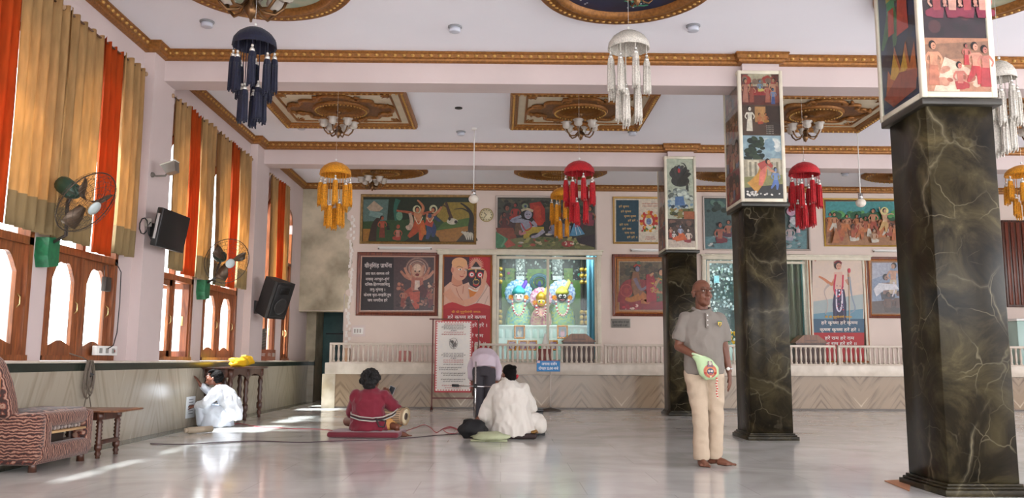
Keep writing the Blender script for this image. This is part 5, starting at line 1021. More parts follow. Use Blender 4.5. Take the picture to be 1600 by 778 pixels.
# far right of the back wall
a, c = atY(1572, 480, YB), atY(1640, 345, YB); r = thing('shuttered_cupboard', ((a.x+c.x)/2, YB, a.z), 'brown ribbed shutter on the back wall at the right edge', 'shutter')
MB().bbox((a.x, YB-.06, a.z), (c.x, YB-.001, c.z), .01).build('frame', DARKW, r)
for k in range(8): x = a.x+.05+k*(c.x-a.x-.1)/8; MB().bbox((x, YB-.085, a.z+.05), (x+.08, YB-.055, c.z-.05), .01).build('slat', FRW, r)
a = atY(1580, 560, 18.2); r = thing('glass_counter', (a.x+.6, 18.2, .9), 'pale green glazed counter on the platform at the right edge', 'counter'); MB().bbox((a.x, 17.9, .896), (a.x+1.3, 18.6, 1.85), .01).build('body', mat('pale_green_glazed', '#a8c4bc', .3), r); MB().bbox((a.x-.03, 17.86, 1.85), (a.x+1.33, 18.64, 1.9), .01).build('top', WHITEP, r)
# ---------------- wall-mounted things on the left ----------------
def wall_fan(br, ctr, ax, R, label):
    br, ctr, ax = Vector(br), Vector(ctr), Vector(ax).normalized(); r = thing('wall_fan', br, label, 'fan')
    MB().prism([(-.10, -.13), (.07, -.16), (.11, -.05), (.10, .13), (-.10, .15)], .13, Matrix(((0, 0, 1, XL), (-1, 0, 0, br.y), (0, 1, 0, br.z), (0, 0, 0, 1)))).build('bracket', GREENP, r)
    mo = ctr-ax*.20
    MB().tube([(XL+.10, br.y-.01, br.z+.08), br+Vector((.2, -.03, .16)), mo+Vector((-.04, .02, -.12)), mo+Vector((0, 0, -.06))], .017, 8).build('arm', mat('arm_dark', '#3a2f2a', .4), r)
    M = axis_m(mo, ax)
    MB().lathe([(.02, -.16), (.07, -.15), (.085, -.10), (.085, .0), (.06, .05), (.03, .09)], 24, M, flute=12, fa=.03).build('motor', FANM, r)
    M = axis_m(ctr, ax)
    b = MB()
    def circ(rad, z, w=.0025, n=36): b.tube([M @ Vector((rad*math.cos(2*PI*i/n), rad*math.sin(2*PI*i/n), z)) for i in range(n+1)], w, 5)
    circ(R, 0, .006)
    for q in (.25, .45, .65, .82, .94): circ(R*q, .09*math.sqrt(1-q*q)+.01, .0018); circ(R*q, -.09*math.sqrt(1-q*q)-.01, .0018)
    for k in range(32):
        a = 2*PI*k/32; dx, dy = math.cos(a), math.sin(a)
        for s in (1, -1): b.tube([M @ Vector((R*q*dx, R*q*dy, s*(.09*math.sqrt(max(0, 1-q*q))+.01*(q < 1)))) for q in (.2, .5, .8, .95, 1.0)], .0016, 4)
    b.build('wire_guard', WIRE, r)
    MB().lathe([(.07, .10), (.07, .112), (.02, .118)], 20, M).build('hub_badge', mat('hub_badge', '#b8c4c4', .3), r)
    for k in range(3):
        a = 2*PI*k/3+.4; b = MB(); n = 8; L = []; T = []
        for i in range(n+1):
            q = .05+(R*.86-.05)*i/n; w = .35+.5*math.sin(PI*min(1, i/n*.8+.1))
            for s in (-1, 1): p_ = Vector((q*math.cos(a+s*w*.45), q*math.sin(a+s*w*.45), s*.035)); L.append(M @ p_)
        b.add(L, [(2*i, 2*i+1, 2*i+3, 2*i+2) for i in range(n)], True); o = b.build('blade', mat('fan_blade', '#5c4a3a', .35, .4), r, fix=0); s = o.modifiers.new('s', 'SOLIDIFY'); s.thickness = .003
wall_fan((-4.45, 8.18, 1.98), (-3.95, 7.9, 2.42), (.78, -.12, -.55), .33, 'green-motored wall fan between the two nearest windows')
wall_fan((-4.45, 12.5, 1.98), (-4.02, 12.25, 2.37), (.62, -.62, -.36), .34, 'wall fan with wire guard between the third and fourth windows')
# black screen
r = thing('television', (-4.2, 10.4, 2.5), 'black flat television tilted down on the first pilaster', 'television')
M = frame(-4.12, 10.4, 2.53, rz=math.radians(-4)) @ Euler((0, math.radians(9), 0)).to_matrix().to_4x4()
MB().bbox((-.05, -.37, -.235), (.03, .37, .235), .012, M).build('cabinet', BLACK, r); MB().bbox((.03, -.345, -.20), (.034, .345, .215), .002, M).build('screen', mat('dark_screen', '#0c0a0c', .4), r); MB().bbox((-.03, -.374, -.15), (.0, -.368, .16), .002, M).build('side_highlight', mat('highlight_silver', '#a8a4a4', .4), r)  # last strip is a painted highlight along the near side of the cabinet
MB().box((-4.37, 10.35, 2.45), (-4.14, 10.45, 2.62)).build('wall_bracket', BLACK, r)
# loudspeaker
r = thing('loudspeaker', (-4.2, 14.9, 2.0), 'black loudspeaker tilted on a bracket at the second pilaster', 'loudspeaker')
M = frame(-4.03, 14.85, 2.03, rz=math.radians(-28)) @ Euler((0, math.radians(20), 0)).to_matrix().to_4x4()
SPK = mat('speaker_black', '#1c1a1a', .55)
b = MB(); b.prism([(-.19, -.13), (.16, -.24), (.20, -.22), (.20, .22), (.16, .24), (-.19, .13)], .66, M @ Matrix.Translation((0, 0, -.33))); b.build('cabinet', SPK, r)
MB().bbox((.19, -.20, -.30), (.215, .20, .30), .02, M).build('front_grille', mat('grille', '#141213', .5, bump=.5, bscale=200), r)
MB().lathe([(.14, 0), (.15, .01), (.12, .012), (.02, -.0)], 28, M @ frame(.215, 0, -.09, ry=PI/2)).build('woofer_ring', mat('ring_grey', '#2c2a2a', .4), r); MB().bbox((.21, -.12, .12), (.225, .12, .24), .02, M).build('horn', mat('horn', '#0e0d0d', .4), r)
MB().tube([(-4.37, 14.95, 1.86), (-4.2, 14.9, 1.86), (-4.1, 14.87, 1.92)], .02, 6).box((-4.37, 14.88, 1.75), (-4.34, 15.02, 1.98)).build('bracket', BLACK, r)
# floodlight
r = thing('floodlight', (-4.37, 10.45, 3.25), 'small grey floodlight on a wall arm above the television', 'floodlight')
MB().tube([(-4.37, 10.3, 3.22), (-4.3, 10.28, 3.2), (-4.2, 10.3, 3.21), (-4.17, 10.32, 3.27)], .012, 6).ball((-4.36, 10.3, 3.22), .035, 8).build('arm', mat('arm_grey', '#6a645c', .5), r)
M = frame(-4.13, 10.3, 3.30, ry=math.radians(-20)); MB().prism([(-.06, -.06), (.06, -.06), (.09, .06), (-.09, .06)], .14, M @ frame(0, .07, 0, rx=PI/2)).build('housing', STEEL, r); MB().bbox((-.10, -.08, .06), (.10, .08, .075), .004, M).build('glass', mat('flood_glass', '#c8c4b8', .2), r)
# sockets and cables
r = thing('socket_box', (-4.39, 9.45, .98), 'white double socket box above the dado near the hanging cable coil', 'socket')
MB().bbox((XL+.001, 9.35, .985), (-4.45, 9.86, 1.09), .006).build('box', WHITEP, r)
for k in range(3): MB().bbox((-4.452, 9.42+k*.15, 1.01), (-4.446, 9.49+k*.15, 1.065), .003).build('socket_face', mat('socket_grey', '#8a8884', .4), r)
MB().bbox((-4.456, 9.77, 1.02), (-4.446, 9.80, 1.05), .002).build('switch', mat('switch_red', '#b03028', .4), r)
r = thing('cable_junction', (-4.3, 10.1, 2.5), 'small grey socket with a looped black cable left of the television', 'socket'); MB().bbox((-4.365, 10.17, 2.55), (-4.28, 10.195, 2.65), .004).build('plate', mat('junction_grey', '#a09890', .5), r)
MB().tube([(-4.28+.0, 10.15, 2.6)]+[(-4.36+.05*math.cos(a), 10.14, 2.55+.1*math.sin(a)) for a in [i*.7 for i in range(10)]]+[(-4.3, 10.16, 2.45), (-4.26, 10.16, 2.38), (-4.22, 10.17, 2.40)], .008, 6).build('cable', BLACK, r)
b = MB(); b.tube([(-4.46, 9.7, 2.05), (-4.44, 9.8, 1.95), (-4.45, 9.84, 1.6), (-4.45, 9.82, 1.25), (-4.45, 9.75, 1.1), (-4.44, 9.6, 1.06)], .006, 5); tag(b.build('black_wire', BLACK), 'thin black wire hanging beside the window behind the sofa', 'wire')
r = thing('adapter_box', (-4.47, 9.6, 1.9), 'small dark adapter box hung on the window behind the sofa', 'adapter'); MB().bbox((-4.48, 9.42, 1.70), (-4.43, 9.56, 1.86), .006).build('box', mat('adapter_dark', '#3a322c', .5), r); MB().tube([(-4.46, 9.45, 1.86), (-4.46, 9.42, 1.98), (-4.46, 9.5, 2.0), (-4.46, 9.53, 1.86)], .004, 5).build('loop', BLACK, r)
r = thing('cable_coil', (-4.4, 9.0, .92), 'hank of grey cable hanging over the dado above the small table', 'cable'); b = MB(); random.seed(4)
for k in range(9):
    w, h = random.uniform(.05, .11), random.uniform(.28, .42); c_ = Vector((-4.37+random.uniform(-.015, .02), 9.05+random.uniform(-.03, .05), .93-h/2)); b.tube([c_+Vector((0, w*math.sin(a)*(1-.3*math.cos(a)), h/2*math.cos(a))) for a in [2*PI*i/14 for i in range(15)]], .006, 5)
b.tube([(-4.37, 9.05, .62), (-4.37, 9.0, .45)], .006, 5).tube([(-4.37, 9.07, .62), (-4.37, 9.15, .44)], .006, 5)
b.tube([(-4.46, 8.8, 1.0), (-4.40, 8.95, .96), (-4.38, 9.05, .92)], .007, 5); b.build('loops', mat('cable_grey', '#6a5e52', .6), r)
MB().tube([(-4.36, 9.04, .80), (-4.34, 9.09, .78), (-4.36, 9.06, .76)], .012, 6).build('tie', BLACK, r)
# carton and ribbed board on the ledge
r = thing('cardboard_carton', (-4.42, 15.5, .926), 'small brown carton with white print on the dado ledge under the loudspeaker', 'carton')
MB().bbox((-4.48, 15.49, .926), (-4.28, 16.1, 1.13), .005).build('box', mat('carton_red_brown', '#8a4c30', .7), r)
p = Pic(lambda u, v: Vector((-4.279, 15.49+.6*u, 1.13-.2*v)), (1, 0, 0), .0003); p.rect(.0, .3, .0, .3, '#fff') if False else None; p.text('सेवा', .3, .62, .3, '#e0d8d0', .35).rect(.62, .3, .92, .65, '#b8a898'); p.build(r, 'print')
p = Pic(lambda u, v: Vector((-4.48+.2*u, 15.489, 1.13-.2*v)), (0, -1, 0), .0003); p.text('सेवा', .5, .62, .3, '#e0d8d0', .8); p.build(r, 'print')
r = thing('ribbed_panel', (-4.42, 15.2, 1.13), 'grey ribbed panel leaning on the window above the carton', 'panel')
M = frame(-4.40, 15.68, 1.131, rx=math.radians(8)); MB().bbox((-.01, -.22, 0), (.01, .14, .38), .004, M).build('panel', mat('panel_grey', '#6c645c', .5), r)
for k in range(7): MB().bbox((.008, -.20, .03+k*.05), (.02, .12, .055+k*.05), .003, M).build('rib', mat('rib_grey', '#544c46', .5), r)
q = atX(298, 641, -4.42); r = thing('wall_notice', (-4.42, 12.15, .3), 'white printed strip notice low on the dado beside the crouching man', 'notice'); MB().bbox((-4.419, 12.02, .12), (-4.41, 12.36, .42), .003).build('sheet', mat('notice_white', '#dfe2e4', .5), r)
p = Pic(lambda u, v: Vector((-4.4095, 12.02+.34*u, .42-.3*v)), (1, 0, 0), .0002)
for k in range(6): p.rect(.25, .12+k*.13, .75, .16+k*.13, '#8a8c90')
p.build(r, 'print')
tag(MB().tube([(-4.0, 11.0, .045), (-3.78, 11.25, .045)], .04, 12).tube([(-4.0, 11.0, .045), (-4.03, 10.97, .045)], .03, 10).build('rolled_mat', mat('rolled_cream', '#b0a08a', .7), base=(-3.9, 11.1, 0)), 'small rolled cream mat on the floor near the crouching man', 'mat')
# ---------------- furniture ----------------
def zebra():
    m = bpy.data.materials.new('striped_sofa_cloth'); m.use_nodes = True; N = NT(m); co = N.coord(world=True)
    sx = N.n('ShaderNodeMapping'); sx.inputs['Rotation'].default_value = (0, 0, 0); N.l(co, sx.inputs[0])
    w = N.n('ShaderNodeTexWave', Scale=12.0, Distortion=6.0, Detail=2.0, _bands_direction='Z'); w.inputs['Detail Scale'].default_value = 1.6; N.l(sx.outputs[0], w.inputs[0])
    N.l(N.ramp(w.outputs[1], [(.0, lin('#2c1410')), (.38, lin('#4a2018')), (.5, lin('#7a3c2a')), (.72, lin('#7a4434')), (.84, lin('#9c7866'))]), N.b.inputs['Base Color']); N.b.inputs['Roughness'].default_value = .75; N.b.inputs['Sheen Weight'].default_value = .2
    return m
ZB_ = zebra()
def zebra2():
    m = ZB_.copy(); m.name = 'striped_sofa_cloth_upright'
    for n in m.node_tree.nodes:
        if n.type == 'TEX_WAVE': n.bands_direction = 'Y'
    return m
ZB2 = zebra2()
r = thing('striped_sofa', (-4.15, 7.7, 0), 'low sofa in brown zebra-striped cloth with open drawer space at the left edge', 'sofa')
X0, X1, Y0, Y1 = -4.41, -3.86, 7.2, 8.17
b = MB(); b.bbox((X0, Y0, .09), (X1+.0, Y0+.13, .49), .045, seg=3); b.build('near_arm', ZB_, r)
b = MB(); b.bbox((X0, Y0+.02, .06), (X1-.02, Y1, .17), .03); b.bbox((X1-.16, Y1-.14, .1), (X1, Y1, .48), .04, seg=3); b.bbox((X1-.16, Y0+.10, .36), (X1, Y1-.1, .49), .05, seg=3); b.bbox((X1-.13, Y0+.05, .08), (X1+.01, Y1-.02, .22), .04, seg=3); b.bbox((X1-.14, Y0+.1, .1), (X1, Y0+.24, .45), .04, seg=3); b.build('body', ZB2, r)
MB().bbox((X0, Y0+.08, .36), (X1-.05, Y1+.02, .50), .06, seg=3).build('seat', ZB_, r)
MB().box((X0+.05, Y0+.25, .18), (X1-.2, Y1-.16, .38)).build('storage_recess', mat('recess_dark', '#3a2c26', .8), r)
MB().bbox((X1-.15, Y0+.24, .305), (X1-.005, Y1-.14, .325), .004).build('shelf', mat('shelf_pale', '#b8946a', .5), r)
b = MB()
for k in range(9): b.ball((X1-.05, Y0+.29+k*.06, .345), (.02, .026, .022), 6)
b.build('shelf_contents', mat('shelf_bits', '#b8aaa0', .5, col2='#5a4a48', vscale=12), r)['kind'] = 'stuff'
# backrest: shaped board leaning over the near end
b = MB(); prof = [(-4.41, .42), (-4.09, .45), (-4.12, .60), (-4.17, .76), (-4.235, .90), (-4.29, .97), (-4.36, .985), (-4.41, .98)]
b.prism([(x, z) for x, z in prof], .17, Matrix(((1, 0, 0, 0), (0, 0, 1, Y0-.03), (0, 1, 0, 0), (0, 0, 0, 1)))); o = b.build('backrest', ZB2, r); bv = o.modifiers.new('b', 'BEVEL'); bv.width = .04; bv.segments = 3
for (x, y) in ((X0+.06, Y0+.08), (X1-.07, Y0+.08), (X0+.06, Y1-.08), (X1-.07, Y1-.08)): MB().lathe([(.035, 0), (.03, .1)], 10, frame(x, y, 0)).build('foot', DARKW, r)
def turned_leg(x, y, h, s=1.0, n=6):
    pr = [(.012*s, 0), (.024*s, .01*h), (.018*s, .05*h), (.032*s, .10*h), (.02*s, .16*h), (.036*s, .2*h), (.036*s, .3*h)]
    for i in range(n): z = .32+.5*i/n; pr += [(.022*s, z*h), (.034*s, (z+.25/n)*h)]
    pr += [(.022*s, .84*h), (.038*s, .86*h), (.038*s, h)]; return MB().lathe(pr, 12, frame(x, y, 0))
r = thing('side_table', (-4.1, 8.5, 0), 'low dark table with twisted legs beyond the striped sofa', 'table')
MB().bbox((-4.41, 8.22, .435), (-3.66, 8.80, .455), .008).build('tabletop', MIDW, r)
for x, y in ((-3.86, 8.28), (-3.86, 8.66), (-4.34, 8.28), (-4.34, 8.66)): turned_leg(x, y, .435).build('leg', DARKW, r)
b = MB(); b.box((-4.34, 8.27, .36), (-3.84, 8.29, .435)).box((-4.34, 8.65, .36), (-3.84, 8.67, .435)).box((-3.87, 8.28, .36), (-3.85, 8.66, .435)); b.build('apron', DARKW, r)
MB().bbox((-3.885, 8.28, .13), (-3.835, 8.66, .17), .008).build('stretcher', DARKW, r); MB().bbox((-4.365, 8.28, .13), (-4.315, 8.66, .17), .008).build('stretcher', DARKW, r)
r = thing('console_table', (-4.2, 13.4, 0), 'dark wooden table with turned legs behind the crouching man', 'table')
MB().bbox((-4.41, 12.55, .80), (-3.93, 14.35, .83), .01).build('tabletop', DARKW, r)
b = MB(); b.box((-4.40, 12.62, .68), (-4.0, 12.65, .80)).box((-4.40, 14.25, .68), (-4.0, 14.28, .80))
n = 14
for k in range(n):
    y0_, y1_ = 12.65+1.6*k/n, 12.65+1.6*(k+1)/n; f = lambda yy: .60+.12*math.sin(PI*((yy-12.65)/.8 % 1))**.6
    b.prism([(y0_, f(y0_)), (y1_, f(y1_)), (y1_, .80), (y0_, .80)], .025, pM(-4.02))
b.build('apron', DARKW, r)
for x in (-4.02, -4.36):
    for y in (12.66, 13.45, 14.24): turned_leg(x, y, .80, 1.3, 3).build('leg', DARKW, r)
YC = mat('yellow_cloth', '#e8b410', .7, var=.2, bump=.5, bscale=10)
b = MB(); random.seed(9)
def lump(b, c, r3, seed=0, amp=.25, n=18, M=None):
    o = MB(); o.ball((0, 0, 0), 1, n); vs = []
    for v in o.v: v = Vector(v); k = 1+amp*noise.noise(v*1.7+Vector((seed, 0, 0)))+amp*.5*noise.noise(v*4+Vector((0, seed, 0))); vs.append(Vector((c[0]+v.x*r3[0]*k, c[1]+v.y*r3[1]*k, max(c[2]-r3[2]*.85, c[2]+v.z*r3[2]*k))))
    b.add(vs, o.f, True, M); return b
lump(b, (-4.15, 13.45, .895), (.13, .32, .075), 3, .5); lump(b, (-4.13, 13.75, .92), (.10, .16, .09), 5, .6)
tag(b.build('yellow_cloth_bundle', YC, base=(-4.15, 13.5, .83)), 'crumpled bright yellow cloth on the dark console table', 'cloth')
# plank at the left edge
M = frame(-3.02, 5.05, 0, rz=math.radians(4)); tag(MB().bbox((-.09, -.02, .0), (.06, .02, .83), .005, M).bbox((-.09, -.3, .0), (-.05, .02, .40), .005, M).build('plywood_panel', mat('plywood', '#9a5f34', .5, var=.15), base=(-3.02, 5.05, 0)), 'upright varnished board cut off by the left edge of the picture', 'board')
# notice board on its stand
YN = 16.45
def an(px, py): return atY(px, py, YN)
r = thing('notice_stand', (an(710, 640).x, YN, 0), 'tall red-bordered white notice hung on a dark metal stand before the stage', 'notice board')
ST = mat('stand_brown_metal', '#5a2a22', .5, .3); L_, R_ = an(675, 600).x, an(747, 600).x; zt = an(700, 498).z
MB().box((L_-.012, YN-.012, 0), (L_+.012, YN+.012, zt)).build('post', ST, r); MB().box((R_-.012, YN-.012, 0), (R_+.012, YN+.012, zt)).build('post', ST, r)
b = MB(); b.box((L_-.07, YN-.012, zt-.02), (R_+.03, YN+.012, zt+.005)).box((L_, YN-.01, an(700, 622).z-.012), (R_, YN+.01, an(700, 622).z+.012)); b.build('crossbar', ST, r)
for x in (L_, R_): MB().tube([(x, YN-.22, .012), (x, YN, .07), (x, YN+.22, .012)], .014, 6).build('foot', ST, r)
x0, x1, z0, z1 = an(679, 600).x, an(737, 600).x, an(700, 613).z, an(700, 501).z
MB().bbox((x0, YN-.032, z0), (x1, YN-.014, z1), .003).build('board', mat('board_back', '#c8c0b8', .5), r)
p = Pic(lambda u, v: Vector((x0+(x1-x0)*u/300, YN-.033, z1-(z1-z0)*v/640)), (0, -1, 0), .0003); p.rect(0, 0, 300, 640, '#b01c24').rect(8, 8, 292, 626, '#ddd8d0').rect(10, 10, 290, 622, '#c83038').rect(17, 17, 283, 615, '#ddd8d0')
for k in range(28): p.rect(8, 12+k*22, 18, 22+k*22, '#e8e0d8').rect(282, 12+k*22, 292, 22+k*22, '#e8e0d8')
for k in range(13): p.rect(14+k*22, 8, 24+k*22, 18, '#e8e0d8').rect(14+k*22, 613, 24+k*22, 624, '#e8e0d8')
MT = ['हरे कृष्ण हरे कृष्ण कृष्ण कृष्ण हरे हरे', 'हरे राम हरे राम राम राम हरे हरे']
for k, (y, w, c) in enumerate(((28, 150, '#b02830'), (42, 240, '#2a2626'), (57, 230, '#2a2626'), (72, 190, '#2a2626'), (87, 60, '#2a2626'), (103, 160, '#b02830'), (121, 200, '#b02830'), (292, 190, '#2a2626'), (306, 236, '#2a2626'), (320, 200, '#2a2626'), (334, 60, '#2a2626'), (352, 170, '#b02830'), (370, 160, '#b02830'), (390, 250, '#2a2626'), (418, 180, '#2a2626'), (436, 150, '#2a2626'), (468, 250, '#2a2626'), (486, 240, '#2a2626'), (522, 250, '#2a2626'), (540, 245, '#2a2626'), (576, 180, '#b02830'), (596, 130, '#b02830'))):
    t = MT[k % 2] if w > 120 else 'हरे कृष्ण'
    if w < 60: t = 'राम'
    cx = 150 if k not in (14, 15) else 30+w/2+6; p.text(t, cx, y+6, 8.5, c, w, bold=.8)
p.ring(150, 205, 34, 50, 2.5, '#4a4644'); random.seed(1)
for k in range(16): a_ = random.uniform(0, 6.28); p.st([(150+random.uniform(-34, 34), 175+random.uniform(-10, 80)), (150+random.uniform(-34, 34), 175+random.uniform(-10, 80))], 2.2, '#3a3634')
p.ell(140, 190, 12, 14, '#57504c').ell(163, 215, 12, 22, '#6a625e'); p.build(r, 'printed_notice', PRINT)
# blue sign on pole
q = atZ(860, 639, 0); Yq = 16.3; x0, x1 = atY(838.5, 570, Yq).x, atY(875, 570, Yq).x; z0, z1 = atY(855, 580.5, Yq).z, atY(855, 563, Yq).z; xc = (x0+x1)/2+.04
r = thing('pole_sign', (xc, Yq, 0), 'small blue sign with white lettering on a thin round-based pole', 'sign')
MB().lathe([(.21, 0), (.21, .012), (.12, .04), (.03, .06), (.015, .07)], 28, frame(xc, Yq, 0)).build('base', mat('iron_base', '#5a544e', .45, .5), r)
MB().tube([(xc, Yq, .05), (xc, Yq, z0)], .012, 8).build('pole', mat('pole_pale', '#c8beb4', .4), r)
MB().bbox((x0, Yq-.02, z0), (x1, Yq, z1), .004).build('plate', mat('sign_edge', '#2a6aa0', .4), r)
p = Pic(lambda u, v: Vector((x0+(x1-x0)*u/100, Yq-.021, z1-(z1-z0)*v/50)), (0, -1, 0), .0002); p.rect(1, 1, 99, 49, '#1f7fc0').rect(2, 2, 14, 12, '#e8c8c0').text('अगला दर्शन', 53, 21, 12, '#eef4f8', 66, bold=1.4).text('दोपहर 12:00 बजे', 50, 41, 12, '#eef4f8', 84, bold=1.4).rect(18, 1, 99, 2.5, '#c84a48'); p.build(r, 'lettering', PRINT)
# microphone stand
q = atZ(744, 657, 0); ym = 10.9; x = atY(743, 600, ym).x; r = thing('microphone_stand', (x, ym, 0), 'silver microphone stand with horizontal boom beside the seated man in white', 'microphone stand')
zb = atY(743, 603, ym).z; zt2 = atY(743, 565, ym).z
MB().tube([(x, ym, .02), (x, ym, zt2)], .011, 8).build('pole', CHROME, r); MB().tube([(atY(715, 602.5, ym).x, ym, zb), (atY(776, 605, ym).x, ym-.02, zb-.01)], .008, 8).build('boom', CHROME, r)
MB().ball((x, ym-.01, zb), .028, 10).build('clutch', BLACK, r); q = atY(706, 603, ym); MB().tube([(q.x, ym, zb+.005), (q.x+.09, ym, zb+.003)], .017, 10).build('microphone', BLACK, r)
for k in range(3): a_ = 2*PI*k/3+.5; MB().tube([(x, ym, .12), (x+.24*math.cos(a_), ym+.24*math.sin(a_), .012)], .008, 6).build('foot', BLACK, r)
# cardboard scrap
M_ = Vector((0, 0, 0)); pts = [atZ(1382, 752), atZ(1424, 750), atZ(1421, 768)]
b = MB(); b.add([Vector((p_.x, p_.y, .002)) for p_ in pts]+[Vector((p_.x, p_.y, .008)) for p_ in pts], [(0, 1, 2), (3, 4, 5), (0, 1, 4, 3), (1, 2, 5, 4), (2, 0, 3, 5)]); tag(b.build('cardboard_piece', mat('cardboard', '#b07a58', .8)), 'pointed piece of brown cardboard on the floor at the nearest column base', 'cardboard')
# floor cables
def cable(name, pxs, m, label, w=.004):
    P = [atZ(x, y) for x, y in pxs]; Q = []
    for i in range(len(P)-1):
        p0, p1, p2, p3 = P[max(0, i-1)], P[i], P[i+1], P[min(len(P)-1, i+2)]
        for j in range(6): t = j/6; Q.append(.5*((2*p1)+(p2-p0)*t+(2*p0-5*p1+4*p2-p3)*t*t+(3*p1-p0-3*p2+p3)*t**3))
    Q.append(P[-1]); tag(MB().tube([(v.x, v.y, w+.001) for v in Q], w, 6).build(name, m), label, 'cable')
REDC = mat('red_cable', '#a8243a', .5)
cable('red_cable', [(318, 664), (345, 666), (372, 662), (402, 667), (430, 668), (455, 670), (500, 671), (525, 674)], REDC, 'thin red cable from the crouching man to the maroon cushion', .004)
cable('red_cable', [(633, 674), (648, 669), (662, 664), (672, 668), (682, 676), (692, 670), (704, 667), (716, 672), (710, 678), (698, 676), (694, 671), (708, 669), (722, 676), (732, 668), (737, 655)], REDC, 'looped red cable between the drummer and the man in white', .004)
cable('dark_cable', [(235, 694), (290, 695), (340, 692), (400, 690), (470, 692), (520, 690), (600, 688), (640, 685), (680, 681), (725, 678)], mat('dark_cable', '#4a3a40', .5), 'long dark cable across the floor in front of the seated men', .006)
# ---------------- people ----------------
def chain(b, pts, n=14):
    P = [Vector(p) for p, r in pts]; R = [r for p, r in pts]; Q = []; RR = []
    for i in range(len(P)-1):
        k = max(2, int((P[i+1]-P[i]).length/.03))
        for j in range(k): t = j/k; Q.append(P[i].lerp(P[i+1], t)); RR.append(R[i]+(R[i+1]-R[i])*t)
    Q.append(P[-1]); RR.append(R[-1]); b.tube(Q, RR, n)
    for p, r in zip(P, R): b.ball(p, r*.995, n)
    return b
def loft(b, secs, n=28):        # secs: (centre, rx, ry[, tilt about x])
    vs = []
    for s in secs:
        c, rx, ry = Vector(s[0]), s[1], s[2]; E = Euler((s[3] if len(s) > 3 else 0, 0, s[4] if len(s) > 4 else 0)).to_matrix()
        for j in range(n): a = 2*PI*j/n; vs.append(c+E @ Vector((rx*math.cos(a), ry*math.sin(a), 0)))
    k = len(secs); b.add(vs, [(i*n+j, i*n+(j+1) % n, (i+1)*n+(j+1) % n, (i+1)*n+j) for i in range(k-1) for j in range(n)]+[list(range(n))[::-1], list(range((k-1)*n, k*n))], True); return b
def skin_over(name, b, m, parent, vox=.008, sm=6, wr=None, label=None, seed=0):
    t = b.build('tmp', m); off = wloc(parent) if parent else Vector((0, 0, 0))
    r_ = t.modifiers.new('r', 'REMESH'); r_.mode = 'VOXEL'; r_.voxel_size = vox; r_.use_smooth_shade = True
    s_ = t.modifiers.new('s', 'SMOOTH'); s_.factor = .6; s_.iterations = sm
    bpy.context.view_layer.update(); dg = bpy.context.evaluated_depsgraph_get(); me = bpy.data.meshes.new_from_object(t.evaluated_get(dg)); bpy.data.objects.remove(t)
    if wr:
        amp, fr, st_ = wr; co = [v.co.copy() for v in me.vertices]; no = [v.normal.copy() for v in me.vertices]
        for v, c, n_ in zip(me.vertices, co, no):
            q = Vector((c.x*fr*st_[0]+seed, c.y*fr*st_[1], c.z*fr*st_[2])); w = noise.noise(q); w = 1-abs(w)*2.2
            v.co = c+n_*(amp*w+amp*.5*noise.noise(q*2.3))
    for v in me.vertices: v.co -= off
    me.polygons.foreach_set('use_smooth', [True]*len(me.polygons)); me.materials.clear(); me.materials.append(m); me.update()
    o = bpy.data.objects.new(name, me); COL.objects.link(o)
    if parent: o.parent = parent
    if label: o['label'] = label
    return o
def head(b, c, yaw=0, pitch=0, s=1.0, roll=0):
    """yaw 0 looks to -Y; returns its matrix"""
    M = Matrix.Translation(c) @ Euler((pitch, roll, yaw), 'XYZ').to_matrix().to_4x4() @ Matrix.Scale(s, 4); h = MB()
    h.ball((0, .012, .035), (.074, .094, .085), 20).ball((0, -.018, -.02), (.064, .078, .085), 18).ball((0, -.035, -.075), (.047, .05, .04), 14)
    h.tube([(0, -.088, .022), (0, -.102, -.0), (0, -.113, -.022)], [.009, .012, .017], 10).ball((0, -.112, -.024), .0165, 10)
    for q in (-1, 1):
        h.ball((q*.013, -.100, -.028), .010, 8).ball((q*.034, -.061, -.030), .026, 12).ball((q*.028, -.080, .030), (.028, .018, .010), 10).ball((q*.029, -.079, -.004), (.018, .014, .006), 8).ball((q*.078, .012, -.006), (.010, .021, .033), 12).ball((q*.086, .018, .01), (.008, .014, .016), 8)
    h.ball((0, -.090, -.056), (.022, .009, .006), 10).ball((0, -.087, -.067), (.020, .009, .007), 10).ball((0, -.072, -.098), (.026, .02, .018), 10)
    b.add(h.v, h.f, True, M); return M
EYEW, EYEB, BROW = mat('eye_white_human', '#e8e0d8', .3), mat('eye_dark', '#1a100c', .2), mat('hair_dark', '#0f0c0b', .9, spec=.15, bump=.6, bscale=60)
def eyes(M, par, brow=BROW):
    for q in (-1, 1):
        e = MB(); e.ball((q*.029, -.085, .009), (.012, .008, .005), 12); e2 = MB(); e2.add(e.v, e.f, True, M); o = e2.build('eye', EYEW, par)
        e = MB(); e.ball((q*.029, -.0915, .009), (.0055, .003, .0048), 10); e2 = MB(); e2.add(e.v, e.f, True, M); e2.build('iris', EYEB, o)
        e = MB(); e.tube([(q*.012, -.096, .032), (q*.03, -.0975, .038), (q*.048, -.086, .033)], [.002, .003, .0015], 6); e2 = MB(); e2.add(e.v, e.f, True, M); e2.build('eyebrow', brow, par)
    e = MB(); e.ball((0, -.0965, -.0615), (.018, .004, .004), 10); e2 = MB(); e2.add(e.v, e.f, True, M); e2.build('lips', mat('lips', '#7a3a32', .45), par)
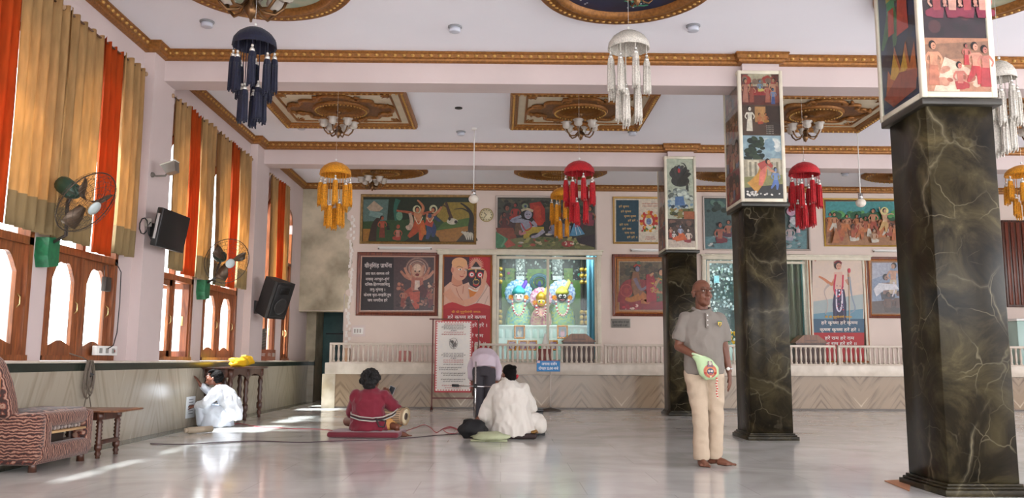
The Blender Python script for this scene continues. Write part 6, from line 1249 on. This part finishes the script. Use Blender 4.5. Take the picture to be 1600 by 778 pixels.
def hand(b, W, d, n, side=1, curl=.6, s=1.0, thumb=.6):
    """W wrist, d towards fingers, n palm normal; side +-1 picks the thumb side"""
    W, d, n = Vector(W), Vector(d).normalized(), Vector(n); n = (n-d*n.dot(d)).normalized(); t = d.cross(n)*side
    b.ball(W+d*.045*s, .001, 6)
    L = (.040, .045, .042, .033)
    for k in range(4):
        o = (k-1.5)*-.021*s; K = W+d*(.088-.004*abs(k-1))*s+t*o
        b.tube([W+t*o*.5, W+d*.05*s+t*o*.85, K], [.017*s, .0155*s, .0105*s], 8); p = K; dd = d.copy()
        for j in range(3):
            a = curl*(.5, .8, .6)[j]; dd = (dd*math.cos(a)+n*math.sin(a)); nn_ = (n*math.cos(a)-d*math.sin(a)); q = p+dd*L[k]*(1, .7, .55)[j]*s
            b.tube([p, q], [.0098*s-.0006*j, .0092*s-.0006*j], 8).ball(p, .0098*s-.0004*j, 8); p = q
        b.ball(p, .0082*s, 8)
    T0 = W+d*.02*s+t*.024*s; T1 = W+d*.05*s+t*.048*s+n*.012; T2 = T1+(d*.8+t*.35*thumb+n*.4).normalized()*.032*s; T3 = T2+(d*.9+n*.45).normalized()*.026*s
    chain(b, [(T0, .015*s), (T1, .0125*s), (T2, .0105*s), (T3, .0085*s)], 8)
def foot(b, A, d, s=1.0):
    """bare foot: A ankle point, d horizontal toe direction"""
    A, d = Vector(A), Vector(d).normalized(); t = Vector((-d.y, d.x, 0)); g = lambda f, l, z: Vector((A.x, A.y, 0))+d*f*s+t*l*s+Vector((0, 0, z))
    chain(b, [(g(-.045, 0, .034), .033*s), (g(.02, 0, .045), .034*s), (g(.09, 0, .032), .030*s), (g(.14, 0, .02), .019*s)]); chain(b, [(g(.05, -.025, .025), .023*s), (g(.13, -.03, .018), .017*s)]); chain(b, [(g(.05, .028, .025), .023*s), (g(.135, .028, .02), .018*s)])
    chain(b, [(A, .036*s), (g(0, 0, .05), .034*s)])
    for k in range(5): l = .036-.018*k; L = .185-.007*k-(.006*k if k > 2 else 0); chain(b, [(g(.14, l, .017), .012*s), (g(L, l*1.05, .0125), (.013 if k == 0 else .0095)*s)], 8)
SKA = mat('skin_brown', '#6c4230', .5, var=.08, vscale=9); SKB = mat('skin_dark_brown', '#6e4230', .5, var=.08, vscale=9)
# --- standing bald man ---
def standing():
    B = Vector((1.925, 7.90, 0)); r = thing('person', B, 'barefoot standing person in grey polo shirt with one hand in a green pouch', 'person')
    V = lambda x, y, z: B+Vector((x, y, z))
    b = MB(); hc = V(-.035, -.02, 1.587); M = head(b, hc, math.radians(15), math.radians(-4), 1.1)
    chain(b, [(V(-.035, .01, 1.54), .057), (V(-.035, .02, 1.45), .060), (V(-.035, .02, 1.38), .075)])
    loft(b, [(V(-.035, .01, .86), .15, .11), (V(-.035, 0, 1.0), .155, .12), (V(-.035, 0, 1.2), .165, .115), (V(-.035, .01, 1.34), .17, .10), (V(-.035, .02, 1.41), .09, .07)])
    chain(b, [(V(-.20, .01, 1.34), .052), (V(-.262, .01, 1.09), .043), (V(-.14, -.155, 1.0), .030)]); hand(b, V(-.14, -.155, 1.0), (.75, -.25, -.5), (.2, .6, -.5), 1, .8)
    chain(b, [(V(.135, .03, 1.34), .052), (V(.180, .055, 1.08), .042), (V(.205, .01, .865), .029)]); hand(b, V(.205, .01, .865), (.08, -.08, -1), (-.8, .4, 0), 1, .32)
    chain(b, [(V(-.115, 0, .88), .095), (V(-.08, -.01, .50), .06), (V(-.068, .02, .08), .035)]); chain(b, [(V(.055, .01, .88), .095), (V(.085, .03, .50), .06), (V(.072, .09, .08), .035)])
    foot(b, V(-.066, .03, .08), (-.05, -1, 0)); foot(b, V(.075, .09, .08), (.72, -.7, 0))
    body = skin_over('body', b, SKA, r, .0055, 5); eyes(M, r, mat('grey_brow', '#6a5a50', .7))
    # glasses
    g = MB(); 
    for q in (-1, 1):
        pts = [(q*.031+.024*math.cos(a), -.106, .004+.017*math.sin(a)) for a in [2*PI*i/18 for i in range(19)]]; g.tube(pts, .0016, 5); g.tube([(q*.055, -.104, .008), (q*.078, -.06, .01), (q*.083, .01, .012)], .0018, 5)
    g.tube([(-.009, -.106, .006), (0, -.109, .008), (.009, -.106, .006)], .0018, 5); g2 = MB(); g2.add(g.v, g.f, True, M); g2.build('glasses', mat('glasses_metal', '#4a4038', .3, .8), r)
    # trousers
    b = MB(); TB = mat('beige_trousers', '#b8a48e', .8, var=.06, bump=.15, bscale=120)
    loft(b, [(V(-.03, .01, .80), .165, .125), (V(-.03, .01, .90), .168, .128), (V(-.03, .01, 1.0), .16, .12)])
    chain(b, [(V(-.115, .005, .84), .100), (V(-.095, -.005, .66), .088), (V(-.078, -.01, .47), .072), (V(-.074, .01, .25), .068), (V(-.070, .02, .085), .072)], 20); chain(b, [(V(.058, .015, .84), .100), (V(.068, .02, .66), .086), (V(.078, .03, .47), .070), (V(.074, .06, .25), .066), (V(.070, .09, .10), .070)], 20)
    o = skin_over('trousers', b, TB, r, .008, 5, (.007, 8, (1, 1, 1.3)), seed=4)
    bm = bmesh.new(); bm.from_mesh(o.data); bmesh.ops.bisect_plane(bm, geom=bm.verts[:]+bm.edges[:]+bm.faces[:], plane_co=(0, 0, .055), plane_no=(0, 0, 1), clear_inner=True); bm.to_mesh(o.data); bm.free(); s = o.modifiers.new('s', 'SOLIDIFY'); s.thickness = .004
    # polo shirt
    PG = mat('grey_polo_knit', '#7d756d', .85, var=.05, bump=.25, bscale=220)
    b = MB(); loft(b, [(V(-.03, .01, .835), .178, .135), (V(-.03, .0, .92), .180, .145), (V(-.032, -.005, 1.05), .178, .148), (V(-.035, 0, 1.18), .188, .135), (V(-.037, .01, 1.30), .196, .122), (V(-.037, .015, 1.37), .168, .105), (V(-.036, .02, 1.425), .095, .082)])
    b.ball(V(-.185, .01, 1.345), .068, 16).tube([V(-.185, .01, 1.345), V(-.222, .01, 1.26), V(-.252, .01, 1.145)], [.068, .067, .070], 18); b.ball(V(.12, .03, 1.345), .068, 16).tube([V(.12, .03, 1.345), V(.155, .04, 1.25), V(.178, .05, 1.14)], [.068, .067, .068], 18)
    skin_over('polo_shirt', b, PG, r, .0075, 6, (.011, 7, (1.2, 1, .8)), seed=2)
    b = MB(); n = 22
    for k in range(2):
        pass
    C0 = V(-.036, .012, 1.455); pts = [C0+Vector((.080*math.cos(a), .074*math.sin(a), -.008-.034*max(0, -math.sin(a)))) for a in [-PI/2+.35+(2*PI-.7)*i/n for i in range(n+1)]]
    b.tube(pts, [.012]+[.017]*(n-1)+[.012], 8); b.build('collar', PG, r)
    MB().bbox(V(-.022, -.148, 1.26)-Vector((.016, 0, 0)), V(-.022, -.118, 1.40)+Vector((.016, 0, 0)), .006).build('placket', PG, r)
    b = MB()
    for k in range(3): b.ball(V(-.022, -.150, 1.285+k*.045), (.006, .003, .006), 8)
    b.build('button', WHITEP, r)
    p = Pic(lambda u, v: V(.075+.045*u, -.118-.0+.02*u, 1.325-.06*v)+Vector((0, -.012, 0)), (.0, -1, 0), .0006); p.poly([(.0, .0), (1, .0), (1, .6), (.5, 1), (0, .6)], '#2a2620').poly([(.08, .08), (.92, .08), (.92, .57), (.5, .92), (.08, .57)], '#d8b428').rect(.08, .08, .92, .18, '#3a8a4a').st([(.35, .75), (.5, .5), (.62, .3)], [.14, .22, .1], '#181614').st([(.5, .5), (.3, .4)], .08, '#181614').st([(.55, .55), (.72, .7)], .08, '#181614').st([(.62, .32), (.74, .38)], .08, '#181614'); p.build(r, 'chest_emblem')
    # watch
    Wc = V(.203, .014, .885); MB().tube([Wc+Vector((.036*math.cos(a), .034*math.sin(a), 0)) for a in [2*PI*i/18 for i in range(19)]], .006, 6).build('watch_strap', CHROME, r); MB().lathe([(.016, 0), (.016, .008), (.002, .009)], 14, axis_m(Wc+Vector((-.012, -.036, 0)), (-.2, -1, 0))).build('watch_face', mat('watch_dial', '#e8e4dc', .2), r)
    # pouch
    hc = V(-.045, -.215, .905); q = thing('japa_pouch', (hc.x, hc.y, .8), 'pale green embroidered pouch hanging from the standing man\'s hand', 'pouch')
    b = MB(); loft(b, [(V(-.03, -.20, .79), .045, .025), (V(-.035, -.205, .83), .085, .042), (V(-.045, -.20, .90), .095, .05), (V(-.075, -.185, .96), .082, .052), (V(-.115, -.165, 1.0), .058, .05)])
    skin_over('bag', b, mat('pale_green_bag', '#b4cc9e', .85), q, .007, 5, (.006, 12, (1, 1, 1)))
    MB().tube([V(-.115+.056*math.cos(a), -.165+.05*math.sin(a), 1.0+.02*math.cos(a)*-1) for a in [2*PI*i/18 for i in range(19)]], .011, 6).build('cuff', mat('pale_green_cuff', '#c8dcb4', .85), q)
    p = Pic(lambda u, v: V(-.035+.06*u, -.262+.012*(u*u+v*v), .865-.06*v), (0, -1, 0), .0009); p.ell(0, 0, 1, 1, '#c8501e', n=24).ell(0, .05, .72, .7, '#e07a30').ell(0, .05, .52, .5, '#1c2040').ell(-.2, -.02, .16, .16, '#e8e0d8').ell(.2, -.02, .16, .16, '#e8e0d8').ell(-.2, -.02, .07, .07, '#101010').ell(.2, -.02, .07, .07, '#101010').st([(-.2, .3), (0, .38), (.2, .3)], .1, '#d03040').poly([(-.45, -.6), (.45, -.6), (.3, -1.5), (-.3, -1.5)], '#8a6a78').ell(0, -1.2, .25, .3, '#e0d8c0').ell(-.75, .3, .16, .16, '#d03828').ell(.75, .3, .16, .16, '#d03828').ell(0, .82, .16, .14, '#f0e0c0'); p.build(q, 'embroidery')
    b = MB(); n = 16
    for k in range(n): b.cur = k % 2; b.ball(V(.025+.004*math.sin(k), -.235, .80-k*.0115+.0), .0085, 6)
    b.build('beaded_strap', [mat('bead_red', '#c03028', .5), mat('bead_white', '#e0d8c8', .5)], q)
standing()
# --- man crouching at the left wall ---
def crouching():
    B = Vector((-3.98, 12.2, 0)); r = thing('person', B, 'person in white kurta crouching on the floor and touching the marble dado with both hands', 'person'); V = lambda x, y, z: B+Vector((x, y, z))
    b = MB(); M = head(b, V(-.125, 0, .675), -PI/2-.1, math.radians(-24), 1.0)
    chain(b, [(V(-.09, 0, .63), .052), (V(-.04, 0, .56), .058), (V(-.01, 0, .50), .07)])
    loft(b, [(V(.13, 0, .12), .12, .16), (V(.12, 0, .25), .12, .15), (V(.06, 0, .42), .11, .16), (V(.0, 0, .52), .07, .12)])
    chain(b, [(V(-.02, -.17, .49), .05), (V(-.15, -.20, .33), .04), (V(-.33, -.10, .29), .028)]); hand(b, V(-.33, -.10, .29), (-1, .1, 0), (0, .3, -1), 1, .5, .9)
    chain(b, [(V(-.02, .16, .50), .05), (V(-.18, .14, .47), .04), (V(-.34, .08, .58), .028)]); hand(b, V(-.34, .08, .58), (-.5, 0, .85), (-.85, 0, -.5), -1, .25, .9)
    chain(b, [(V(.10, -.10, .20), .085), (V(-.22, -.13, .27), .06), (V(-.02, -.12, .07), .045)]); chain(b, [(V(.10, .10, .20), .085), (V(-.22, .13, .27), .06), (V(-.02, .12, .07), .045)]); foot(b, V(-.04, -.12, .075), (-1, -.1, 0), .95); foot(b, V(-.04, .12, .075), (-1, .1, 0), .95)
    skin_over('body', b, SKB, r, .0065, 5); eyes(M, r)
    h = MB(); h.ball((0, .022, .048), (.083, .098, .087), 18).ball((0, -.045, .088), (.068, .045, .035), 12).ball((0, .07, -.0), (.066, .05, .06), 12)
    for k in range(7): h.tube([(-.06+.02*k, -.04, .1), (-.055+.02*k, -.085, .075), (-.05+.018*k, -.096, .052)], [.014, .012, .005], 6)
    h2 = MB(); h2.add(h.v, h.f, True, M); skin_over('hair', h2, BROW, r, .006, 3, (.005, 30, (1, 1, 1)))
    WK = cloth('white_kurta_cotton', '#dfe3ea', .08, .04)
    b = MB(); loft(b, [(V(.13, 0, .10), .15, .20), (V(.14, 0, .25), .145, .19), (V(.10, 0, .38), .14, .20), (V(.035, 0, .50), .115, .19), (V(-.02, 0, .575), .07, .09)])
    chain(b, [(V(-.02, -.17, .495), .072), (V(-.15, -.205, .335), .062), (V(-.29, -.12, .295), .048)], 16); chain(b, [(V(-.02, .16, .505), .072), (V(-.18, .14, .47), .062), (V(-.30, .095, .55), .048)], 16)
    skin_over('kurta', b, WK, r, .0085, 4, (.016, 8, (1, 1.3, 1)), seed=7)
    b = MB(); chain(b, [(V(.10, -.10, .18), .115), (V(-.22, -.13, .25), .085), (V(-.24, -.13, .06), .055)], 16); chain(b, [(V(.10, .10, .18), .115), (V(-.22, .13, .25), .085), (V(-.24, .13, .06), .055)], 16)
    loft(b, [(V(-.06, 0, .012), .235, .24), (V(-.06, 0, .10), .215, .23), (V(-.07, 0, .24), .19, .2), (V(-.05, 0, .30), .12, .15)])
    skin_over('dhoti', b, cloth('white_dhoti_cotton', '#cfd6e0', .08, .04), r, .0085, 4, (.012, 7, (1, 1, .5)), seed=3)
crouching()
# --- drummer in maroon, seen from behind ---
def drummer():
    B = Vector((-1.66, 10.72, 0)); CU = mat('maroon_cushion', '#661022', .8, sheen=.3, var=.1)
    b = MB(); Mc = frame(-1.66, 10.72, 0, rz=math.radians(-4)); b.bbox((-.46, -.24, .003), (.43, .34, .075), .032, Mc, 4); tag(b.build('floor_cushion', CU, base=(-1.66, 10.72, 0)), 'flat maroon cushion under the seated drummer', 'cushion')
    r = thing('person', B+Vector((0, 0, .075)), 'person with curly black hair in a maroon kurta, seated from behind, holding a phone', 'person'); V = lambda x, y, z: B+Vector((x, y, z))
    b = MB(); M = head(b, V(.03, .06, .665), PI-.35, math.radians(-14), 1.0)
    chain(b, [(V(.03, .05, .62), .055), (V(.02, .03, .55), .062)]); loft(b, [(V(0, .02, .10), .17, .13), (V(0, 0, .25), .15, .11), (V(0, 0, .42), .16, .11), (V(.01, .02, .53), .13, .09)])
    chain(b, [(V(-.17, .02, .49), .055), (V(-.23, .12, .28), .045), (V(-.06, .3, .33), .03)]); hand(b, V(-.06, .3, .33), (.8, .3, .2), (0, 0, 1), 1, .6)
    chain(b, [(V(.18, .02, .49), .055), (V(.33, .14, .32), .045), (V(.24, .26, .44), .03)]); hand(b, V(.24, .26, .44), (-.35, .3, .7), (-.2, -.8, .4), -1, .7)
    for s in (-1, 1): chain(b, [(V(s*.1, .05, .18), .085), (V(s*.30, .24, .17), .06), (V(-s*.02+.02, .36, .12), .042)])
    chain(b, [(V(.30, .05, .13), .05), (V(.36, .0, .115), .035)]); foot(b, V(.36, .02, .13), (1, -.15, 0), .95)
    for v_i in range(len(b.v)): pass
    skin_over('body', b, SKB, r, .0065, 5)
    h = MB(); random.seed(6); h.ball((0, .03, .055), (.098, .108, .10), 16).ball((0, .075, 0), (.08, .06, .08), 12)
    for k in range(90):
        a, t_ = random.uniform(0, 2*PI), math.acos(random.uniform(-.25, 1)); d_ = Vector((math.sin(t_)*math.cos(a), math.sin(t_)*math.sin(a)+.12, math.cos(t_)))
        if d_.y < -.55 and d_.z < .5: continue
        h.ball((d_.x*.10, .03+d_.y*.108, .05+d_.z*.105), random.uniform(.018, .03), 8)
    h2 = MB(); h2.add(h.v, h.f, True, M @ Matrix.Diagonal((1.14, 1.1, 1.12, 1))); skin_over('curly_hair', h2, mat('curly_black_hair', '#0e0b0b', .8, bump=.8, bscale=90), r, .006, 2)
    MK = mat('maroon_kurta', '#741228', .85, var=.08, sheen=.2)
    b = MB(); loft(b, [(V(0, .03, .085), .235, .19), (V(0, .02, .20), .215, .165), (V(-.005, .0, .34), .19, .145), (V(0, 0, .44), .20, .14), (V(.01, .02, .53), .17, .12), (V(.02, .03, .585), .085, .08)])
    chain(b, [(V(-.16, .02, .495), .078), (V(-.225, .12, .29), .068), (V(-.1, .26, .32), .05)], 16); chain(b, [(V(.175, .02, .495), .078), (V(.325, .13, .33), .068), (V(.265, .23, .42), .048)], 16)
    skin_over('kurta', b, MK, r, .0085, 4, (.014, 7, (1, 1, 1.2)), seed=11)
    b = MB(); n = 20; C0 = V(.02, .035, .60); b.tube([C0+Vector((.068*math.cos(2*PI*i/n), .064*math.sin(2*PI*i/n), .0)) for i in range(n+1)], .014, 8); b.build('collar', MK, r)
    b = MB(); chain(b, [(V(.16, .08, .17), .10), (V(.33, .16, .175), .085), (V(.20, .06, .12), .07)], 16); skin_over('dhoti', b, mat('ochre_dhoti', '#c08a4e', .8), r, .0085, 4, (.008, 8, (1, 1, 1)))
    # phone
    q = V(.235, .33, .55); M2 = Matrix.Translation(q) @ Euler((math.radians(-25), math.radians(25), math.radians(15))).to_matrix().to_4x4(); ph = thing('phone', q, 'dark smartphone with pale edge in the drummer\'s hand', 'phone')
    MB().bbox((-.038, -.005, -.07), (.038, .004, .07), .004, M2).build('case', mat('phone_edge', '#b8b8bc', .3, .5), ph); MB().bbox((-.034, -.0065, -.064), (.034, -.0045, .064), .001, M2).build('back_panel', mat('phone_dark', '#1c2024', .2), ph)
    # drum
    D0, D1 = V(-.25, .36, .30), V(.455, .10, .245); ax = (D1-D0).normalized(); L = (D1-D0).length; dr = thing('drum', (D0+D1)/2-Vector((0, 0, .14)), 'barrel drum laced with straps across the drummer\'s lap', 'drum'); Md = axis_m(D0, ax)
    MB().lathe([(.075, 0), (.10, .1*L), (.135, .4*L), (.13, .6*L), (.105, .93*L), (.10, .97*L)], 28, Md).build('shell', mat('drum_shell', '#b09272', .5, var=.2), dr)
    b = MB()
    for k in range(26): a = 2*PI*k/26; b.tube([Md @ Vector((q_*math.cos(a+.06*(i % 2)), q_*math.sin(a+.06*(i % 2)), z_*L)) for i, (q_, z_) in enumerate(((.079, .01), (.104, .1), (.139, .4), (.134, .6), (.108, .95)))], .0045, 5)
    b.build('lacing_straps', mat('lacing_dark', '#6a5844', .6), dr)
    for z_, rr_ in ((.0, .08), (1.0, .104)): MB().tube([Md @ Vector((rr_*math.cos(a), rr_*math.sin(a), z_*L)) for a in [2*PI*i/24 for i in range(25)]], .012, 6).build('hoop', mat('hoop_braid', '#a08868', .6), dr)
    MB().lathe([(.10, .975*L), (.098, L+.004), (.001, L+.004)], 28, Md).build('drumhead', mat('drumhead_skin', '#d8c8a8', .5), dr); MB().lathe([(.045, L+.003), (.045, L+.007), (.001, L+.008)], 24, Md).build('black_spot', mat('drum_spot', '#4a3a30', .5), dr)
    b = MB(); 
    for dz, mm_ in ((0, 0), (-.025, 1), (-.04, 0)):
        b.cur = mm_; b.tube([V(-.235, .1, .31+dz), V(-.20, -.10, .285+dz), V(-.08, -.178, .255+dz), V(.08, -.178, .24+dz), V(.2, -.12, .25+dz), V(.30, .0, .29+dz), V(.36, .06, .34+dz)], .008, 6)
    b.cur = 1; b.tube([V(.12, -.17, .24), V(.16, -.17, .14), V(.22, -.14, .13), V(.24, -.12, .2), V(.14, -.17, .22)], .01, 6); b.build('carrying_strap', [mat('strap_pale', '#b8b0a8', .7), mat('strap_dark', '#2a2628', .7)], dr)
drummer()
# --- man in white, from behind ---
def white_man():
    B = Vector((.13, 10.62, 0)); tag(MB().bbox((-.30, 10.42, .002), (.44, 10.95, .07), .03).build('dark_floor_mat', mat('dark_folded_mat', '#2c1c1a', .8, var=.3, vscale=8), base=(.13, 10.62, 0)), 'dark folded mat under the seated man in white', 'mat')
    r = thing('person', B+Vector((0, 0, .07)), 'person in loose white kurta seated from behind, hair tied in a small bun', 'person'); V = lambda x, y, z: B+Vector((x, y, z))
    b = MB(); M = head(b, V(-.04, .07, .775), PI+.55, math.radians(-10), 1.0)
    chain(b, [(V(-.04, .06, .72), .055), (V(-.03, .04, .64), .065)]); loft(b, [(V(0, .02, .09), .18, .13), (V(0, 0, .30), .16, .11), (V(-.01, 0, .50), .165, .11), (V(-.02, .02, .62), .13, .09)])
    chain(b, [(V(-.19, .03, .56), .055), (V(-.30, .12, .34), .045), (V(-.44, -.0, .20), .03)]); hand(b, V(-.40, .02, .22), (-.8, -.2, -.35), (.0, .2, -1), -1, .5)
    chain(b, [(V(.16, .03, .57), .055), (V(.24, .16, .36), .045), (V(.12, .34, .40), .03)]); hand(b, V(.12, .34, .40), (-.6, .5, .1), (0, 0, -1), 1, .5)
    for s in (-1, 1): chain(b, [(V(s*.1, .05, .18), .085), (V(s*.30, .24, .16), .06), (V(-s*.02, .36, .12), .042)])
    skin_over('body', b, SKB, r, .0065, 5)
    h = MB(); h.ball((0, .022, .045), (.082, .100, .088), 18).ball((0, .07, -.01), (.07, .055, .07), 12).ball((0, .095, .10), (.04, .038, .03), 12).ball((0, .125, .115), (.028, .03, .022), 10); h2 = MB(); h2.add(h.v, h.f, True, M); skin_over('hair', h2, BROW, r, .006, 3, (.004, 24, (1, 1, 1)))
    WK = cloth('white_loose_cotton', '#d6cfc6', .06, .04)
    b = MB(); loft(b, [(V(.02, -.01, .03), .27, .20), (V(.01, .0, .16), .25, .19), (V(0, 0, .34), .23, .165), (V(-.01, 0, .50), .225, .15), (V(-.02, .02, .60), .19, .13), (V(-.035, .045, .69), .085, .085)])
    chain(b, [(V(-.17, .03, .57), .088), (V(-.29, .12, .35), .092), (V(-.335, .04, .25), .07)], 16); chain(b, [(V(.14, .03, .58), .088), (V(.235, .15, .37), .085), (V(.16, .3, .38), .06)], 16)
    chain(b, [(V(.10, .05, .20), .13), (V(.30, .16, .175), .125), (V(.34, .10, .15), .10)], 16); chain(b, [(V(-.10, .05, .18), .12), (V(-.25, .16, .15), .10)], 16)
    skin_over('kurta', b, WK, r, .009, 4, (.018, 6, (1.5, 1, .8)), seed=21)
    b = MB(); n = 20
    for k in range(2): b.tube([V(-.038, .055, .70+.022*k)+Vector((.072*math.cos(2*PI*i/n), .068*math.sin(2*PI*i/n), .006*math.sin(3*i))) for i in range(n+1)], .019, 8)
    b.build('neck_cloth', WK, r)
    MB().tube([V(.05, .09, .74), V(.075, .13, .76), V(.06, .16, .73)], .018, 8).build('red_scarf_end', mat('red_scarf', '#b8202c', .7), r)
    # things round him
    b = MB(); lump(b, (-.34, 10.46, .115), (.17, .14, .125), 5, .35); tag(b.build('black_bag', mat('black_cloth', '#0e0d10', .8, bump=.5, bscale=12), base=(-.30, 10.5, 0)), 'crumpled black cloth bag at the left of the man in white', 'bag')
    b = MB(); lump(b, (-.12, 10.16, .055), (.22, .12, .058), 8, .35).bbox((-.36, 10.10, .002), (.08, 10.26, .022), .01); tag(b.build('green_towel', mat('pale_green_towel', '#a4a888', .9, var=.15, bump=.5, bscale=14), base=(-.12, 10.16, 0)), 'folded pale green towel on the floor behind the black bag', 'towel')
    h_ = thing('harmonium', (.40, 11.15, 0), 'black boxy harmonium standing right of the man in white', 'harmonium'); MB().bbox((.12, 11.0, .03), (.545, 11.3, .30), .01).build('case', mat('black_lacquer', '#141212', .35), h_)
    b = MB(); b.bbox((.14, 10.985, .20), (.53, 11.0, .27), .004); b.build('front_panel', mat('panel_dark_wood', '#2c2420', .4), h_)
    for k in range(7): MB().lathe([(.010, 0), (.010, .014)], 8, axis_m((.20+k*.045, 10.985, .235), (0, -1, 0))).build('stop_knob', CHROME, h_)
    MB().bbox((.13, 11.0, .30), (.55, 11.28, .325), .006).build('lid', mat('black_lid', '#1c1a1a', .3), h_); MB().bbox((.10, 10.98, .002), (.57, 11.32, .03), .006).build('base', BLACK, h_)
    tag(MB().bbox((.37, 10.42, .072), (.455, 10.75, .10), .012).build('patterned_bag', mat('brocade_dark', '#3a241c', .7, col2='#b8882c', vscale=30)), 'small dark brocade bag at the right of the man in white', 'bag')
white_man()
# --- man bending over before the stage ---
def bending():
    B = Vector((-.28, 13.95, 0)); r = thing('person', B, 'person in pale pink shirt and dark trousers bending far forward, seen from behind', 'person'); V = lambda x, y, z: B+Vector((x, y, z))
    b = MB(); head(b, V(0, .80, .72), PI, math.radians(70), 1.0)
    chain(b, [(V(0, .56, .94), .08), (V(0, .68, .84), .06), (V(0, .75, .78), .055)]); loft(b, [(V(0, .02, .82), .14, .10), (V(0, .10, .95), .15, .11, -.7), (V(0, .32, 1.0), .16, .11, -1.35), (V(0, .52, .96), .14, .09, -1.6)])
    chain(b, [(V(-.17, .50, .95), .055), (V(-.22, .42, .72), .045), (V(-.18, .30, .52), .03)]); hand(b, V(-.18, .30, .52), (.1, -.3, -1), (0, -1, 0), 1, .4); chain(b, [(V(.17, .50, .95), .055), (V(.22, .42, .72), .045), (V(.18, .30, .52), .03)]); hand(b, V(.18, .30, .52), (-.1, -.3, -1), (0, -1, 0), -1, .4)
    for s in (-1, 1): chain(b, [(V(s*.09, .02, .82), .095), (V(s*.085, .0, .46), .06), (V(s*.09, .02, .08), .036)]); foot(b, V(s*.09, .02, .08), (s*.15, 1, 0))
    skin_over('body', b, SKB, r, .0075, 5)
    h = MB(); h.ball(V(0, .84, .74), (.085, .09, .09), 14); skin_over('hair', h, BROW, r, .008, 3)
    b = MB(); loft(b, [(V(0, .02, .70), .155, .12), (V(0, .03, .82), .165, .135), (V(0, .07, .92), .16, .13, -.5)])
    for s in (-1, 1): chain(b, [(V(s*.085, .02, .78), .108), (V(s*.088, .0, .46), .085), (V(s*.088, .02, .06), .075)], 18)
    o = skin_over('trousers', b, mat('dark_grey_trousers', '#38343a', .8, var=.08), r, .009, 5, (.006, 6, (1, 1, 1.5)), seed=5)
    bm = bmesh.new(); bm.from_mesh(o.data); bmesh.ops.bisect_plane(bm, geom=bm.verts[:]+bm.edges[:]+bm.faces[:], plane_co=(0, 0, .035), plane_no=(0, 0, 1), clear_inner=True); bm.to_mesh(o.data); bm.free()
    b = MB(); loft(b, [(V(0, -.01, .84), .185, .14, -.25), (V(0, .06, .95), .195, .15, -.75), (V(0, .22, 1.03), .205, .14, -1.25), (V(0, .42, 1.01), .205, .13, -1.5), (V(0, .56, .96), .14, .10, -1.7)])
    for s in (-1, 1): chain(b, [(V(s*.17, .46, .97), .08), (V(s*.215, .36, .82), .075), (V(s*.215, .30, .68), .062)], 16)
    skin_over('shirt', b, mat('pale_pink_shirt', '#cdbdc8', .8, var=.04), r, .009, 5, (.008, 6, (1, 1, 1)), seed=9)
bending()
